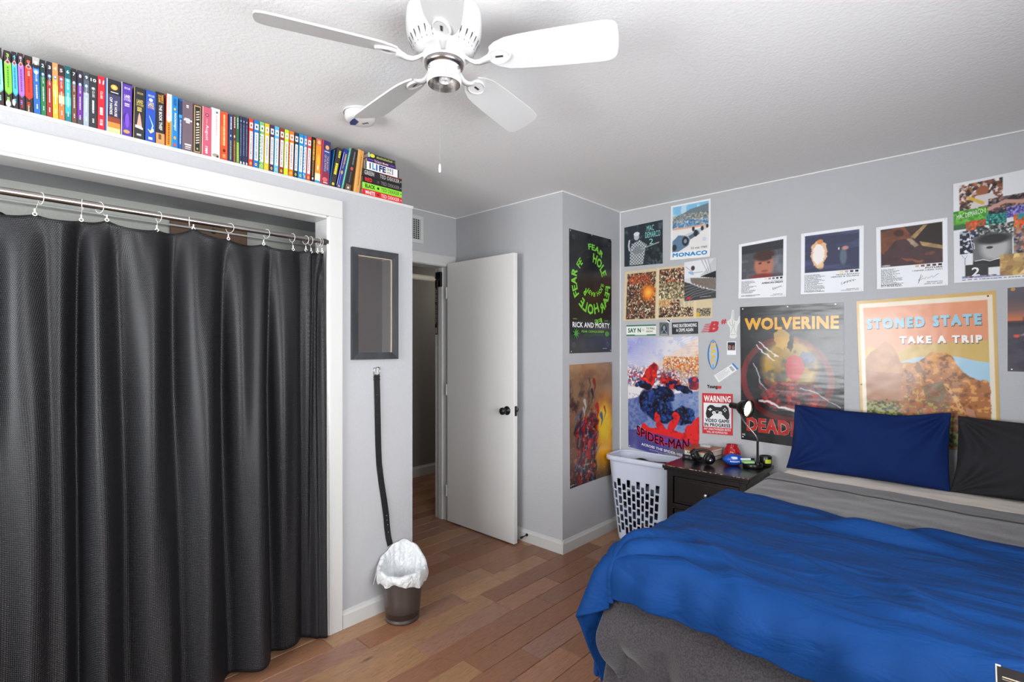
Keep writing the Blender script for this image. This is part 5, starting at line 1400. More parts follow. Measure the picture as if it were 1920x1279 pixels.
# ------------------------------------------------------------------ posters, prints and stickers
class Canvas:
    """artwork painted as an array of colours; x 0..1 from the left, y 0..1 from the top"""
    def __init__(self, nx, ny, bg, asp):
        self.nx, self.ny, self.asp = nx, ny, asp
        self.a = np.zeros((ny, nx, 3)); self.a[:] = self.c(bg)
        self.X, self.Y = np.meshgrid(np.linspace(0, 1, nx), np.linspace(0, 1, ny))
        self.px = 1.0 / nx
    @staticmethod
    def c(h):
        if isinstance(h, str):
            h = h.lstrip('#'); return np.array([int(h[i:i + 2], 16) / 255 for i in (0, 2, 4)])
        return np.array(h, float)
    def mix(self, m, col):
        m = np.clip(m, 0, 1)[..., None]; c = self.c(col) if not (isinstance(col, np.ndarray) and col.ndim == 3) else col
        self.a = self.a * (1 - m) + c * m; return self
    def rect(self, x0, y0, x1, y1, col, al=1.0, mask=None):
        m = ((self.X >= x0) & (self.X <= x1) & (self.Y >= y0) & (self.Y <= y1)).astype(float) * al
        return self.mix(m if mask is None else m * mask, col)
    def ell(self, cx, cy, rx, ry, col, al=1.0, rot=0.0, soft=.08, hole=0.0):
        dx, dy = self.X - cx, (self.Y - cy) * self.asp
        c, s = math.cos(rot), math.sin(rot)
        d = np.sqrt(((dx * c + dy * s) / rx) ** 2 + ((-dx * s + dy * c) / (ry * self.asp)) ** 2)
        m = np.clip((1 - d) / soft + .5, 0, 1)
        if hole: m *= np.clip((d - hole) / soft + .5, 0, 1)
        return self.mix(m * al, col)
    def poly(self, pts, col, al=1.0, tex=None):
        ins = np.zeros(self.X.shape, bool); n = len(pts)
        for i in range(n):
            x0, y0 = pts[i]; x1, y1 = pts[(i + 1) % n]
            if y0 == y1: continue
            cond = ((y0 > self.Y) != (y1 > self.Y)) & (self.X < (x1 - x0) * (self.Y - y0) / (y1 - y0) + x0)
            ins ^= cond
        m = ins.astype(float) * al
        if tex is not None: m = m * tex
        return self.mix(m, col)
    def line(self, pts, w, col, al=1.0, soft=.4, taper=False):
        D = np.full(self.X.shape, 9.0)
        n = len(pts)
        for i in range(n - 1):
            (x0, y0), (x1, y1) = pts[i], pts[i + 1]
            ax, ay, bx, by = x0, y0 * self.asp, x1, y1 * self.asp
            L2 = (bx - ax) ** 2 + (by - ay) ** 2 + 1e-9
            t = np.clip(((self.X - ax) * (bx - ax) + (self.Y * self.asp - ay) * (by - ay)) / L2, 0, 1)
            d = np.hypot(self.X - ax - t * (bx - ax), self.Y * self.asp - ay - t * (by - ay))
            if taper: d = d / (1.001 - (i + t) / (n - 1))
            D = np.minimum(D, d)
        return self.mix(np.clip((w - D) / (w * soft + 1e-6) + .5, 0, 1) * al, col)
    def noise(self, sx, sy, seed, oct=3):
        r = np.random.RandomState(seed); out = np.zeros(self.X.shape); amp = 1; tot = 0
        for o in range(oct):
            gx, gy = max(2, int(sx * 2 ** o)), max(2, int(sy * 2 ** o)); g = r.rand(gy + 2, gx + 2)
            fx, fy = self.X * gx, self.Y * gy; ix, iy = fx.astype(int), fy.astype(int); tx, ty = fx - ix, fy - iy
            tx, ty = tx * tx * (3 - 2 * tx), ty * ty * (3 - 2 * ty)
            v = (g[iy, ix] * (1 - tx) + g[iy, ix + 1] * tx) * (1 - ty) + (g[iy + 1, ix] * (1 - tx) + g[iy + 1, ix + 1] * tx) * ty
            out += v * amp; tot += amp; amp *= .55
        return out / tot
    def cells(self, n, seed, x0, y0, x1, y1, pal, al=1.0, elong=1.0, mask=None):
        """patchwork of irregular blots in the colours of pal inside a rectangle"""
        r = np.random.RandomState(seed); P = r.rand(n, 2) * [x1 - x0, y1 - y0] + [x0, y0]
        ys, xs = np.where((self.X[:, :] >= x0) & (self.X <= x1) & (self.Y >= y0) & (self.Y <= y1))
        if len(xs) == 0: return self
        nx_, ny_ = self.X[ys, xs], self.Y[ys, xs]
        wob = self.noise(40, 40, seed + 1, 2)[ys, xs]
        best = np.full(len(xs), 9e9); who = np.zeros(len(xs), int)
        for i, (px, py) in enumerate(P):
            d = ((nx_ - px) * elong) ** 2 + ((ny_ - py) * self.asp) ** 2
            d = d * (.6 + .8 * wob)
            k = d < best; best[k] = d[k]; who[k] = i
        cols = np.array([self.c(pal[r.randint(len(pal))]) * r.uniform(.8, 1.15) for _ in range(n)])
        m = np.zeros(self.X.shape); m[ys, xs] = al
        A = self.a.copy(); A[ys, xs] = cols[who]
        if mask is not None: m *= mask
        return self.mix(m, A)
    def warp(self, amt, n, seed):
        """gives what is painted next an irregular, hand-painted outline"""
        a, b = self.noise(n, n * self.asp, seed, 3), self.noise(n, n * self.asp, seed + 50, 3)
        self.X = np.clip(self.X + (a - .5) * amt, 0, 1); self.Y = np.clip(self.Y + (b - .5) * amt / self.asp, 0, 1); return self
    def flat_xy(self):
        self.X, self.Y = np.meshgrid(np.linspace(0, 1, self.nx), np.linspace(0, 1, self.ny)); return self
    def linear(self):
        a = np.clip(self.a, 0, 1)
        p_ = np.pad(a, ((1, 1), (1, 1), (0, 0)), 'edge')
        a = .5 * a + .125 * (p_[:-2, 1:-1] + p_[2:, 1:-1] + p_[1:-1, :-2] + p_[1:-1, 2:])
        return np.where(a <= .04045, a / 12.92, ((a + .055) / 1.055) ** 2.4)

WALLP = {'Y': (YP, Vector((1, 0, 0)), Vector((0, -1, 0))), 'X': (XP, Vector((0, 1, 0)), Vector((1, 0, 0)))}
class Poster:
    """a sheet on a wall given by its four corners (along the wall, height): TL, TR, BR, BL"""
    def __init__(self, name, wall, TL, TR, BR, BL, label, cat, group=None, lift=.0016, wave=.0012, curl=None, seed=0):
        self.wall, self.q = wall, [np.array(p, float) for p in (TL, TR, BR, BL)]
        self.name, self.label, self.cat, self.group = name, label, cat, group
        if name == 'sticker' or name == 'ticket': wave = 0
        self.lift, self.wave, self.curl, self.seed = lift, wave, curl, seed
        c = sum(self.q) / 4; self.mb = MB(self.P(np.array([[.5, .5]]))[0]); self.k = 0
        self.w = np.linalg.norm(self.q[1] - self.q[0]); self.h = np.linalg.norm(self.q[3] - self.q[0]); self.asp = self.h / self.w
    def P(self, xy, h=0.0):
        x, y = xy[:, 0:1], xy[:, 1:2]
        TL, TR, BR, BL = self.q
        p = (TL * (1 - x) + TR * x) * (1 - y) + (BL * (1 - x) + BR * x) * y
        s = self.seed
        d = self.lift + self.wave * (.5 + .5 * np.sin(x[:, 0] * 5 + s) * np.cos(y[:, 0] * 6 + s * 2)) + h
        if self.curl is not None:
            for cx, cy, r, a in self.curl:
                rr = np.hypot(x[:, 0] - cx, (y[:, 0] - cy)); d = d + a * np.clip(1 - rr / r, 0, 1) ** 2
        pos, S, N = WALLP[self.wall]
        out = np.zeros((len(xy), 3))
        if self.wall == 'Y': out[:, 0] = p[:, 0]; out[:, 1] = pos - d; out[:, 2] = p[:, 1]
        else: out[:, 1] = p[:, 0]; out[:, 0] = pos + d; out[:, 2] = p[:, 1]
        return out
    def sheet(self, cv=None, col=None, nx=12, ny=12):
        if cv is not None: nx, ny = cv.nx, cv.ny
        X, Y = np.meshgrid(np.linspace(0, 1, nx), np.linspace(0, 1, ny)); xy = np.stack([X.ravel(), Y.ravel()], 1)
        P = self.P(xy).reshape(ny, nx, 3)
        idx = np.arange(nx * ny).reshape(ny, nx)
        f = np.stack([idx[1:, :-1], idx[1:, 1:], idx[:-1, 1:], idx[:-1, :-1]], -1).reshape(-1, 4)
        self.mb.add(P.reshape(-1, 3), f, cv.linear().reshape(-1, 3) if cv is not None else lin(col), True)
        # edges back to the wall give the sheet its thickness
        e = np.concatenate([idx[0, :], idx[1:, -1], idx[-1, -2::-1], idx[-2:0:-1, 0]]); R = P.reshape(-1, 3)[e]
        B = R.copy()
        if self.wall == 'Y': B[:, 1] += min(self.lift, .0011)
        else: B[:, 0] -= min(self.lift, .0011)
        n = len(e); self.mb.add(np.concatenate([R, B]), [(i, (i + 1) % n, n + (i + 1) % n, n + i) for i in range(n)], lin('#cfcfcf') if col is None else lin(col))
        return self
    def T(self, body, x0, y0, x1, y1, col, bold=.02, arc=None, fnc=None, res=2, space=1.0):
        """words fitted into the box x0..x1, y0 (top)..y1 (bottom)"""
        self.k += 4; h = .0006 + .00006 * self.k
        def f(v):
            x = x0 + v[:, 0] * (x1 - x0); y = y1 - v[:, 1] * (y1 - y0)
            if arc: y = y + arc * (1 - (2 * v[:, 0] - 1) ** 2)
            if fnc: x, y = fnc(v)
            return self.P(np.stack([x, y], 1), h)
        text_on(self.mb, body, f, col, bold, res, space); return self
    def vert(self, body, x0, y0, x1, y1, col, bold=.02):   # reads from the bottom up / top down
        return self.T(body, 0, 0, 1, 1, col, bold, fnc=lambda v: (x0 + (v[:, 1]) * (x1 - x0) * 1.0, y0 + v[:, 0] * (y1 - y0)) if x1 < x0 else (x1 - v[:, 1] * (x1 - x0) , y1 - v[:, 0] * (y1 - y0)))
    def shape(self, pts, col):
        self.k += 1; self.mb.add(self.P(np.array(pts, float), .0006 + .00006 * self.k), [tuple(range(len(pts)))], col); return self
    def R(self, x0, y0, x1, y1, col): return self.shape([(x0, y1), (x1, y1), (x1, y0), (x0, y0)], col)
    def E(self, cx, cy, rx, ry, col, n=22): return self.shape([(cx + rx * math.cos(-2 * PI * i / n), cy + ry * math.sin(-2 * PI * i / n)) for i in range(n)][::-1], col)
    def L(self, pts, w, col):   # thin stroke
        self.k += 1; h = .0006 + .00006 * self.k
        pts = np.array(pts, float); m = len(pts); V = []
        for i in range(m):
            d = (pts[min(i + 1, m - 1)] - pts[max(i - 1, 0)]) * [1, self.asp]; d /= np.linalg.norm(d) + 1e-9
            n = np.array([-d[1], d[0]]) * w / 2 / np.array([1, self.asp]); V += [pts[i] - n, pts[i] + n]
        self.mb.add(self.P(np.array(V), h), [(2 * i, 2 * i + 1, 2 * i + 3, 2 * i + 2) for i in range(m - 1)], col); return self
    def smallprint(self, x0, y0, x1, rows, dy, col, seed, h=.5, right=False):
        rr = random.Random(seed)
        self.k += 1; V = []; F = []
        for r in range(rows):
            wd = rr.uniform(.45, 1.0) * (x1 - x0); x = x0 if not right else x1 - wd; xe = x + wd; y = y0 + r * dy
            while x < xe:
                l = rr.uniform(.012, .03) * .9
                V += [(x, y + dy * h), (min(x + l, xe), y + dy * h), (min(x + l, xe), y), (x, y)]; b = len(V) - 4; F.append((b, b + 1, b + 2, b + 3)); x += l + rr.choice([.004, .004, .012])
        self.mb.add(self.P(np.array(V), .0006 + .00006 * self.k), F, col); return self
    def done(self, m):
        o = self.mb.build(self.name, m); return tag(o, self.label, self.cat, self.group)
def pins(p, pts, col='#d8d8d8'):
    for x, y in pts:
        p.E(x, y, .008, .008 / p.asp, col, 10)

# --- on the short wall: black poster with green ring lettering
def y_at(px):  # horizontal position on the short wall seen at an image column
    return px
p = Poster('poster', 'X', (2.820, 2.200), (3.360, 2.206), (3.360, 1.352), (2.824, 1.346), 'glossy black poster with a ring of green lettering on the short wall', 'poster', seed=1)
cv = Canvas(110, 160, '#17171a', p.asp)
n = cv.noise(3, 5, 4, 3); cv.mix(np.clip((n - .5) * 1.6, 0, .35), '#45464e')  # soft grey sheen painted into the black sheet
for r_, cx, cy in ((.44, .5, .40), (.36, .55, .41), (.27, .58, .39), (.40, .54, .43), (.31, .5, .44)): cv.ell(cx, cy, r_, r_ * .62, '#5a4c3c', .6, rot=-.4, soft=.012, hole=.985)
cv.rect(.45, .86, .98, .95, '#2a3350', .45); cv.rect(.28, .855, .98, .857, '#3c3c44', .7)
for x, y in ((.1, .06), (.93, .05), (.1, .93), (.9, .93)): cv.ell(x, y, .03, .02, '#55585e', .8, soft=.15, hole=.6)
p.sheet(cv)
GR = '#7fd63f'
def ringtext(body, a0, a1, cx, cy, r0, r1, sq=1.0, flip=False):
    def f(v):
        u = v[:, 0] if not flip else 1 - v[:, 0]
        a = np.radians(a0 + (a1 - a0) * u); r = r0 + (r1 - r0) * (v[:, 1] if not flip else 1 - v[:, 1])
        return cx + r * np.cos(a), cy - r * np.sin(a) / p.asp * sq
    p.T(body, 0, 0, 1, 1, GR, .04, fnc=f)
ringtext('HOLE', 84, 18, .50, .40, .26, .39); ringtext('FEAR', 100, 52, .50, .385, .40, .48, 1.0)
ringtext('FEAR', 212, 160, .50, .40, .34, .46); ringtext('FE', 150, 128, .46, .39, .26, .36)
ringtext('HOLE', 226, 296, .5, .40, .30, .44, 1.0, True); ringtext('FEAR', 302, 360, .50, .42, .34, .46, 1.0, True)
ringtext('FEAR HOLE', 222, 352, .56, .39, .17, .24, .9); ringtext('FE', 268, 290, .58, .40, .46, .52, 1.1, True); ringtext('R', 232, 214, .5, .40, .16, .26)
p.T('RICK AND MORTY', .06, .745, .94, .79, '#f2f2f2', .035)
p.T('FEAR CONQUERED', .26, .813, .80, .833, GR, .02)
for cx in (.14,): p.shape([(cx + (.085 if i % 2 == 0 else .03) * math.cos(2 * PI * i / 18), .838 + (.085 if i % 2 == 0 else .03) / p.asp * math.sin(2 * PI * i / 18)) for i in range(18)], '#4f9a34')
p.E(.87, .84, .055, .024, '#3f8a2c')
p.smallprint(.30, .842, .78, 2, .012, '#2e5a26', 3, .35); p.R(.06, .715, .16, .725, '#5a7a48'); p.R(.80, .722, .9, .73, '#5a7a48')
p.smallprint(.76, .965, .95, 1, .008, '#c8c8c8', 4)
pins(p, [(.02, .015), (.5, .008), (.98, .01), (.03, .985), (.97, .985)])
p.done(P_GLOSS)

# --- fiery poster below it (abstract flames, no figures)
p = Poster('poster', 'X', (2.822, 1.268), (3.367, 1.277), (3.376, .427), (2.830, .419), 'tall poster of orange flames, smoke and dark red shapes on the short wall', 'poster', seed=3, curl=[(.25, 0, .2, .006), (.9, 1, .25, .008)])
cv = Canvas(150, 230, '#7b5f46', p.asp)
n = cv.noise(4, 7, 8, 4); m = cv.noise(7, 12, 12, 4)
cv.mix(np.clip((.35 - cv.Y) * 3, 0, 1) * .8, '#8a6a4c'); cv.mix(np.clip((n - .42) * 4, 0, 1) * np.clip(.6 - cv.Y, 0, 1), '#b88a5c')
cv.mix(np.clip((m - .48) * 6, 0, 1) * np.clip(1 - abs(cv.Y - .35) * 3, 0, 1) * (cv.X < .6), '#3a2c28')
fl = np.clip(1.25 - np.hypot((cv.X - .82) * 1.4, (cv.Y - .55) * 1.5) * 2.2, 0, 1) * (.5 + n); cv.mix(fl, '#e8801e')
cv.mix(np.clip(fl * 1.6 - .62, 0, 1), '#f6cf28'); 
fl = np.clip(1.0 - np.hypot((cv.X - .78) * 1.7, (cv.Y - .80) * 3.0) * 1.9, 0, 1) * (.4 + m); cv.mix(fl * 1.3, '#f2b01c')
fl = np.clip(1 - np.hypot((cv.X - .3) * 1.6, (cv.Y - .80) * 3) * 1.7, 0, 1) * (.4 + m); cv.mix(fl, '#d86a22')
cv.mix(np.clip((cv.Y - .52) * 2.4, 0, .8) * np.clip((.62 - cv.X) * 4, 0, 1), '#4a2620')
pal = ['#a3201c', '#7c1618', '#23262e', '#3c5a8a', '#1a1a20', '#c22a20', '#5a1c1c']
rr = random.Random(4)
mass = cv.noise(6, 9, 61, 3); pale = cv.noise(20, 32, 63, 3)
zone = np.clip(1.25 - np.abs(cv.X - .42 + .25 * (cv.Y - .6)) * 3.0, 0, 1) * np.clip((cv.Y - .30) * 5, 0, 1)
cv.cells(700, 64, 0, .15, .85, 1, pal + ['#1c1a20', '#8c1c1a', '#3a2a28', '#26262c'], .85, 1.6, np.clip((zone * 1.2 + mass - 1.02) * 7, 0, 1))
for i in range(30):     # long rising brush strokes in red, blue and black
    x = rr.uniform(.08, .60); y = rr.uniform(.42, .97); a = rr.uniform(-1.7, -.9); l = rr.uniform(.10, .26)
    cv.line([(x, y), (x + l * math.cos(a) * .7 + .02, y + l * math.sin(a) * .35), (x + l * math.cos(a + .3), y + l * math.sin(a + .3) * .6)], rr.uniform(.010, .026), rr.choice(pal), .8, soft=.8, taper=True)
for x, y, c, w_ in ((.55, .20, '#7c1f1e', .035), (.44, .18, '#33343c', .018), (.50, .28, '#26262e', .03), (.62, .42, '#a8221f', .045), (.72, .50, '#2f5088', .035), (.33, .36, '#c9c6c2', .03), (.30, .42, '#b8b6b4', .02), (.80, .44, '#8c1f1c', .02)):
    cv.line([(x, y - .05), (x + .03, y), (x - .02, y + .07)], w_, c, .85, soft=.6, taper=True)
cv.mix((pale > .66) * zone * .5, '#e8c8a0')
for i in range(26): cv.ell(rr.random(), rr.uniform(.3, 1), .007, .003, '#ffd98a', .8)
cv.mix(np.clip((cv.Y - .9) * 6, 0, .75) * m, '#201416')
p.sheet(cv); p.smallprint(.03, .975, .14, 1, .006, '#e8e8e8', 3); pins(p, [(.97, .01), (.02, .98)]); p.done(P_GLOSS)

# --- long wall --------------------------------------------------------------
# dark teal square print
p = Poster('art_print', 'Y', (-2.042, 2.313), (-1.724, 2.321), (-1.724, 2.001), (-2.042, 2.010), 'small square dark teal print with a pale checked figure and turquoise writing', 'print', seed=2)
cv = Canvas(110, 110, '#1d2a33', p.asp)
cv.mix(np.clip((cv.noise(14, 14, 3, 2) - .55) * 5, 0, 1) * (cv.Y < .35), '#4a5560'); cv.cells(60, 5, .55, .5, 1, 1, ['#16222a', '#223038', '#121a20', '#48545a'], .8)
chk = ((np.floor(cv.X * 26) + np.floor(cv.Y * 26)) % 2)
body = Canvas(110, 110, '#000000', 1); 
for pts in ([(.2, .45), (.42, .38), (.6, .52), (.56, .62), (.5, .98), (.14, .98), (.16, .6)],):
    cv.poly(pts, '#c9ced0'); cv.poly(pts, '#3c444a', .75, chk)
cv.ell(.33, .29, .07, .085, '#b9bec0'); cv.ell(.33, .22, .08, .05, '#d8dcde'); cv.line([(.14, .36), (.12, .48), (.14, .6)], .022, '#c0c6c8')
cv.ell(.37, .62, .14, .09, '#7f868a', rot=-.2); cv.line([(.45, .6), (.9, .5)], .012, '#a8aeb0')
p.sheet(cv); p.T('MAC', .60, .07, .78, .20, '#8fd8cf', .0); p.T('DEMARCO', .56, .22, .94, .36, '#8fd8cf', .0); p.T('2', .66, .39, .76, .52, '#8fd8cf', .0); pins(p, [(.5, .96)]); p.done(P_MATTE)

# vintage style racing travel poster (generic)
p = Poster('poster', 'Y', (-1.660, 2.408), (-1.374, 2.408), (-1.374, 2.008), (-1.664, 2.018), 'small white bordered poster of racing cars by a harbour, reading MONACO', 'poster', seed=4, curl=[(1, 1, .35, .012), (0, 1, .3, .008), (.5, 1, .25, .006)])
cv = Canvas(100, 140, '#f0efee', p.asp)
I = (cv.X > .045) & (cv.X < .955) & (cv.Y > .035) & (cv.Y < .86)
cv.rect(.045, .035, .955, .3, '#7fc0e6'); cv.ell(.33, .12, .07, .1, '#cfe4ef', .8); cv.mix(np.clip((cv.noise(5, 5, 2) - .5) * 5, 0, 1) * I * (cv.Y < .2), '#cfe6f2')
cv.poly([(.045, .26), (.2, .2), (.35, .17), (.5, .12), (.7, .1), (.955, .07), (.955, .3), (.045, .33)], '#6f7f86')
cv.cells(260, 3, .045, .2, .955, .34, ['#9fa8a8', '#d8c8b4', '#7c8688', '#b8a890', '#5f6c72'], .8)
cv.rect(.045, .33, .955, .42, '#4f88b8'); cv.cells(200, 8, .045, .3, .955, .44, ['#d8e4ec', '#6fa8d0', '#c8a88c', '#3f70a0'], .7)
cv.rect(.045, .43, .955, .47, '#e0a888'); cv.rect(.045, .46, .955, .86, '#e9e6e4')
cv.poly([(.045, .66), (.4, .56), (.955, .44), (.955, .48), (.5, .64), (.045, .86)], '#b9c2cc', .8)
cv.poly([(.05, .66), (.2, .56), (.36, .58), (.5, .66), (.46, .76), (.2, .86), (.05, .86)], '#5f7f9c'); cv.ell(.38, .68, .085, .085, '#22262c'); cv.ell(.38, .68, .04, .04, '#8a949c'); cv.ell(.1, .78, .06, .06, '#2c3238')
cv.poly([(.45, .6), (.7, .52), (.74, .58), (.5, .66)], '#53687c'); cv.ell(.64, .56, .05, .06, '#22262c'); cv.ell(.58, .48, .035, .04, '#2a2e34'); cv.ell(.8, .49, .035, .04, '#2a2e34'); cv.ell(.92, .46, .03, .035, '#2a2e34'); cv.ell(.85, .68, .045, .035, '#c2cadc', .7)
cv.rect(.0, .86, 1, 1, '#f0efee'); cv.rect(0, 0, .045, 1, '#f0efee'); cv.rect(.955, 0, 1, 1, '#f0efee')
p.sheet(cv); p.T('22 mai 1960', .52, .80, .92, .835, '#2a2a2c', .01); p.T('MONACO', .06, .88, .93, .955, '#2490cc', .05); p.done(P_MATTE)

# tan collage sheet
p = Poster('collage_print', 'Y', (-2.038, 1.972), (-1.362, 1.972), (-1.362, 1.590), (-2.052, 1.592), 'wide tan sheet of crowded comic style panels on the poster wall', 'print', seed=5)
cv = Canvas(280, 160, '#d8c49e', p.asp)
def pan(x0, y0, x1, y1, pal, n, s, el=1.3): cv.cells(n, s, x0, y0, x1, y1, pal, 1, el)
DK = ['#2c2420', '#1c1a1c', '#4a382c', '#8a5a3a', '#c8b090', '#5a4a3c', '#a84a22', '#e0d0b4', '#332a2c']
pan(.035, .06, .385, .97, DK, 1300, 1); pan(.06, .10, .32, .27, ['#b85030', '#d86a38', '#7a3020', '#c87a58', '#40241c'], 300, 2)
fm = np.clip(1 - np.hypot((cv.X - .30) * 9, (cv.Y - .46) * 4.5), 0, 1); cv.mix(fm * 1.6, '#f07a1c'); cv.mix(np.clip(fm * 2 - .9, 0, 1), '#f8c050')
pan(.43, .04, .805, .30, DK + ['#d85a28', '#d8c8a4'], 500, 3); pan(.43, .30, .805, .62, ['#c8b48c', '#8a7a5c', '#5a4c3c', '#e0d0a8', '#3a3028', '#b09c78'], 500, 4)
pan(.43, .63, .805, .96, DK + ['#e0d0a8', '#d8c49c', '#c8b48c'], 700, 6); cv.rect(.43, .62, .55, .76, '#e0b070', .7); cv.rect(.66, .62, .805, .78, '#e0d2ae', .8)
pan(.84, .82, .985, .965, ['#b8ac90', '#6c6454', '#2c2a28', '#8c8068', '#d8caa6', '#4c463c'], 260, 9); cv.ell(.855, .93, .02, .04, '#d8b020')
cv.rect(.995, .0, 1, 1, '#d8c49e')
for x in (.41, .825): cv.rect(x - .012, .0, x + .012, 1, '#e0cda8')
p.sheet(cv); p.done(P_MATTE)

# magazine page with wheel, overlapping the tan sheet
p = Poster('magazine_page', 'Y', (-1.560, 1.990), (-1.335, 1.998), (-1.335, 1.722), (-1.558, 1.712), 'magazine page with a silver wheel and white shoe over the tan sheet', 'page', seed=6, lift=.0045)
cv = Canvas(90, 100, '#d4d6da', p.asp)
cv.poly([(0, 0), (.55, 0), (.8, .2), (.6, .42), (0, .42)], '#e4e6ea'); cv.poly([(0, .5), (.5, .38), (1, .42), (1, 0), (.95, 0), (.6, .35), (.2, .46)], '#c2c4c8')
cv.ell(.28, .18, .06, .06, '#4c3030'); cv.ell(.22, .3, .1, .03, '#8fb4d8', rot=.5); cv.line([(.05, .12), (.3, .3), (.6, .3)], .006, '#7c8088')
for i in range(5): cv.line([(.55 + i * .05, 0), (.72 + i * .03, .3), (.82, .5)], .007, ('#8c8e94', '#f2f2f4')[i % 2])
cv.poly([(.5, .42), (1, .32), (1, .5)], '#18181a'); cv.poly([(.2, .42), (1, .5), (1, .8), (.5, .68), (.22, .55)], '#7c7068')
cv.mix((cv.noise(30, 30, 2, 2) - .4) * ((cv.Y > .42 + .1 * cv.X) & (cv.Y < .55 + .3 * cv.X) & (cv.X > .2)), '#5c5048')
cv.poly([(0, .5), (.2, .56), (.5, .7), (1, .82), (1, 1), (0, 1)], '#3a3b3d')
for i in range(6): cv.line([(0, .62 + i * .09), (.3, .6 + i * .06), (.3 + .13 * i, .58 + .05 * i)], .014, '#7d7c7e', .8)
for i in range(7): cv.ell(.12 + i * .1, .52 + i * .035, .025, .018, '#dcdcde')
p.sheet(cv); p.shape([(.07, .93), (.09, .90), (.2, .89), (.21, .92), (.18, .95), (.08, .96)], '#d8202c'); p.smallprint(.5, .925, .93, 1, .02, '#d8d8d8', 5); p.done(P_MATTE)

# small stickers
p = Poster('sticker', 'Y', (-1.700, 1.592), (-1.650, 1.597), (-1.652, 1.566), (-1.698, 1.560), 'tiny black and white sticker below the tan sheet', 'sticker', lift=.005)
p.shape([(0, .3), (.3, 0), (.7, .0), (1, .3), (.7, .8), (.45, 1), (.2, .6)][::-1], '#e6e6e6'); p.shape([(.15, .2), (.4, .12), (.75, .6), (.6, .8)][::-1], '#15151a'); p.R(.6, .15, .8, .3, '#15151a')
p.done(P_STICK)
p = Poster('sticker', 'Y', (-2.024, 1.557), (-1.777, 1.557), (-1.779, 1.475), (-2.024, 1.475), 'white and green bumper sticker reading SAY NO TO MALL in the sticker row', 'sticker', 'stickers in a row on the wall')
p.sheet(col='#eef0e8'); p.R(0, 0, 1, .12, '#2c7a62'); p.R(0, .88, 1, 1, '#2c7a62'); p.R(.3, .86, .7, .95, '#cfe0d4')
p.T('SAY N', .06, .28, .50, .70, '#1d6a58', .04); p.E(.58, .48, .045, .15, '#dfe3da'); p.L([(.55, .42), (.61, .54)], .008, '#b06a5a'); p.T('TO MALL', .68, .24, .97, .44, '#6a6a3c', .02); p.T('CROWS', .68, .54, .9, .70, '#6a6a3c', .02); p.done(P_STICK)
p = Poster('sticker', 'Y', (-1.750, 1.571), (-1.677, 1.567), (-1.677, 1.473), (-1.750, 1.475), 'small upright grey sticker between the two bumper stickers', 'sticker', 'stickers in a row on the wall')
p.sheet(col='#5c6468'); p.E(.5, .48, .3, .34, '#2c3a48'); p.E(.5, .4, .14, .16, '#8c9aa4'); p.L([(.12, .4), (.3, .15), (.5, .08)], .05, '#8a9438'); p.L([(.2, .8), (.5, .55), (.8, .82)], .06, '#aab4bc'); p.R(.1, .88, .9, .96, '#a8b0b4'); p.done(P_STICK)
p = Poster('sticker', 'Y', (-1.654, 1.565), (-1.462, 1.567), (-1.461, 1.483), (-1.653, 1.481), 'black bumper sticker reading MAKE SKATEBOARDING A CRIME AGAIN', 'sticker', 'stickers in a row on the wall')
p.sheet(col='#20282e'); p.T('MAKE SKATEBOARDING', .05, .12, .95, .42, '#eef0f0', .03); p.T('A CRIME AGAIN', .17, .50, .82, .80, '#eef0f0', .03); p.smallprint(.25, .88, .75, 1, .08, '#9aa4a8', 2); p.done(P_STICK)
# red winged letter emblem
p = Poster('sticker', 'Y', (-1.440, 1.575), (-1.268, 1.582), (-1.268, 1.488), (-1.440, 1.480), 'red winged letter emblem sticker at the right of the sticker row', 'sticker', lift=.0014)
for i in range(5): p.shape([(.02 + .16 - i * .035 + .0, .30 + i * .13), (.5, .28 + i * .13), (.46, .34 + i * .13), (.13 - i * .035, .36 + i * .13)][::-1], '#c4202e')
p.T('B', .34, .14, .74, .92, '#c4202e', .06, fnc=lambda v: (.30 + v[:, 0] * .36 + v[:, 1] * .12, .92 - v[:, 1] * .78))
p.T('#', .80, .04, 1.0, .40, '#c4202e', .04); p.R(.33, .48, .6, .53, '#c4202e'); p.done(P_STICK)
# clear hand shaped sticker
p = Poster('sticker', 'Y', (-1.268, 1.640), (-1.170, 1.640), (-1.170, 1.445), (-1.268, 1.445), 'pale hand shaped sticker near the left top of the large black poster', 'sticker')
p.shape([(.38, .02), (.5, .02), (.52, .38), (.72, .40), (.86, .22), (.98, .25), (.92, .42), (.74, .56), (.66, .82), (.70, .93), (.55, .99), (.3, .98), (.2, .93), (.26, .82), (.24, .62), (.06, .48), (.04, .40), (.20, .36), (.30, .30)][::-1], '#dfe0dc')
for q in ([(.40, .35), (.44, .6), (.3, .8)], [(.56, .42), (.5, .62), (.6, .8)], [(.2, .42), (.34, .56), (.5, .52)], [(.44, .06), (.46, .34)], [(.28, .86), (.62, .86)]): p.L(q, .03, '#a3a8a2')
p.done(P_STICK)
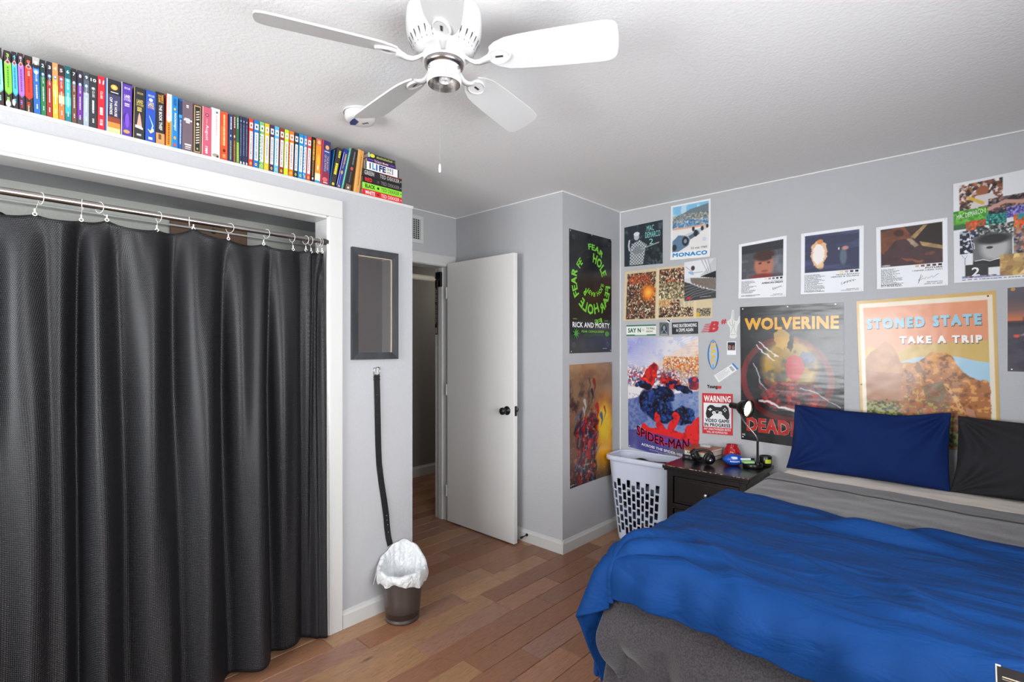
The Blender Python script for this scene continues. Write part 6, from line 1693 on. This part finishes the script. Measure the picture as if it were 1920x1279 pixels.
# surfboard shaped name sticker
p = Poster('sticker', 'Y', (-1.395, 1.442), (-1.318, 1.442), (-1.318, 1.235), (-1.395, 1.235), 'blue surfboard shaped sticker with yellow letters running down it', 'sticker')
o_ = [(.5 + .5 * math.sin(PI * t) ** .6 * s_, t) for s_, ts in ((1, np.linspace(0, 1, 16)), (-1, np.linspace(1, 0, 16))) for t in ts]
p.shape(o_[::-1], '#3c6ea4'); p.shape([(.5 + (x - .5) * .74, .5 + (y - .5) * .95) for x, y in o_][::-1], '#9cc2e2'); p.E(.5, .09, .06, .02, '#1d3a5c'); p.L([(.5, .82), (.5, .95)], .08, '#5a92c4')
p.vert('ISAAC', .76, .12, .26, .86, '#e8b83c', .05) if False else p.T('ISAAC', 0, 0, 1, 1, '#e8b83c', .05, fnc=lambda v: (.26 + v[:, 1] * .5, .12 + v[:, 0] * .72)); p.done(P_STICK)
# instant photo
p = Poster('instant_photo', 'Y', (-1.264, 1.427), (-1.206, 1.427), (-1.206, 1.338), (-1.264, 1.338), 'small white framed instant photo of two faces beside the surfboard sticker', 'photo')
cv = Canvas(30, 44, '#f2f2f4', p.asp); cv.rect(.08, .06, .92, .66, '#15151c'); cv.ell(.3, .42, .17, .15, '#b88478'); cv.ell(.7, .44, .17, .14, '#b07c70'); cv.rect(.08, .06, .92, .24, '#1c1c28'); cv.rect(.14, .38, .86, .42, '#1a1a1e', .7); cv.rect(.08, .6, .92, .66, '#c2c8d4', .6)
p.sheet(cv); p.done(P_MATTE)
# ticket
p = Poster('ticket', 'Y', (-1.352, 1.196), (-1.222, 1.284), (-1.188, 1.246), (-1.320, 1.148), 'white ticket stub with a blue end stuck slanting on the wall', 'ticket')
p.sheet(col='#e9eaea'); p.R(.92, 0, 1, 1, '#3a7cc0'); p.smallprint(.08, .14, .70, 5, .15, '#9a9c9c', 6, .3); p.R(.74, .15, .86, .85, '#a8acb0'); p.done(P_STICK)
# script sticker
p = Poster('sticker', 'Y', (-1.398, 1.133), (-1.300, 1.136), (-1.300, 1.104), (-1.398, 1.100), 'black script sticker with a red patch above the warning sign', 'sticker')
p.T('Young', .0, .05, .72, 1.0, '#16161a', .06); p.shape([(.66, .25), (1, .3), (.98, .85), (.66, .9)][::-1], '#c02a34'); p.done(P_STICK)

# warning sign
p = Poster('warning_sign', 'Y', (-1.432, 1.072), (-1.226, 1.078), (-1.226, .801), (-1.430, .794), 'red and white metal warning sign with a black game controller', 'sign', lift=.003, wave=0)
p.sheet(col='#cc2430'); p.R(.045, .235, .955, .83, '#eceef2')
p.T('WARNING', .06, .055, .94, .21, '#f6f2f2', .04)
p.shape([(.14, .58), (.12, .50), (.17, .34), (.26, .285), (.36, .29), (.44, .33), (.62, .33), (.68, .285), (.78, .28), (.86, .34), (.90, .50), (.885, .60), (.83, .63), (.77, .60), (.70, .53), (.62, .49), (.42, .49), (.34, .54), (.25, .61), (.18, .62)][::-1], '#141416')
p.R(.205, .385, .33, .41, '#f0f0f2'); p.R(.25, .36, .285, .435, '#f0f0f2')
for x, y in ((.75, .36), (.75, .43), (.71, .395), (.79, .395)): p.E(x, y, .024, .016, '#f0f0f2', 12)
p.E(.395, .475, .062, .042, '#f0f0f2'); p.E(.395, .475, .04, .027, '#cfd2d6'); p.E(.60, .475, .062, .042, '#f0f0f2'); p.E(.60, .475, .04, .027, '#cfd2d6'); p.R(.46, .42, .49, .432, '#f0f0f2'); p.R(.52, .42, .55, .432, '#f0f0f2')
p.T('VIDEO GAME', .10, .625, .90, .71, '#16161a', .04); p.T('IN PROGRESS', .07, .73, .93, .815, '#16161a', .04)
p.T('ANY UNAUTHORIZED ENTRY', .05, .85, .95, .905, '#f0d8da', .03); p.T('WILL BE ELIMINATED', .15, .925, .84, .975, '#f0d8da', .03); p.done(P_STICK)

# --- big painted poster with red and navy swirls (left large poster)
p = Poster('poster', 'Y', (-2.014, 1.459), (-1.459, 1.465), (-1.450, .560), (-2.006, .622), 'large painterly white, blue and red poster above the laundry hamper', 'poster', seed=7)
cv = Canvas(230, 340, '#e8e4e6', p.asp)
n = cv.noise(5, 8, 21, 4); m = cv.noise(16, 26, 23, 3); k = cv.noise(40, 60, 25, 2)
cv.mix(np.clip(1.1 - np.hypot(cv.X * 1.6, cv.Y * 3.2) * 1.1, 0, .9) * (.5 + n * .8), '#8088d4'); cv.mix(np.clip((m - .5) * 4, 0, .6) * (cv.Y < .45), '#b8c4e4')
ang = np.arctan2((cv.Y - .13) * p.asp, cv.X - .45); cv.mix((np.sin(ang * 90 + n * 12) > .4) * .22 * (cv.Y < .4), '#8c8cb8')
cv.poly([(1, 0), (1, .12), (.3, .30), (.25, .29)], '#f0c8a8', .5); cv.poly([(1, .1), (1, .28), (.5, .36), (.45, .33), (.8, .2)], '#e08a3a', .7, np.clip(m * 1.8 - .2, 0, 1))
cv.cells(700, 31, .52, .16, 1, .30, ['#d8682a', '#e8a848', '#b8401c', '#f4d890', '#e8e0d4', '#a84a30'], .75, 1, np.clip(1.6 - np.hypot((cv.X - .8) * 2.6, (cv.Y - .24) * 6), 0, 1))
cv.cells(500, 32, .55, .26, 1, .42, ['#d8c4a8', '#b88a68', '#a8a8a0', '#e8a860', '#c8586a', '#e8e4de', '#7c8a88'], .75)
cv.cells(800, 33, 0, .24, .98, .44, ['#e8e6ea', '#b0281f', '#2c3e82', '#d8dce8', '#c42a2c', '#e8e6ea', '#e8e6ea', '#20244a', '#9aa8d0'], .75, 1, np.clip(1.5 - np.abs(cv.Y - .35) * 13, 0, 1) * (cv.X < .75))
cv.poly([(0, .58), (.3, .47), (.7, .46), (1, .42), (1, 1), (0, 1)], '#6478ac', .8, np.clip(.5 + n, 0, 1)); cv.poly([(0, .56), (.22, .52), (.3, .72), (0, .86)], '#4a5c98', .8)
cv.mix(np.clip((k - .5) * 5, 0, .5) * (cv.Y > .5), '#8c9cc8')
rr = random.Random(7)
cv.warp(.09, 9, 71)
def mass(cx, cy, rx, ry, pal, n_, sd, rot=0.0):
    c_, s_ = math.cos(rot), math.sin(rot); dx, dy = cv.X - cx, (cv.Y - cy) * cv.asp
    d = np.hypot((dx * c_ + dy * s_) / rx, (-dx * s_ + dy * c_) / (ry * cv.asp))
    cv.cells(n_, sd, max(0, cx - rx * 1.5), max(0, cy - ry * 1.6), min(1, cx + rx * 1.5), min(1, cy + ry * 1.6), pal, 1, 1.4, np.clip((1 - d) * 9 + .5, 0, 1))
NV = ['#15182c', '#16234c', '#1c2e66', '#10121f', '#24407c', '#15182c', '#1a1e38']; RDS = ['#d02a26', '#e03a30', '#a81f22', '#c42426', '#7c1820']
mass(.33, .34, .10, .13, RDS, 60, 81, .5); mass(.62, .38, .13, .05, RDS + NV[:2], 70, 82, .2); mass(.93, .37, .09, .06, ['#8c2c3c', '#c43a3c', '#3a3c6c'], 40, 83)
mass(.22, .42, .13, .03, NV + ['#3a5ca8'], 40, 84); mass(.80, .43, .14, .025, NV, 30, 85, .3)
mass(.42, .58, .26, .13, NV, 240, 86, .5); mass(.78, .64, .11, .12, NV + ['#2f5aa8'], 90, 87, 1.3); mass(.55, .48, .14, .06, NV[:2] + ['#10121f'], 60, 88)
cv.mix(np.clip((k - .58) * 6, 0, .5) * (cv.Y > .45) * (cv.Y < .78) * (cv.X > .15), '#3f6cb8')
RD = '#e02a2c'
# a splash of scarlet across the lower half
cv.warp(.05, 12, 91)
for pts, w_ in (([(.24, .79), (.5, .80), (.94, .80)], .045), ([(.48, .80), (.44, .68)], .055), ([(.60, .80), (.70, .64)], .055), ([(.86, .82), (1.0, .70)], .09), ([(.30, .81), (.55, .83), (.8, .81)], .035)): cv.line(pts, w_, RD, 1, soft=.12)
cv.mix(np.clip((m - .58) * 6, 0, .5) * (cv.a[..., 0] > .75) * (cv.a[..., 1] < .3), '#9c1a1e')
cv.flat_xy()
cv.poly([(0, .84), (.2, .81), (.5, .86), (1, .84), (1, 1), (0, 1)], '#3f3f84', .85, np.clip(.4 + n, 0, 1)); cv.poly([(.7, .86), (1, .84), (1, 1), (.5, 1)], '#77737c', .85); cv.poly([(.2, .83), (.5, .82), (.9, .83), (.8, .90), (.35, .89)], '#5a3f9c', .7)
p.sheet(cv)
def arcw(v, dx=0, dy=0):
    x = .13 + v[:, 0] * .74 + dx; u = 2 * v[:, 0] - 1
    return x, .895 - v[:, 1] * (.075 + .012 * u * u) + .035 * (1 - u * u) * 1.0 - .02 * (1 - v[:, 0]) * 1.2 - .004 + dy
p.T('SPIDER-MAN', 0, 0, 1, 1, '#d82050', .085, fnc=lambda v: arcw(v)); p.T('SPIDER-MAN', 0, 0, 1, 1, '#17121c', .02, fnc=lambda v: arcw(v, -.002, -.002))
p.T('ACROSS THE SPIDER-VERSE', .20, .925, .84, .948, '#eceaf2', .03, fnc=lambda v: (.20 + v[:, 0] * .64, .952 - v[:, 1] * .022 + .010 * v[:, 0])); p.T('EXCLUSIVELY IN MOVIE THEATERS', .32, .966, .70, .976, '#c4c4d4', .01); p.T('JUNE 2', .44, .982, .58, .995, '#e8e8f0', .03); pins(p, [(.02, .985)]); p.done(P_GLOSS)

# --- three framed-white album style prints
def album(TL, TR, BR, BL, label, paint, title, sub, swatch, sign, rel, tracks, seed):
    p = Poster('art_print', 'Y', TL, TR, BR, BL, label, 'print', 'white bordered music prints', seed=seed, curl=[(0, 1, .3, .006), (1, 1, .25, .005)])
    cv = Canvas(130, 170, '#eef0f4', p.asp); paint(cv)
    # keep the white border around the square picture
    cv.rect(0, 0, 1, .05, '#eef0f4'); cv.rect(0, 0, .065, 1, '#eef0f4'); cv.rect(.935, 0, 1, 1, '#eef0f4'); cv.rect(0, .655, 1, 1, '#eef0f4')
    p.sheet(cv)
    for i, c in enumerate(swatch): p.R(.935 - .078 * (len(swatch) - i) + .016, .665, .935 - .078 * (len(swatch) - i) + .066, .695, c)
    for t, x0, x1, y0, y1, b in ((title + sub)): p.T(t, x0, y0, x1, y1, '#1d1d20', b)
    p.smallprint(.065, .69, .42, tracks, .0165, '#3c3c40', seed, .42); p.smallprint(.065, .945, .48, 2, .017, '#2c2c30', seed + 4, .5)
    p.L(sign, .0045, '#202024')
    for t, x0, x1, y0, y1 in rel: p.T(t, x0, y0, x1, y1, '#2a2a2e', .01)
    pins(p, [(.03, .02), (.97, .015), (.97, .985)], '#c8cacc'); p.done(P_MATTE)
def paintA(c):
    c.rect(0, 0, 1, .66, '#4a4a52'); c.mix(np.clip((c.noise(4, 6, 3) - .45) * 3, 0, 1) * (c.Y < .66), '#8a8c98'); c.rect(0, 0, 1, .2, '#20202a', .8)
    c.ell(.55, .44, .21, .20, '#b87058', soft=.3); c.ell(.55, .27, .22, .10, '#3c2420', soft=.4); c.ell(.46, .40, .035, .018, '#3a2018', .8, soft=.5); c.ell(.64, .40, .035, .018, '#3a2018', .8, soft=.5); c.ell(.56, .54, .07, .018, '#7c3a34', .7, soft=.5); c.ell(.5, .66, .26, .08, '#7c2a26', soft=.4); c.rect(.7, .3, .94, .6, '#7c8088', .4)
    for i in range(24): c.rect(.1, .06 + i * .025, .93, .066 + i * .025, '#e8e4e0', .16)
SG = lambda x0, y0, s, sd: [(x0 + s * (.0030 * i + .018 * math.sin(i * .42 + sd)), y0 + s * (-.0006 * i + .022 * math.sin(i * .47 + sd * 2) * (1 - i / 110))) for i in range(72)]
album((-1.187, 2.066), (-.900, 2.084), (-.903, 1.704), (-1.189, 1.710), 'white bordered print with a child face under lines of lettering', paintA,
      [('21 SAVAGE', .70, .93, .712, .728, .0)], [('AMERICAN DREAM', .50, .93, .736, .765, .035)], ['#eed8cc', '#b88a80', '#5a7a94', '#3a3e48', '#2a2c34'], SG(.72, .86, .9, 1), [('RELEASED ON', .74, .93, .945, .957), ('JANUARY 12, 2024', .68, .93, .966, .978)], 14, 11)
def paintB(c):
    c.rect(0, 0, 1, .66, '#3a3e58'); c.mix(np.clip((c.noise(2, 14, 5) - .45) * 4, 0, .8) * (c.Y < .66), '#4c5478')
    n = c.noise(14, 18, 7); c.mix((np.hypot((c.X - .30) / .13, (c.Y - .36) / .22) < .75 + .5 * n).astype(float), '#e8b890'); c.mix((np.hypot((c.X - .30) / .11, (c.Y - .38) / .2) < .6 + .5 * n).astype(float), '#f4ece8')
    c.ell(.32, .17, .05, .04, '#d88a4a'); c.ell(.69, .44, .055, .13, '#5c6c7c', soft=.4); c.ell(.72, .31, .05, .03, '#c88a84', soft=.6); c.ell(.62, .31, .015, .02, '#e8d0c4'); c.ell(.33, .56, .05, .05, '#e8c090', .8, soft=.6)
album((-.820, 2.082), (-.502, 2.083), (-.502, 1.708), (-.822, 1.712), 'white bordered print of a white flaming shape on dark blue', paintB,
      [('METRO BOOMIN', .58, .93, .712, .732, .01)], [('HEROES & VILLAINS', .50, .93, .742, .762, .01)], ['#eed8a8', '#d8a898', '#3c4454', '#20242c'], SG(.66, .86, 1.0, 2.2), [('RELEASED ON', .74, .93, .945, .957), ('DECEMBER 2, 2022', .66, .93, .966, .978)], 15, 12)
def paintC(c):
    c.rect(0, 0, 1, .66, '#4a3634'); c.poly([(0, .1), (.4, .04), (.55, .25), (.1, .45), (0, .3)], '#8c5230', .9); c.poly([(.45, .3), (.75, .06), (1, .04), (1, .5), (.75, .35)], '#2c2422'); c.poly([(.5, .22), (.68, .06), (.74, .06), (.56, .26)], '#c8a468'); c.poly([(.62, .3), (1, .42), (1, .47), (.66, .38)], '#c8a468')
    c.warp(.05, 12, 4)
    c.poly([(.1, .45), (.3, .24), (.55, .26), (.78, .5), (.9, .66), (.05, .66)], '#4c3438'); c.ell(.36, .17, .09, .07, '#7c4630', rot=.6, soft=.3); c.ell(.33, .14, .07, .05, '#2c1c18', .7, rot=.5, soft=.4); c.poly([(.44, .26), (.5, .24), (.62, .36), (.56, .38)], '#c8b08c', .8)
    c.poly([(.36, .52), (.5, .55), (.68, .60), (.66, .63), (.44, .58)], '#8c5438'); c.ell(.76, .50, .07, .03, '#7c4a34', soft=.3); c.mix((c.noise(8, 10, 9) - .35) * (c.Y < .66) * .8, '#2c2020'); c.flat_xy(); c.ell(.14, .635, .07, .014, '#c8c8c8', .8)
album((-.444, 2.061), (-.140, 2.065), (-.137, 1.712), (-.440, 1.714), 'white bordered print of a reclining man in brown tones', paintC,
      [('FUTURE', .70, .93, .705, .728, .035)], [('I NEVER LIKED YOU', .52, .93, .742, .758, .02)], ['#d8b890', '#8c5c44', '#6c4434', '#5c3028', '#2c1c1c'], [(.60, .90), (.66, .84), (.64, .81), (.62, .88), (.60, .95), (.62, .90), (.67, .87), (.69, .89), (.71, .85), (.73, .88), (.75, .84), (.73, .88), (.77, .86), (.79, .84), (.80, .87), (.84, .84), (.88, .815)], [('RELEASED ON', .72, .93, .925, .940), ('APRIL 29, 2022', .68, .93, .952, .968)], 16, 13)

# --- photo collage poster at the right top
p = Poster('collage_poster', 'Y', (-.117, 2.232), (.50, 2.272), (.50, 1.722), (-.113, 1.722), 'white edged collage poster of many snapshots at the upper right', 'poster', seed=9, curl=[(0, 0, .2, .01)])
cv = Canvas(250, 230, '#e6e8ec', p.asp)
def ph(x0, y0, x1, y1, pal, n, s): cv.cells(n * 4, s, x0, y0, x1, y1, pal, 1)
ph(.04, .03, .30, .29, ['#3c342e', '#d8c8c4', '#7c4a34', '#2c2624', '#a86a4a', '#e4dcdc'], 60, 1); cv.ell(.18, .12, .04, .045, '#a05c3c'); cv.poly([(.1, .28), (.14, .16), (.24, .16), (.30, .26)], '#d8d0d0'); cv.line([(.10, .17), (.18, .24)], .012, '#d8b040')
ph(.0, .28, .215, .44, ['#58a838', '#6cc044', '#4c9830'], 20, 2); cv.rect(0, .42, .24, .47, '#3c6a44'); ph(.215, .21, .55, .36, ['#2a2a38', '#1c1c26', '#6c4c44', '#4c4c5c', '#b08878'], 60, 3)
cv.line([(.22, .31), (.31, .26), (.42, .29), (.5, .25)], .014, '#c8988a'); ph(.08, .40, .2, .50, ['#d8502c', '#c8442a', '#5c7a44', '#e87040'], 40, 4); ph(.2, .36, .32, .47, ['#2c9c8c', '#1f6c6c', '#46c4ac', '#1c4044'], 40, 5); ph(.32, .32, .44, .42, ['#5c50b0', '#9c8cd8', '#2c2860', '#8c9ce0'], 40, 6)
ph(.36, .40, .62, .56, ['#e05a2c', '#d84a20', '#f08040', '#3c9ca4'], 40, 7); cv.ell(.47, .46, .03, .05, '#3fb0b4'); ph(.04, .49, .19, .72, ['#20263c', '#2c3450', '#16182a', '#d8dce8'], 30, 8)
ph(.14, .46, .36, .60, ['#3c3c3e', '#5c6c66', '#2c2c2e', '#c8ccc8'], 50, 9); ph(.36, .54, .7, .80, ['#7c5c50', '#2c343c', '#b88c7c', '#4c6c94', '#6c3c34', '#a8b0b8'], 60, 10)
cv.rect(.12, .56, .35, .84, '#6e6e70'); cv.ell(.25, .68, .085, .13, '#b8b8b8', soft=.5); cv.ell(.24, .60, .10, .05, '#2a2a2c', soft=.5); cv.ell(.22, .68, .02, .012, '#2a2a2c'); cv.rect(.12, .80, .35, .87, '#28282a')
cv.rect(.07, .83, .21, .98, '#2f3032'); ph(.28, .76, .62, .97, ['#c8a464', '#d8b878', '#b8905c', '#c09a60'], 20, 11); cv.ell(.56, .86, .06, .1, '#a06a4c', soft=.3)
cv.rect(.05, .955, .3, 1.0, '#6c74a8'); ph(.05, .88 + .06, .26, .99, ['#5c64a0', '#8c94c8', '#7c5048', '#a8b0d8'], 30, 12); ph(.06, .97, .5, 1.0, ['#3c3c3e', '#9c9c9e', '#d8d8da'], 30, 13)
ph(.6, .05, 1, .95, ['#3c3c48', '#8c6c5c', '#c8a47c', '#4c5c7c', '#b85030'], 200, 14)
cv.rect(0, .9, .05, 1, '#e6e8ec'); cv.rect(0, .5, .035, 1, '#e6e8ec'); cv.rect(0, .965, 1, 1, '#e6e8ec')
p.sheet(cv); p.T('MAC DEMARCO 2', .02, .315, .20, .36, '#e8f4e0', .0, fnc=lambda v: (.02 + v[:, 0] * .18, .365 - v[:, 1] * .045 - .03 * v[:, 0])); p.T('2', .11, .86, .16, .945, '#e8e8ea', .02); p.L([(.05, .73), (.07, .77), (.09, .72), (.07, .77), (.07, .83)], .003, '#2c2c30'); p.smallprint(.05, .975, .55, 1, .012, '#3c3c40', 5); p.L([(.1, .52), (.115, .66), (.13, .68), (.125, .62)], .004, '#dfe2e8'); p.L([(.13, .80), (.18, .79), (.22, .81), (.28, .79)], .005, '#e8e8ea'); p.done(P_MATTE)

# --- sunset road poster at the right edge
p = Poster('poster', 'Y', (.083, 1.682), (.50, 1.696), (.50, 1.27), (.083, 1.272), 'dark purple poster of a car on a road at sunset at the right edge', 'poster', seed=10)
cv = Canvas(140, 110, '#3c3844', p.asp)
cv.mix(np.clip(1 - cv.Y / .42, 0, 1), '#5c5660'); cv.mix(np.clip((cv.Y - .12) * 3.5, 0, 1) * (cv.Y < .42), '#a8705a'); cv.mix(np.clip((cv.Y - .28) * 6, 0, 1) * (cv.Y < .42), '#e8743c'); cv.rect(0, .415, 1, 1, '#46404e'); cv.mix(np.clip((cv.noise(3, 9, 4) - .45) * 4, 0, .5) * (cv.Y > .42), '#2a2634')
cv.rect(0, .40, 1, .45, '#2c2630', .8); cv.line([(.135, .36), (.135, .42)], .003, '#2c2428'); cv.poly([(.2, .5), (.35, .46), (.7, .46), (.8, .6), (.6, .72), (.2, .66)], '#2c2a36'); cv.line([(.12, .57), (.28, .52), (.5, .52)], .006, '#a89088')
for x, y in ((.08, .58), (.17, .63), (.24, .585)): cv.ell(x, y, .028, .018, '#e8503c')
p.sheet(cv); p.L([(0, 0), (1, 0)], .008, '#c8c8cc'); p.L([(0.0, 0), (0.0, 1)], .008, '#c8c8cc'); p.E(.05, .025, .02, .02, '#c08a3c', 12); pins(p, [(.04, .975)], '#e8e8e8'); p.done(P_GLOSS)

# --- large black poster with gold and red titles
p = Poster('poster', 'Y', (-1.179, 1.653), (-.599, 1.651), (-.595, .77), (-1.172, .785), 'large glossy black poster with gold title above and red title below', 'poster', seed=11, wave=.002)
cv = Canvas(230, 330, '#1b1b1e', p.asp)
n = cv.noise(4, 5, 41, 3); cv.mix(np.clip((n - .5) * 2, 0, .3), '#50525a')
cv.ell(.46, .53, .46, .305, '#7c2626', .95, soft=.02, hole=.86); cv.ell(.46, .53, .395, .262, '#202024', .3, soft=.05)
cv.cells(120, 43, .06, .25, .92, .85, ['#222226', '#2c2c32', '#1a1a1e'], .25)
# gold mass and red mass as loose abstract folds
gp = np.clip(1.3 - np.hypot((cv.X - .50) / .24, (cv.Y - .43) / .17), 0, 1); cv.mix(np.clip(gp * 3, 0, 1) * (.55 + .6 * cv.noise(8, 10, 45)), '#b8923c'); cv.mix(np.clip((cv.noise(9, 12, 46) - .5) * 5, 0, .7) * np.clip(gp * 3, 0, 1), '#3c3a44')
cv.warp(.07, 10, 44)
cv.poly([(.34, .20), (.44, .17), (.50, .24), (.44, .33), (.36, .30)], '#c8a04a', .8); cv.poly([(.52, .14), (.56, .22), (.52, .34), (.47, .30)], '#2e2c30')
cv.poly([(.64, .32), (.74, .34), (.76, .40), (.52, .42)], '#4c5a84', .8)
rp = np.clip(1.2 - np.hypot((cv.X - .53) / .16, (cv.Y - .44) / .13), 0, 1) * (cv.Y > .36)
cv.ell(.56, .445, .09, .085, '#b83438', .95, rot=.1, soft=.1); cv.poly([(.2, .66), (.34, .56), (.5, .53), (.68, .56), (.78, .66), (.7, .74), (.3, .74)], '#9c2a2c', .85); cv.poly([(.36, .56), (.46, .55), (.48, .74), (.38, .74)], '#1e1c20', .85); cv.poly([(.58, .56), (.68, .57), (.70, .74), (.6, .74)], '#26262a', .7)
cv.cells(260, 49, .2, .54, .78, .76, ['#a8302e', '#26242a', '#7c2024', '#3c3a40', '#c84a3c'], .45)
for (a, b) in (((.16, .30), (.36, .40)), ((.20, .27), (.38, .38))): cv.line([a, b], .006, '#d8d8dc')
cv.poly([(.20, .685), (.5, .735), (.84, .755), (.80, .77), (.55, .765), (.2, .70)], '#d8d4d0'); cv.line([(.62, .58), (.98, .69)], .006, '#a8a8ac'); cv.line([(.14, .42), (.22, .56), (.28, .60)], .007, '#a8a8ac')
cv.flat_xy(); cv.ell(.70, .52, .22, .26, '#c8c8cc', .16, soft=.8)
p.sheet(cv)
p.T('WOLVERINE', .05, .085, .96, .175, '#e0a42c', .05, space=1.0); p.T('DEADPOOL', 0, 0, 1, 1, '#c8b0a8', .075, fnc=lambda v: (.06 + v[:, 0] * .90, .932 - v[:, 1] * .108)); p.T('DEADPOOL', 0, 0, 1, 1, '#b8261f', .05, fnc=lambda v: (.06 + v[:, 0] * .90, .932 - v[:, 1] * .108))
p.T('PG', .015, .955, .045, .968, '#e0e0e0', .03); pins(p, [(.03, .015), (.49, .012), (.93, .01), (.02, .98)], '#e0e0e0'); p.done(print_mat('very_glossy_print', .24, .28, 3.2, coat=.15, stretch=(1, 1, 4)))

# --- orange mountain travel poster
p = Poster('poster', 'Y', (-.537, 1.653), (.043, 1.671), (.062, .86), (-.512, .86), 'large orange mountain travel poster reading STONED STATE TAKE A TRIP', 'poster', seed=12, wave=.002)
cv = Canvas(250, 330, '#cda65c', p.asp)
n = cv.noise(5, 7, 51, 4); m = cv.noise(24, 34, 53, 3); f = cv.noise(60, 80, 55, 2)
inn = (cv.X > .055) & (cv.X < .945) & (cv.Y > .05); cv.rect(.022, .022, .978, 1, '#e6dac4'); cv.rect(.055, .052, .945, 1, '#dd9069')
cv.mix(np.clip((n - .45) * 3, 0, .4) * inn * (cv.Y < .35), '#e0a486')
def ipoly(pts, c, al=1, tex=None): cv.poly([(min(max(x, .055), .945), y) for x, y in pts], c, al, tex)
ipoly([(.055, .36), (.1, .33), (.25, .40), (.4, .33), (.6, .315), (.8, .31), (.945, .30), (.945, .6), (.055, .6)], '#c9a85a')
ipoly([(.3, .45), (.36, .43), (.5, .40), (.66, .40), (.75, .405), (.86, .43), (.945, .44), (.945, .62), (.3, .62)], '#9fc4d8')
ipoly([(.055, .42), (.10, .37), (.17, .33), (.22, .29), (.27, .32), (.31, .38), (.33, .44), (.42, .46), (.42, .8), (.055, .8)], '#bd8558')
ipoly([(.055, .42), (.10, .37), (.17, .33), (.22, .29), (.27, .32), (.31, .38), (.33, .44), (.42, .46), (.42, .8), (.055, .8)], '#9c6a48', .7, np.clip((n - .45) * 5, 0, 1)); ipoly([(.055, .5), (.36, .52), (.4, .8), (.055, .8)], '#8a5638', .55)
MT = [(.34, .47), (.37, .44), (.42, .445), (.46, .44), (.52, .40), (.56, .37), (.60, .378), (.66, .375), (.70, .40), (.73, .45), (.76, .49), (.82, .53), (.88, .555), (.92, .55), (.945, .57), (.945, 1), (.3, 1)]
cv.warp(.02, 16, 57)
ipoly(MT, '#c68440'); ipoly(MT, '#a05e2c', .85, np.clip((cv.Y - .42 - .10 * (n - .5)) * 6, 0, 1)); ipoly(MT, '#e0a050', .8, (m > .62) & (cv.Y < .75)); ipoly(MT, '#74441e', .8, (m < .36).astype(float))
ipoly([(.36, .48), (.42, .52), (.47, .68), (.50, .72), (.40, .71), (.37, .66)], '#5a3420', .6, (f > .4)); ipoly([(.39, .58), (.44, .60), (.50, .72), (.44, .72)], '#e09a3c', .8, (f > .5)); ipoly([(.48, .6), (.64, .56), (.68, .76), (.55, .80)], '#5c5236', .7, (m > .42))
ipoly([(.64, .58), (.67, .57), (.76, .72), (.80, .78), (.75, .76)], '#e0b070', .8, (f > .45)); ipoly([(.8, .8), (.78, .72), (.84, .74), (.86, .82)], '#b8846c', .8)
cv.flat_xy()
BR = (cv.Y > .74 + .05 * np.sin(cv.X * 9) - .06 * (cv.X < .38)) & inn
cv.mix(BR.astype(float), '#a86234'); cv.mix(BR * (m > .55), '#7c4a26'); cv.mix(BR * (f > .62), '#9c9a44')
for cx, cy, rx, ry, s_ in ((.17, .78, .15, .075, 1), (.30, .88, .17, .08, 2), (.12, .93, .15, .09, 3), (.5, .90, .13, .06, 4), (.66, .93, .13, .05, 5), (.82, .92, .14, .05, 6)):
    d = np.hypot((cv.X - cx) / rx, (cv.Y - cy) / ry) + (f - .5) * .8 + (m - .5) * .6
    cv.mix((d < .95) * inn, '#5a5c34'); cv.mix((d < .95) * (f > .5) * inn, '#96984c'); cv.mix((d < .85) * (f < .36) * inn, '#34381f')
cv.mix(((cv.X < .5) & inn) * np.clip(.5 - abs(cv.X - .25 - .2 * (cv.Y - .4)), 0, .5) * .35 * (cv.Y < .7), '#e8d8cc')
p.sheet(cv)
def st(body, x0, x1, y, h, c, sh, yr):
    for dx, dy, cc in ((.004, .006, sh), (0, 0, c)): p.T(body, 0, 0, 1, 1, cc, .075, fnc=lambda v: (x0 + dx + v[:, 0] * (x1 - x0), y + dy - v[:, 1] * h - yr * (v[:, 0])), space=1.22)
st('STONED STATE', .075, .905, .205, .072, '#96c4d8', '#5a5048', 0.0); st('TAKE A TRIP', .33, .905, .312, .050, '#f0ece6', '#6a5048', -.006)
p.L([(0, .5), (.0, .51)], .004, '#6a5a3c'); pins(p, [(.015, .6), (.95, .03)], '#6a5030'); p.done(P_GLOSS)
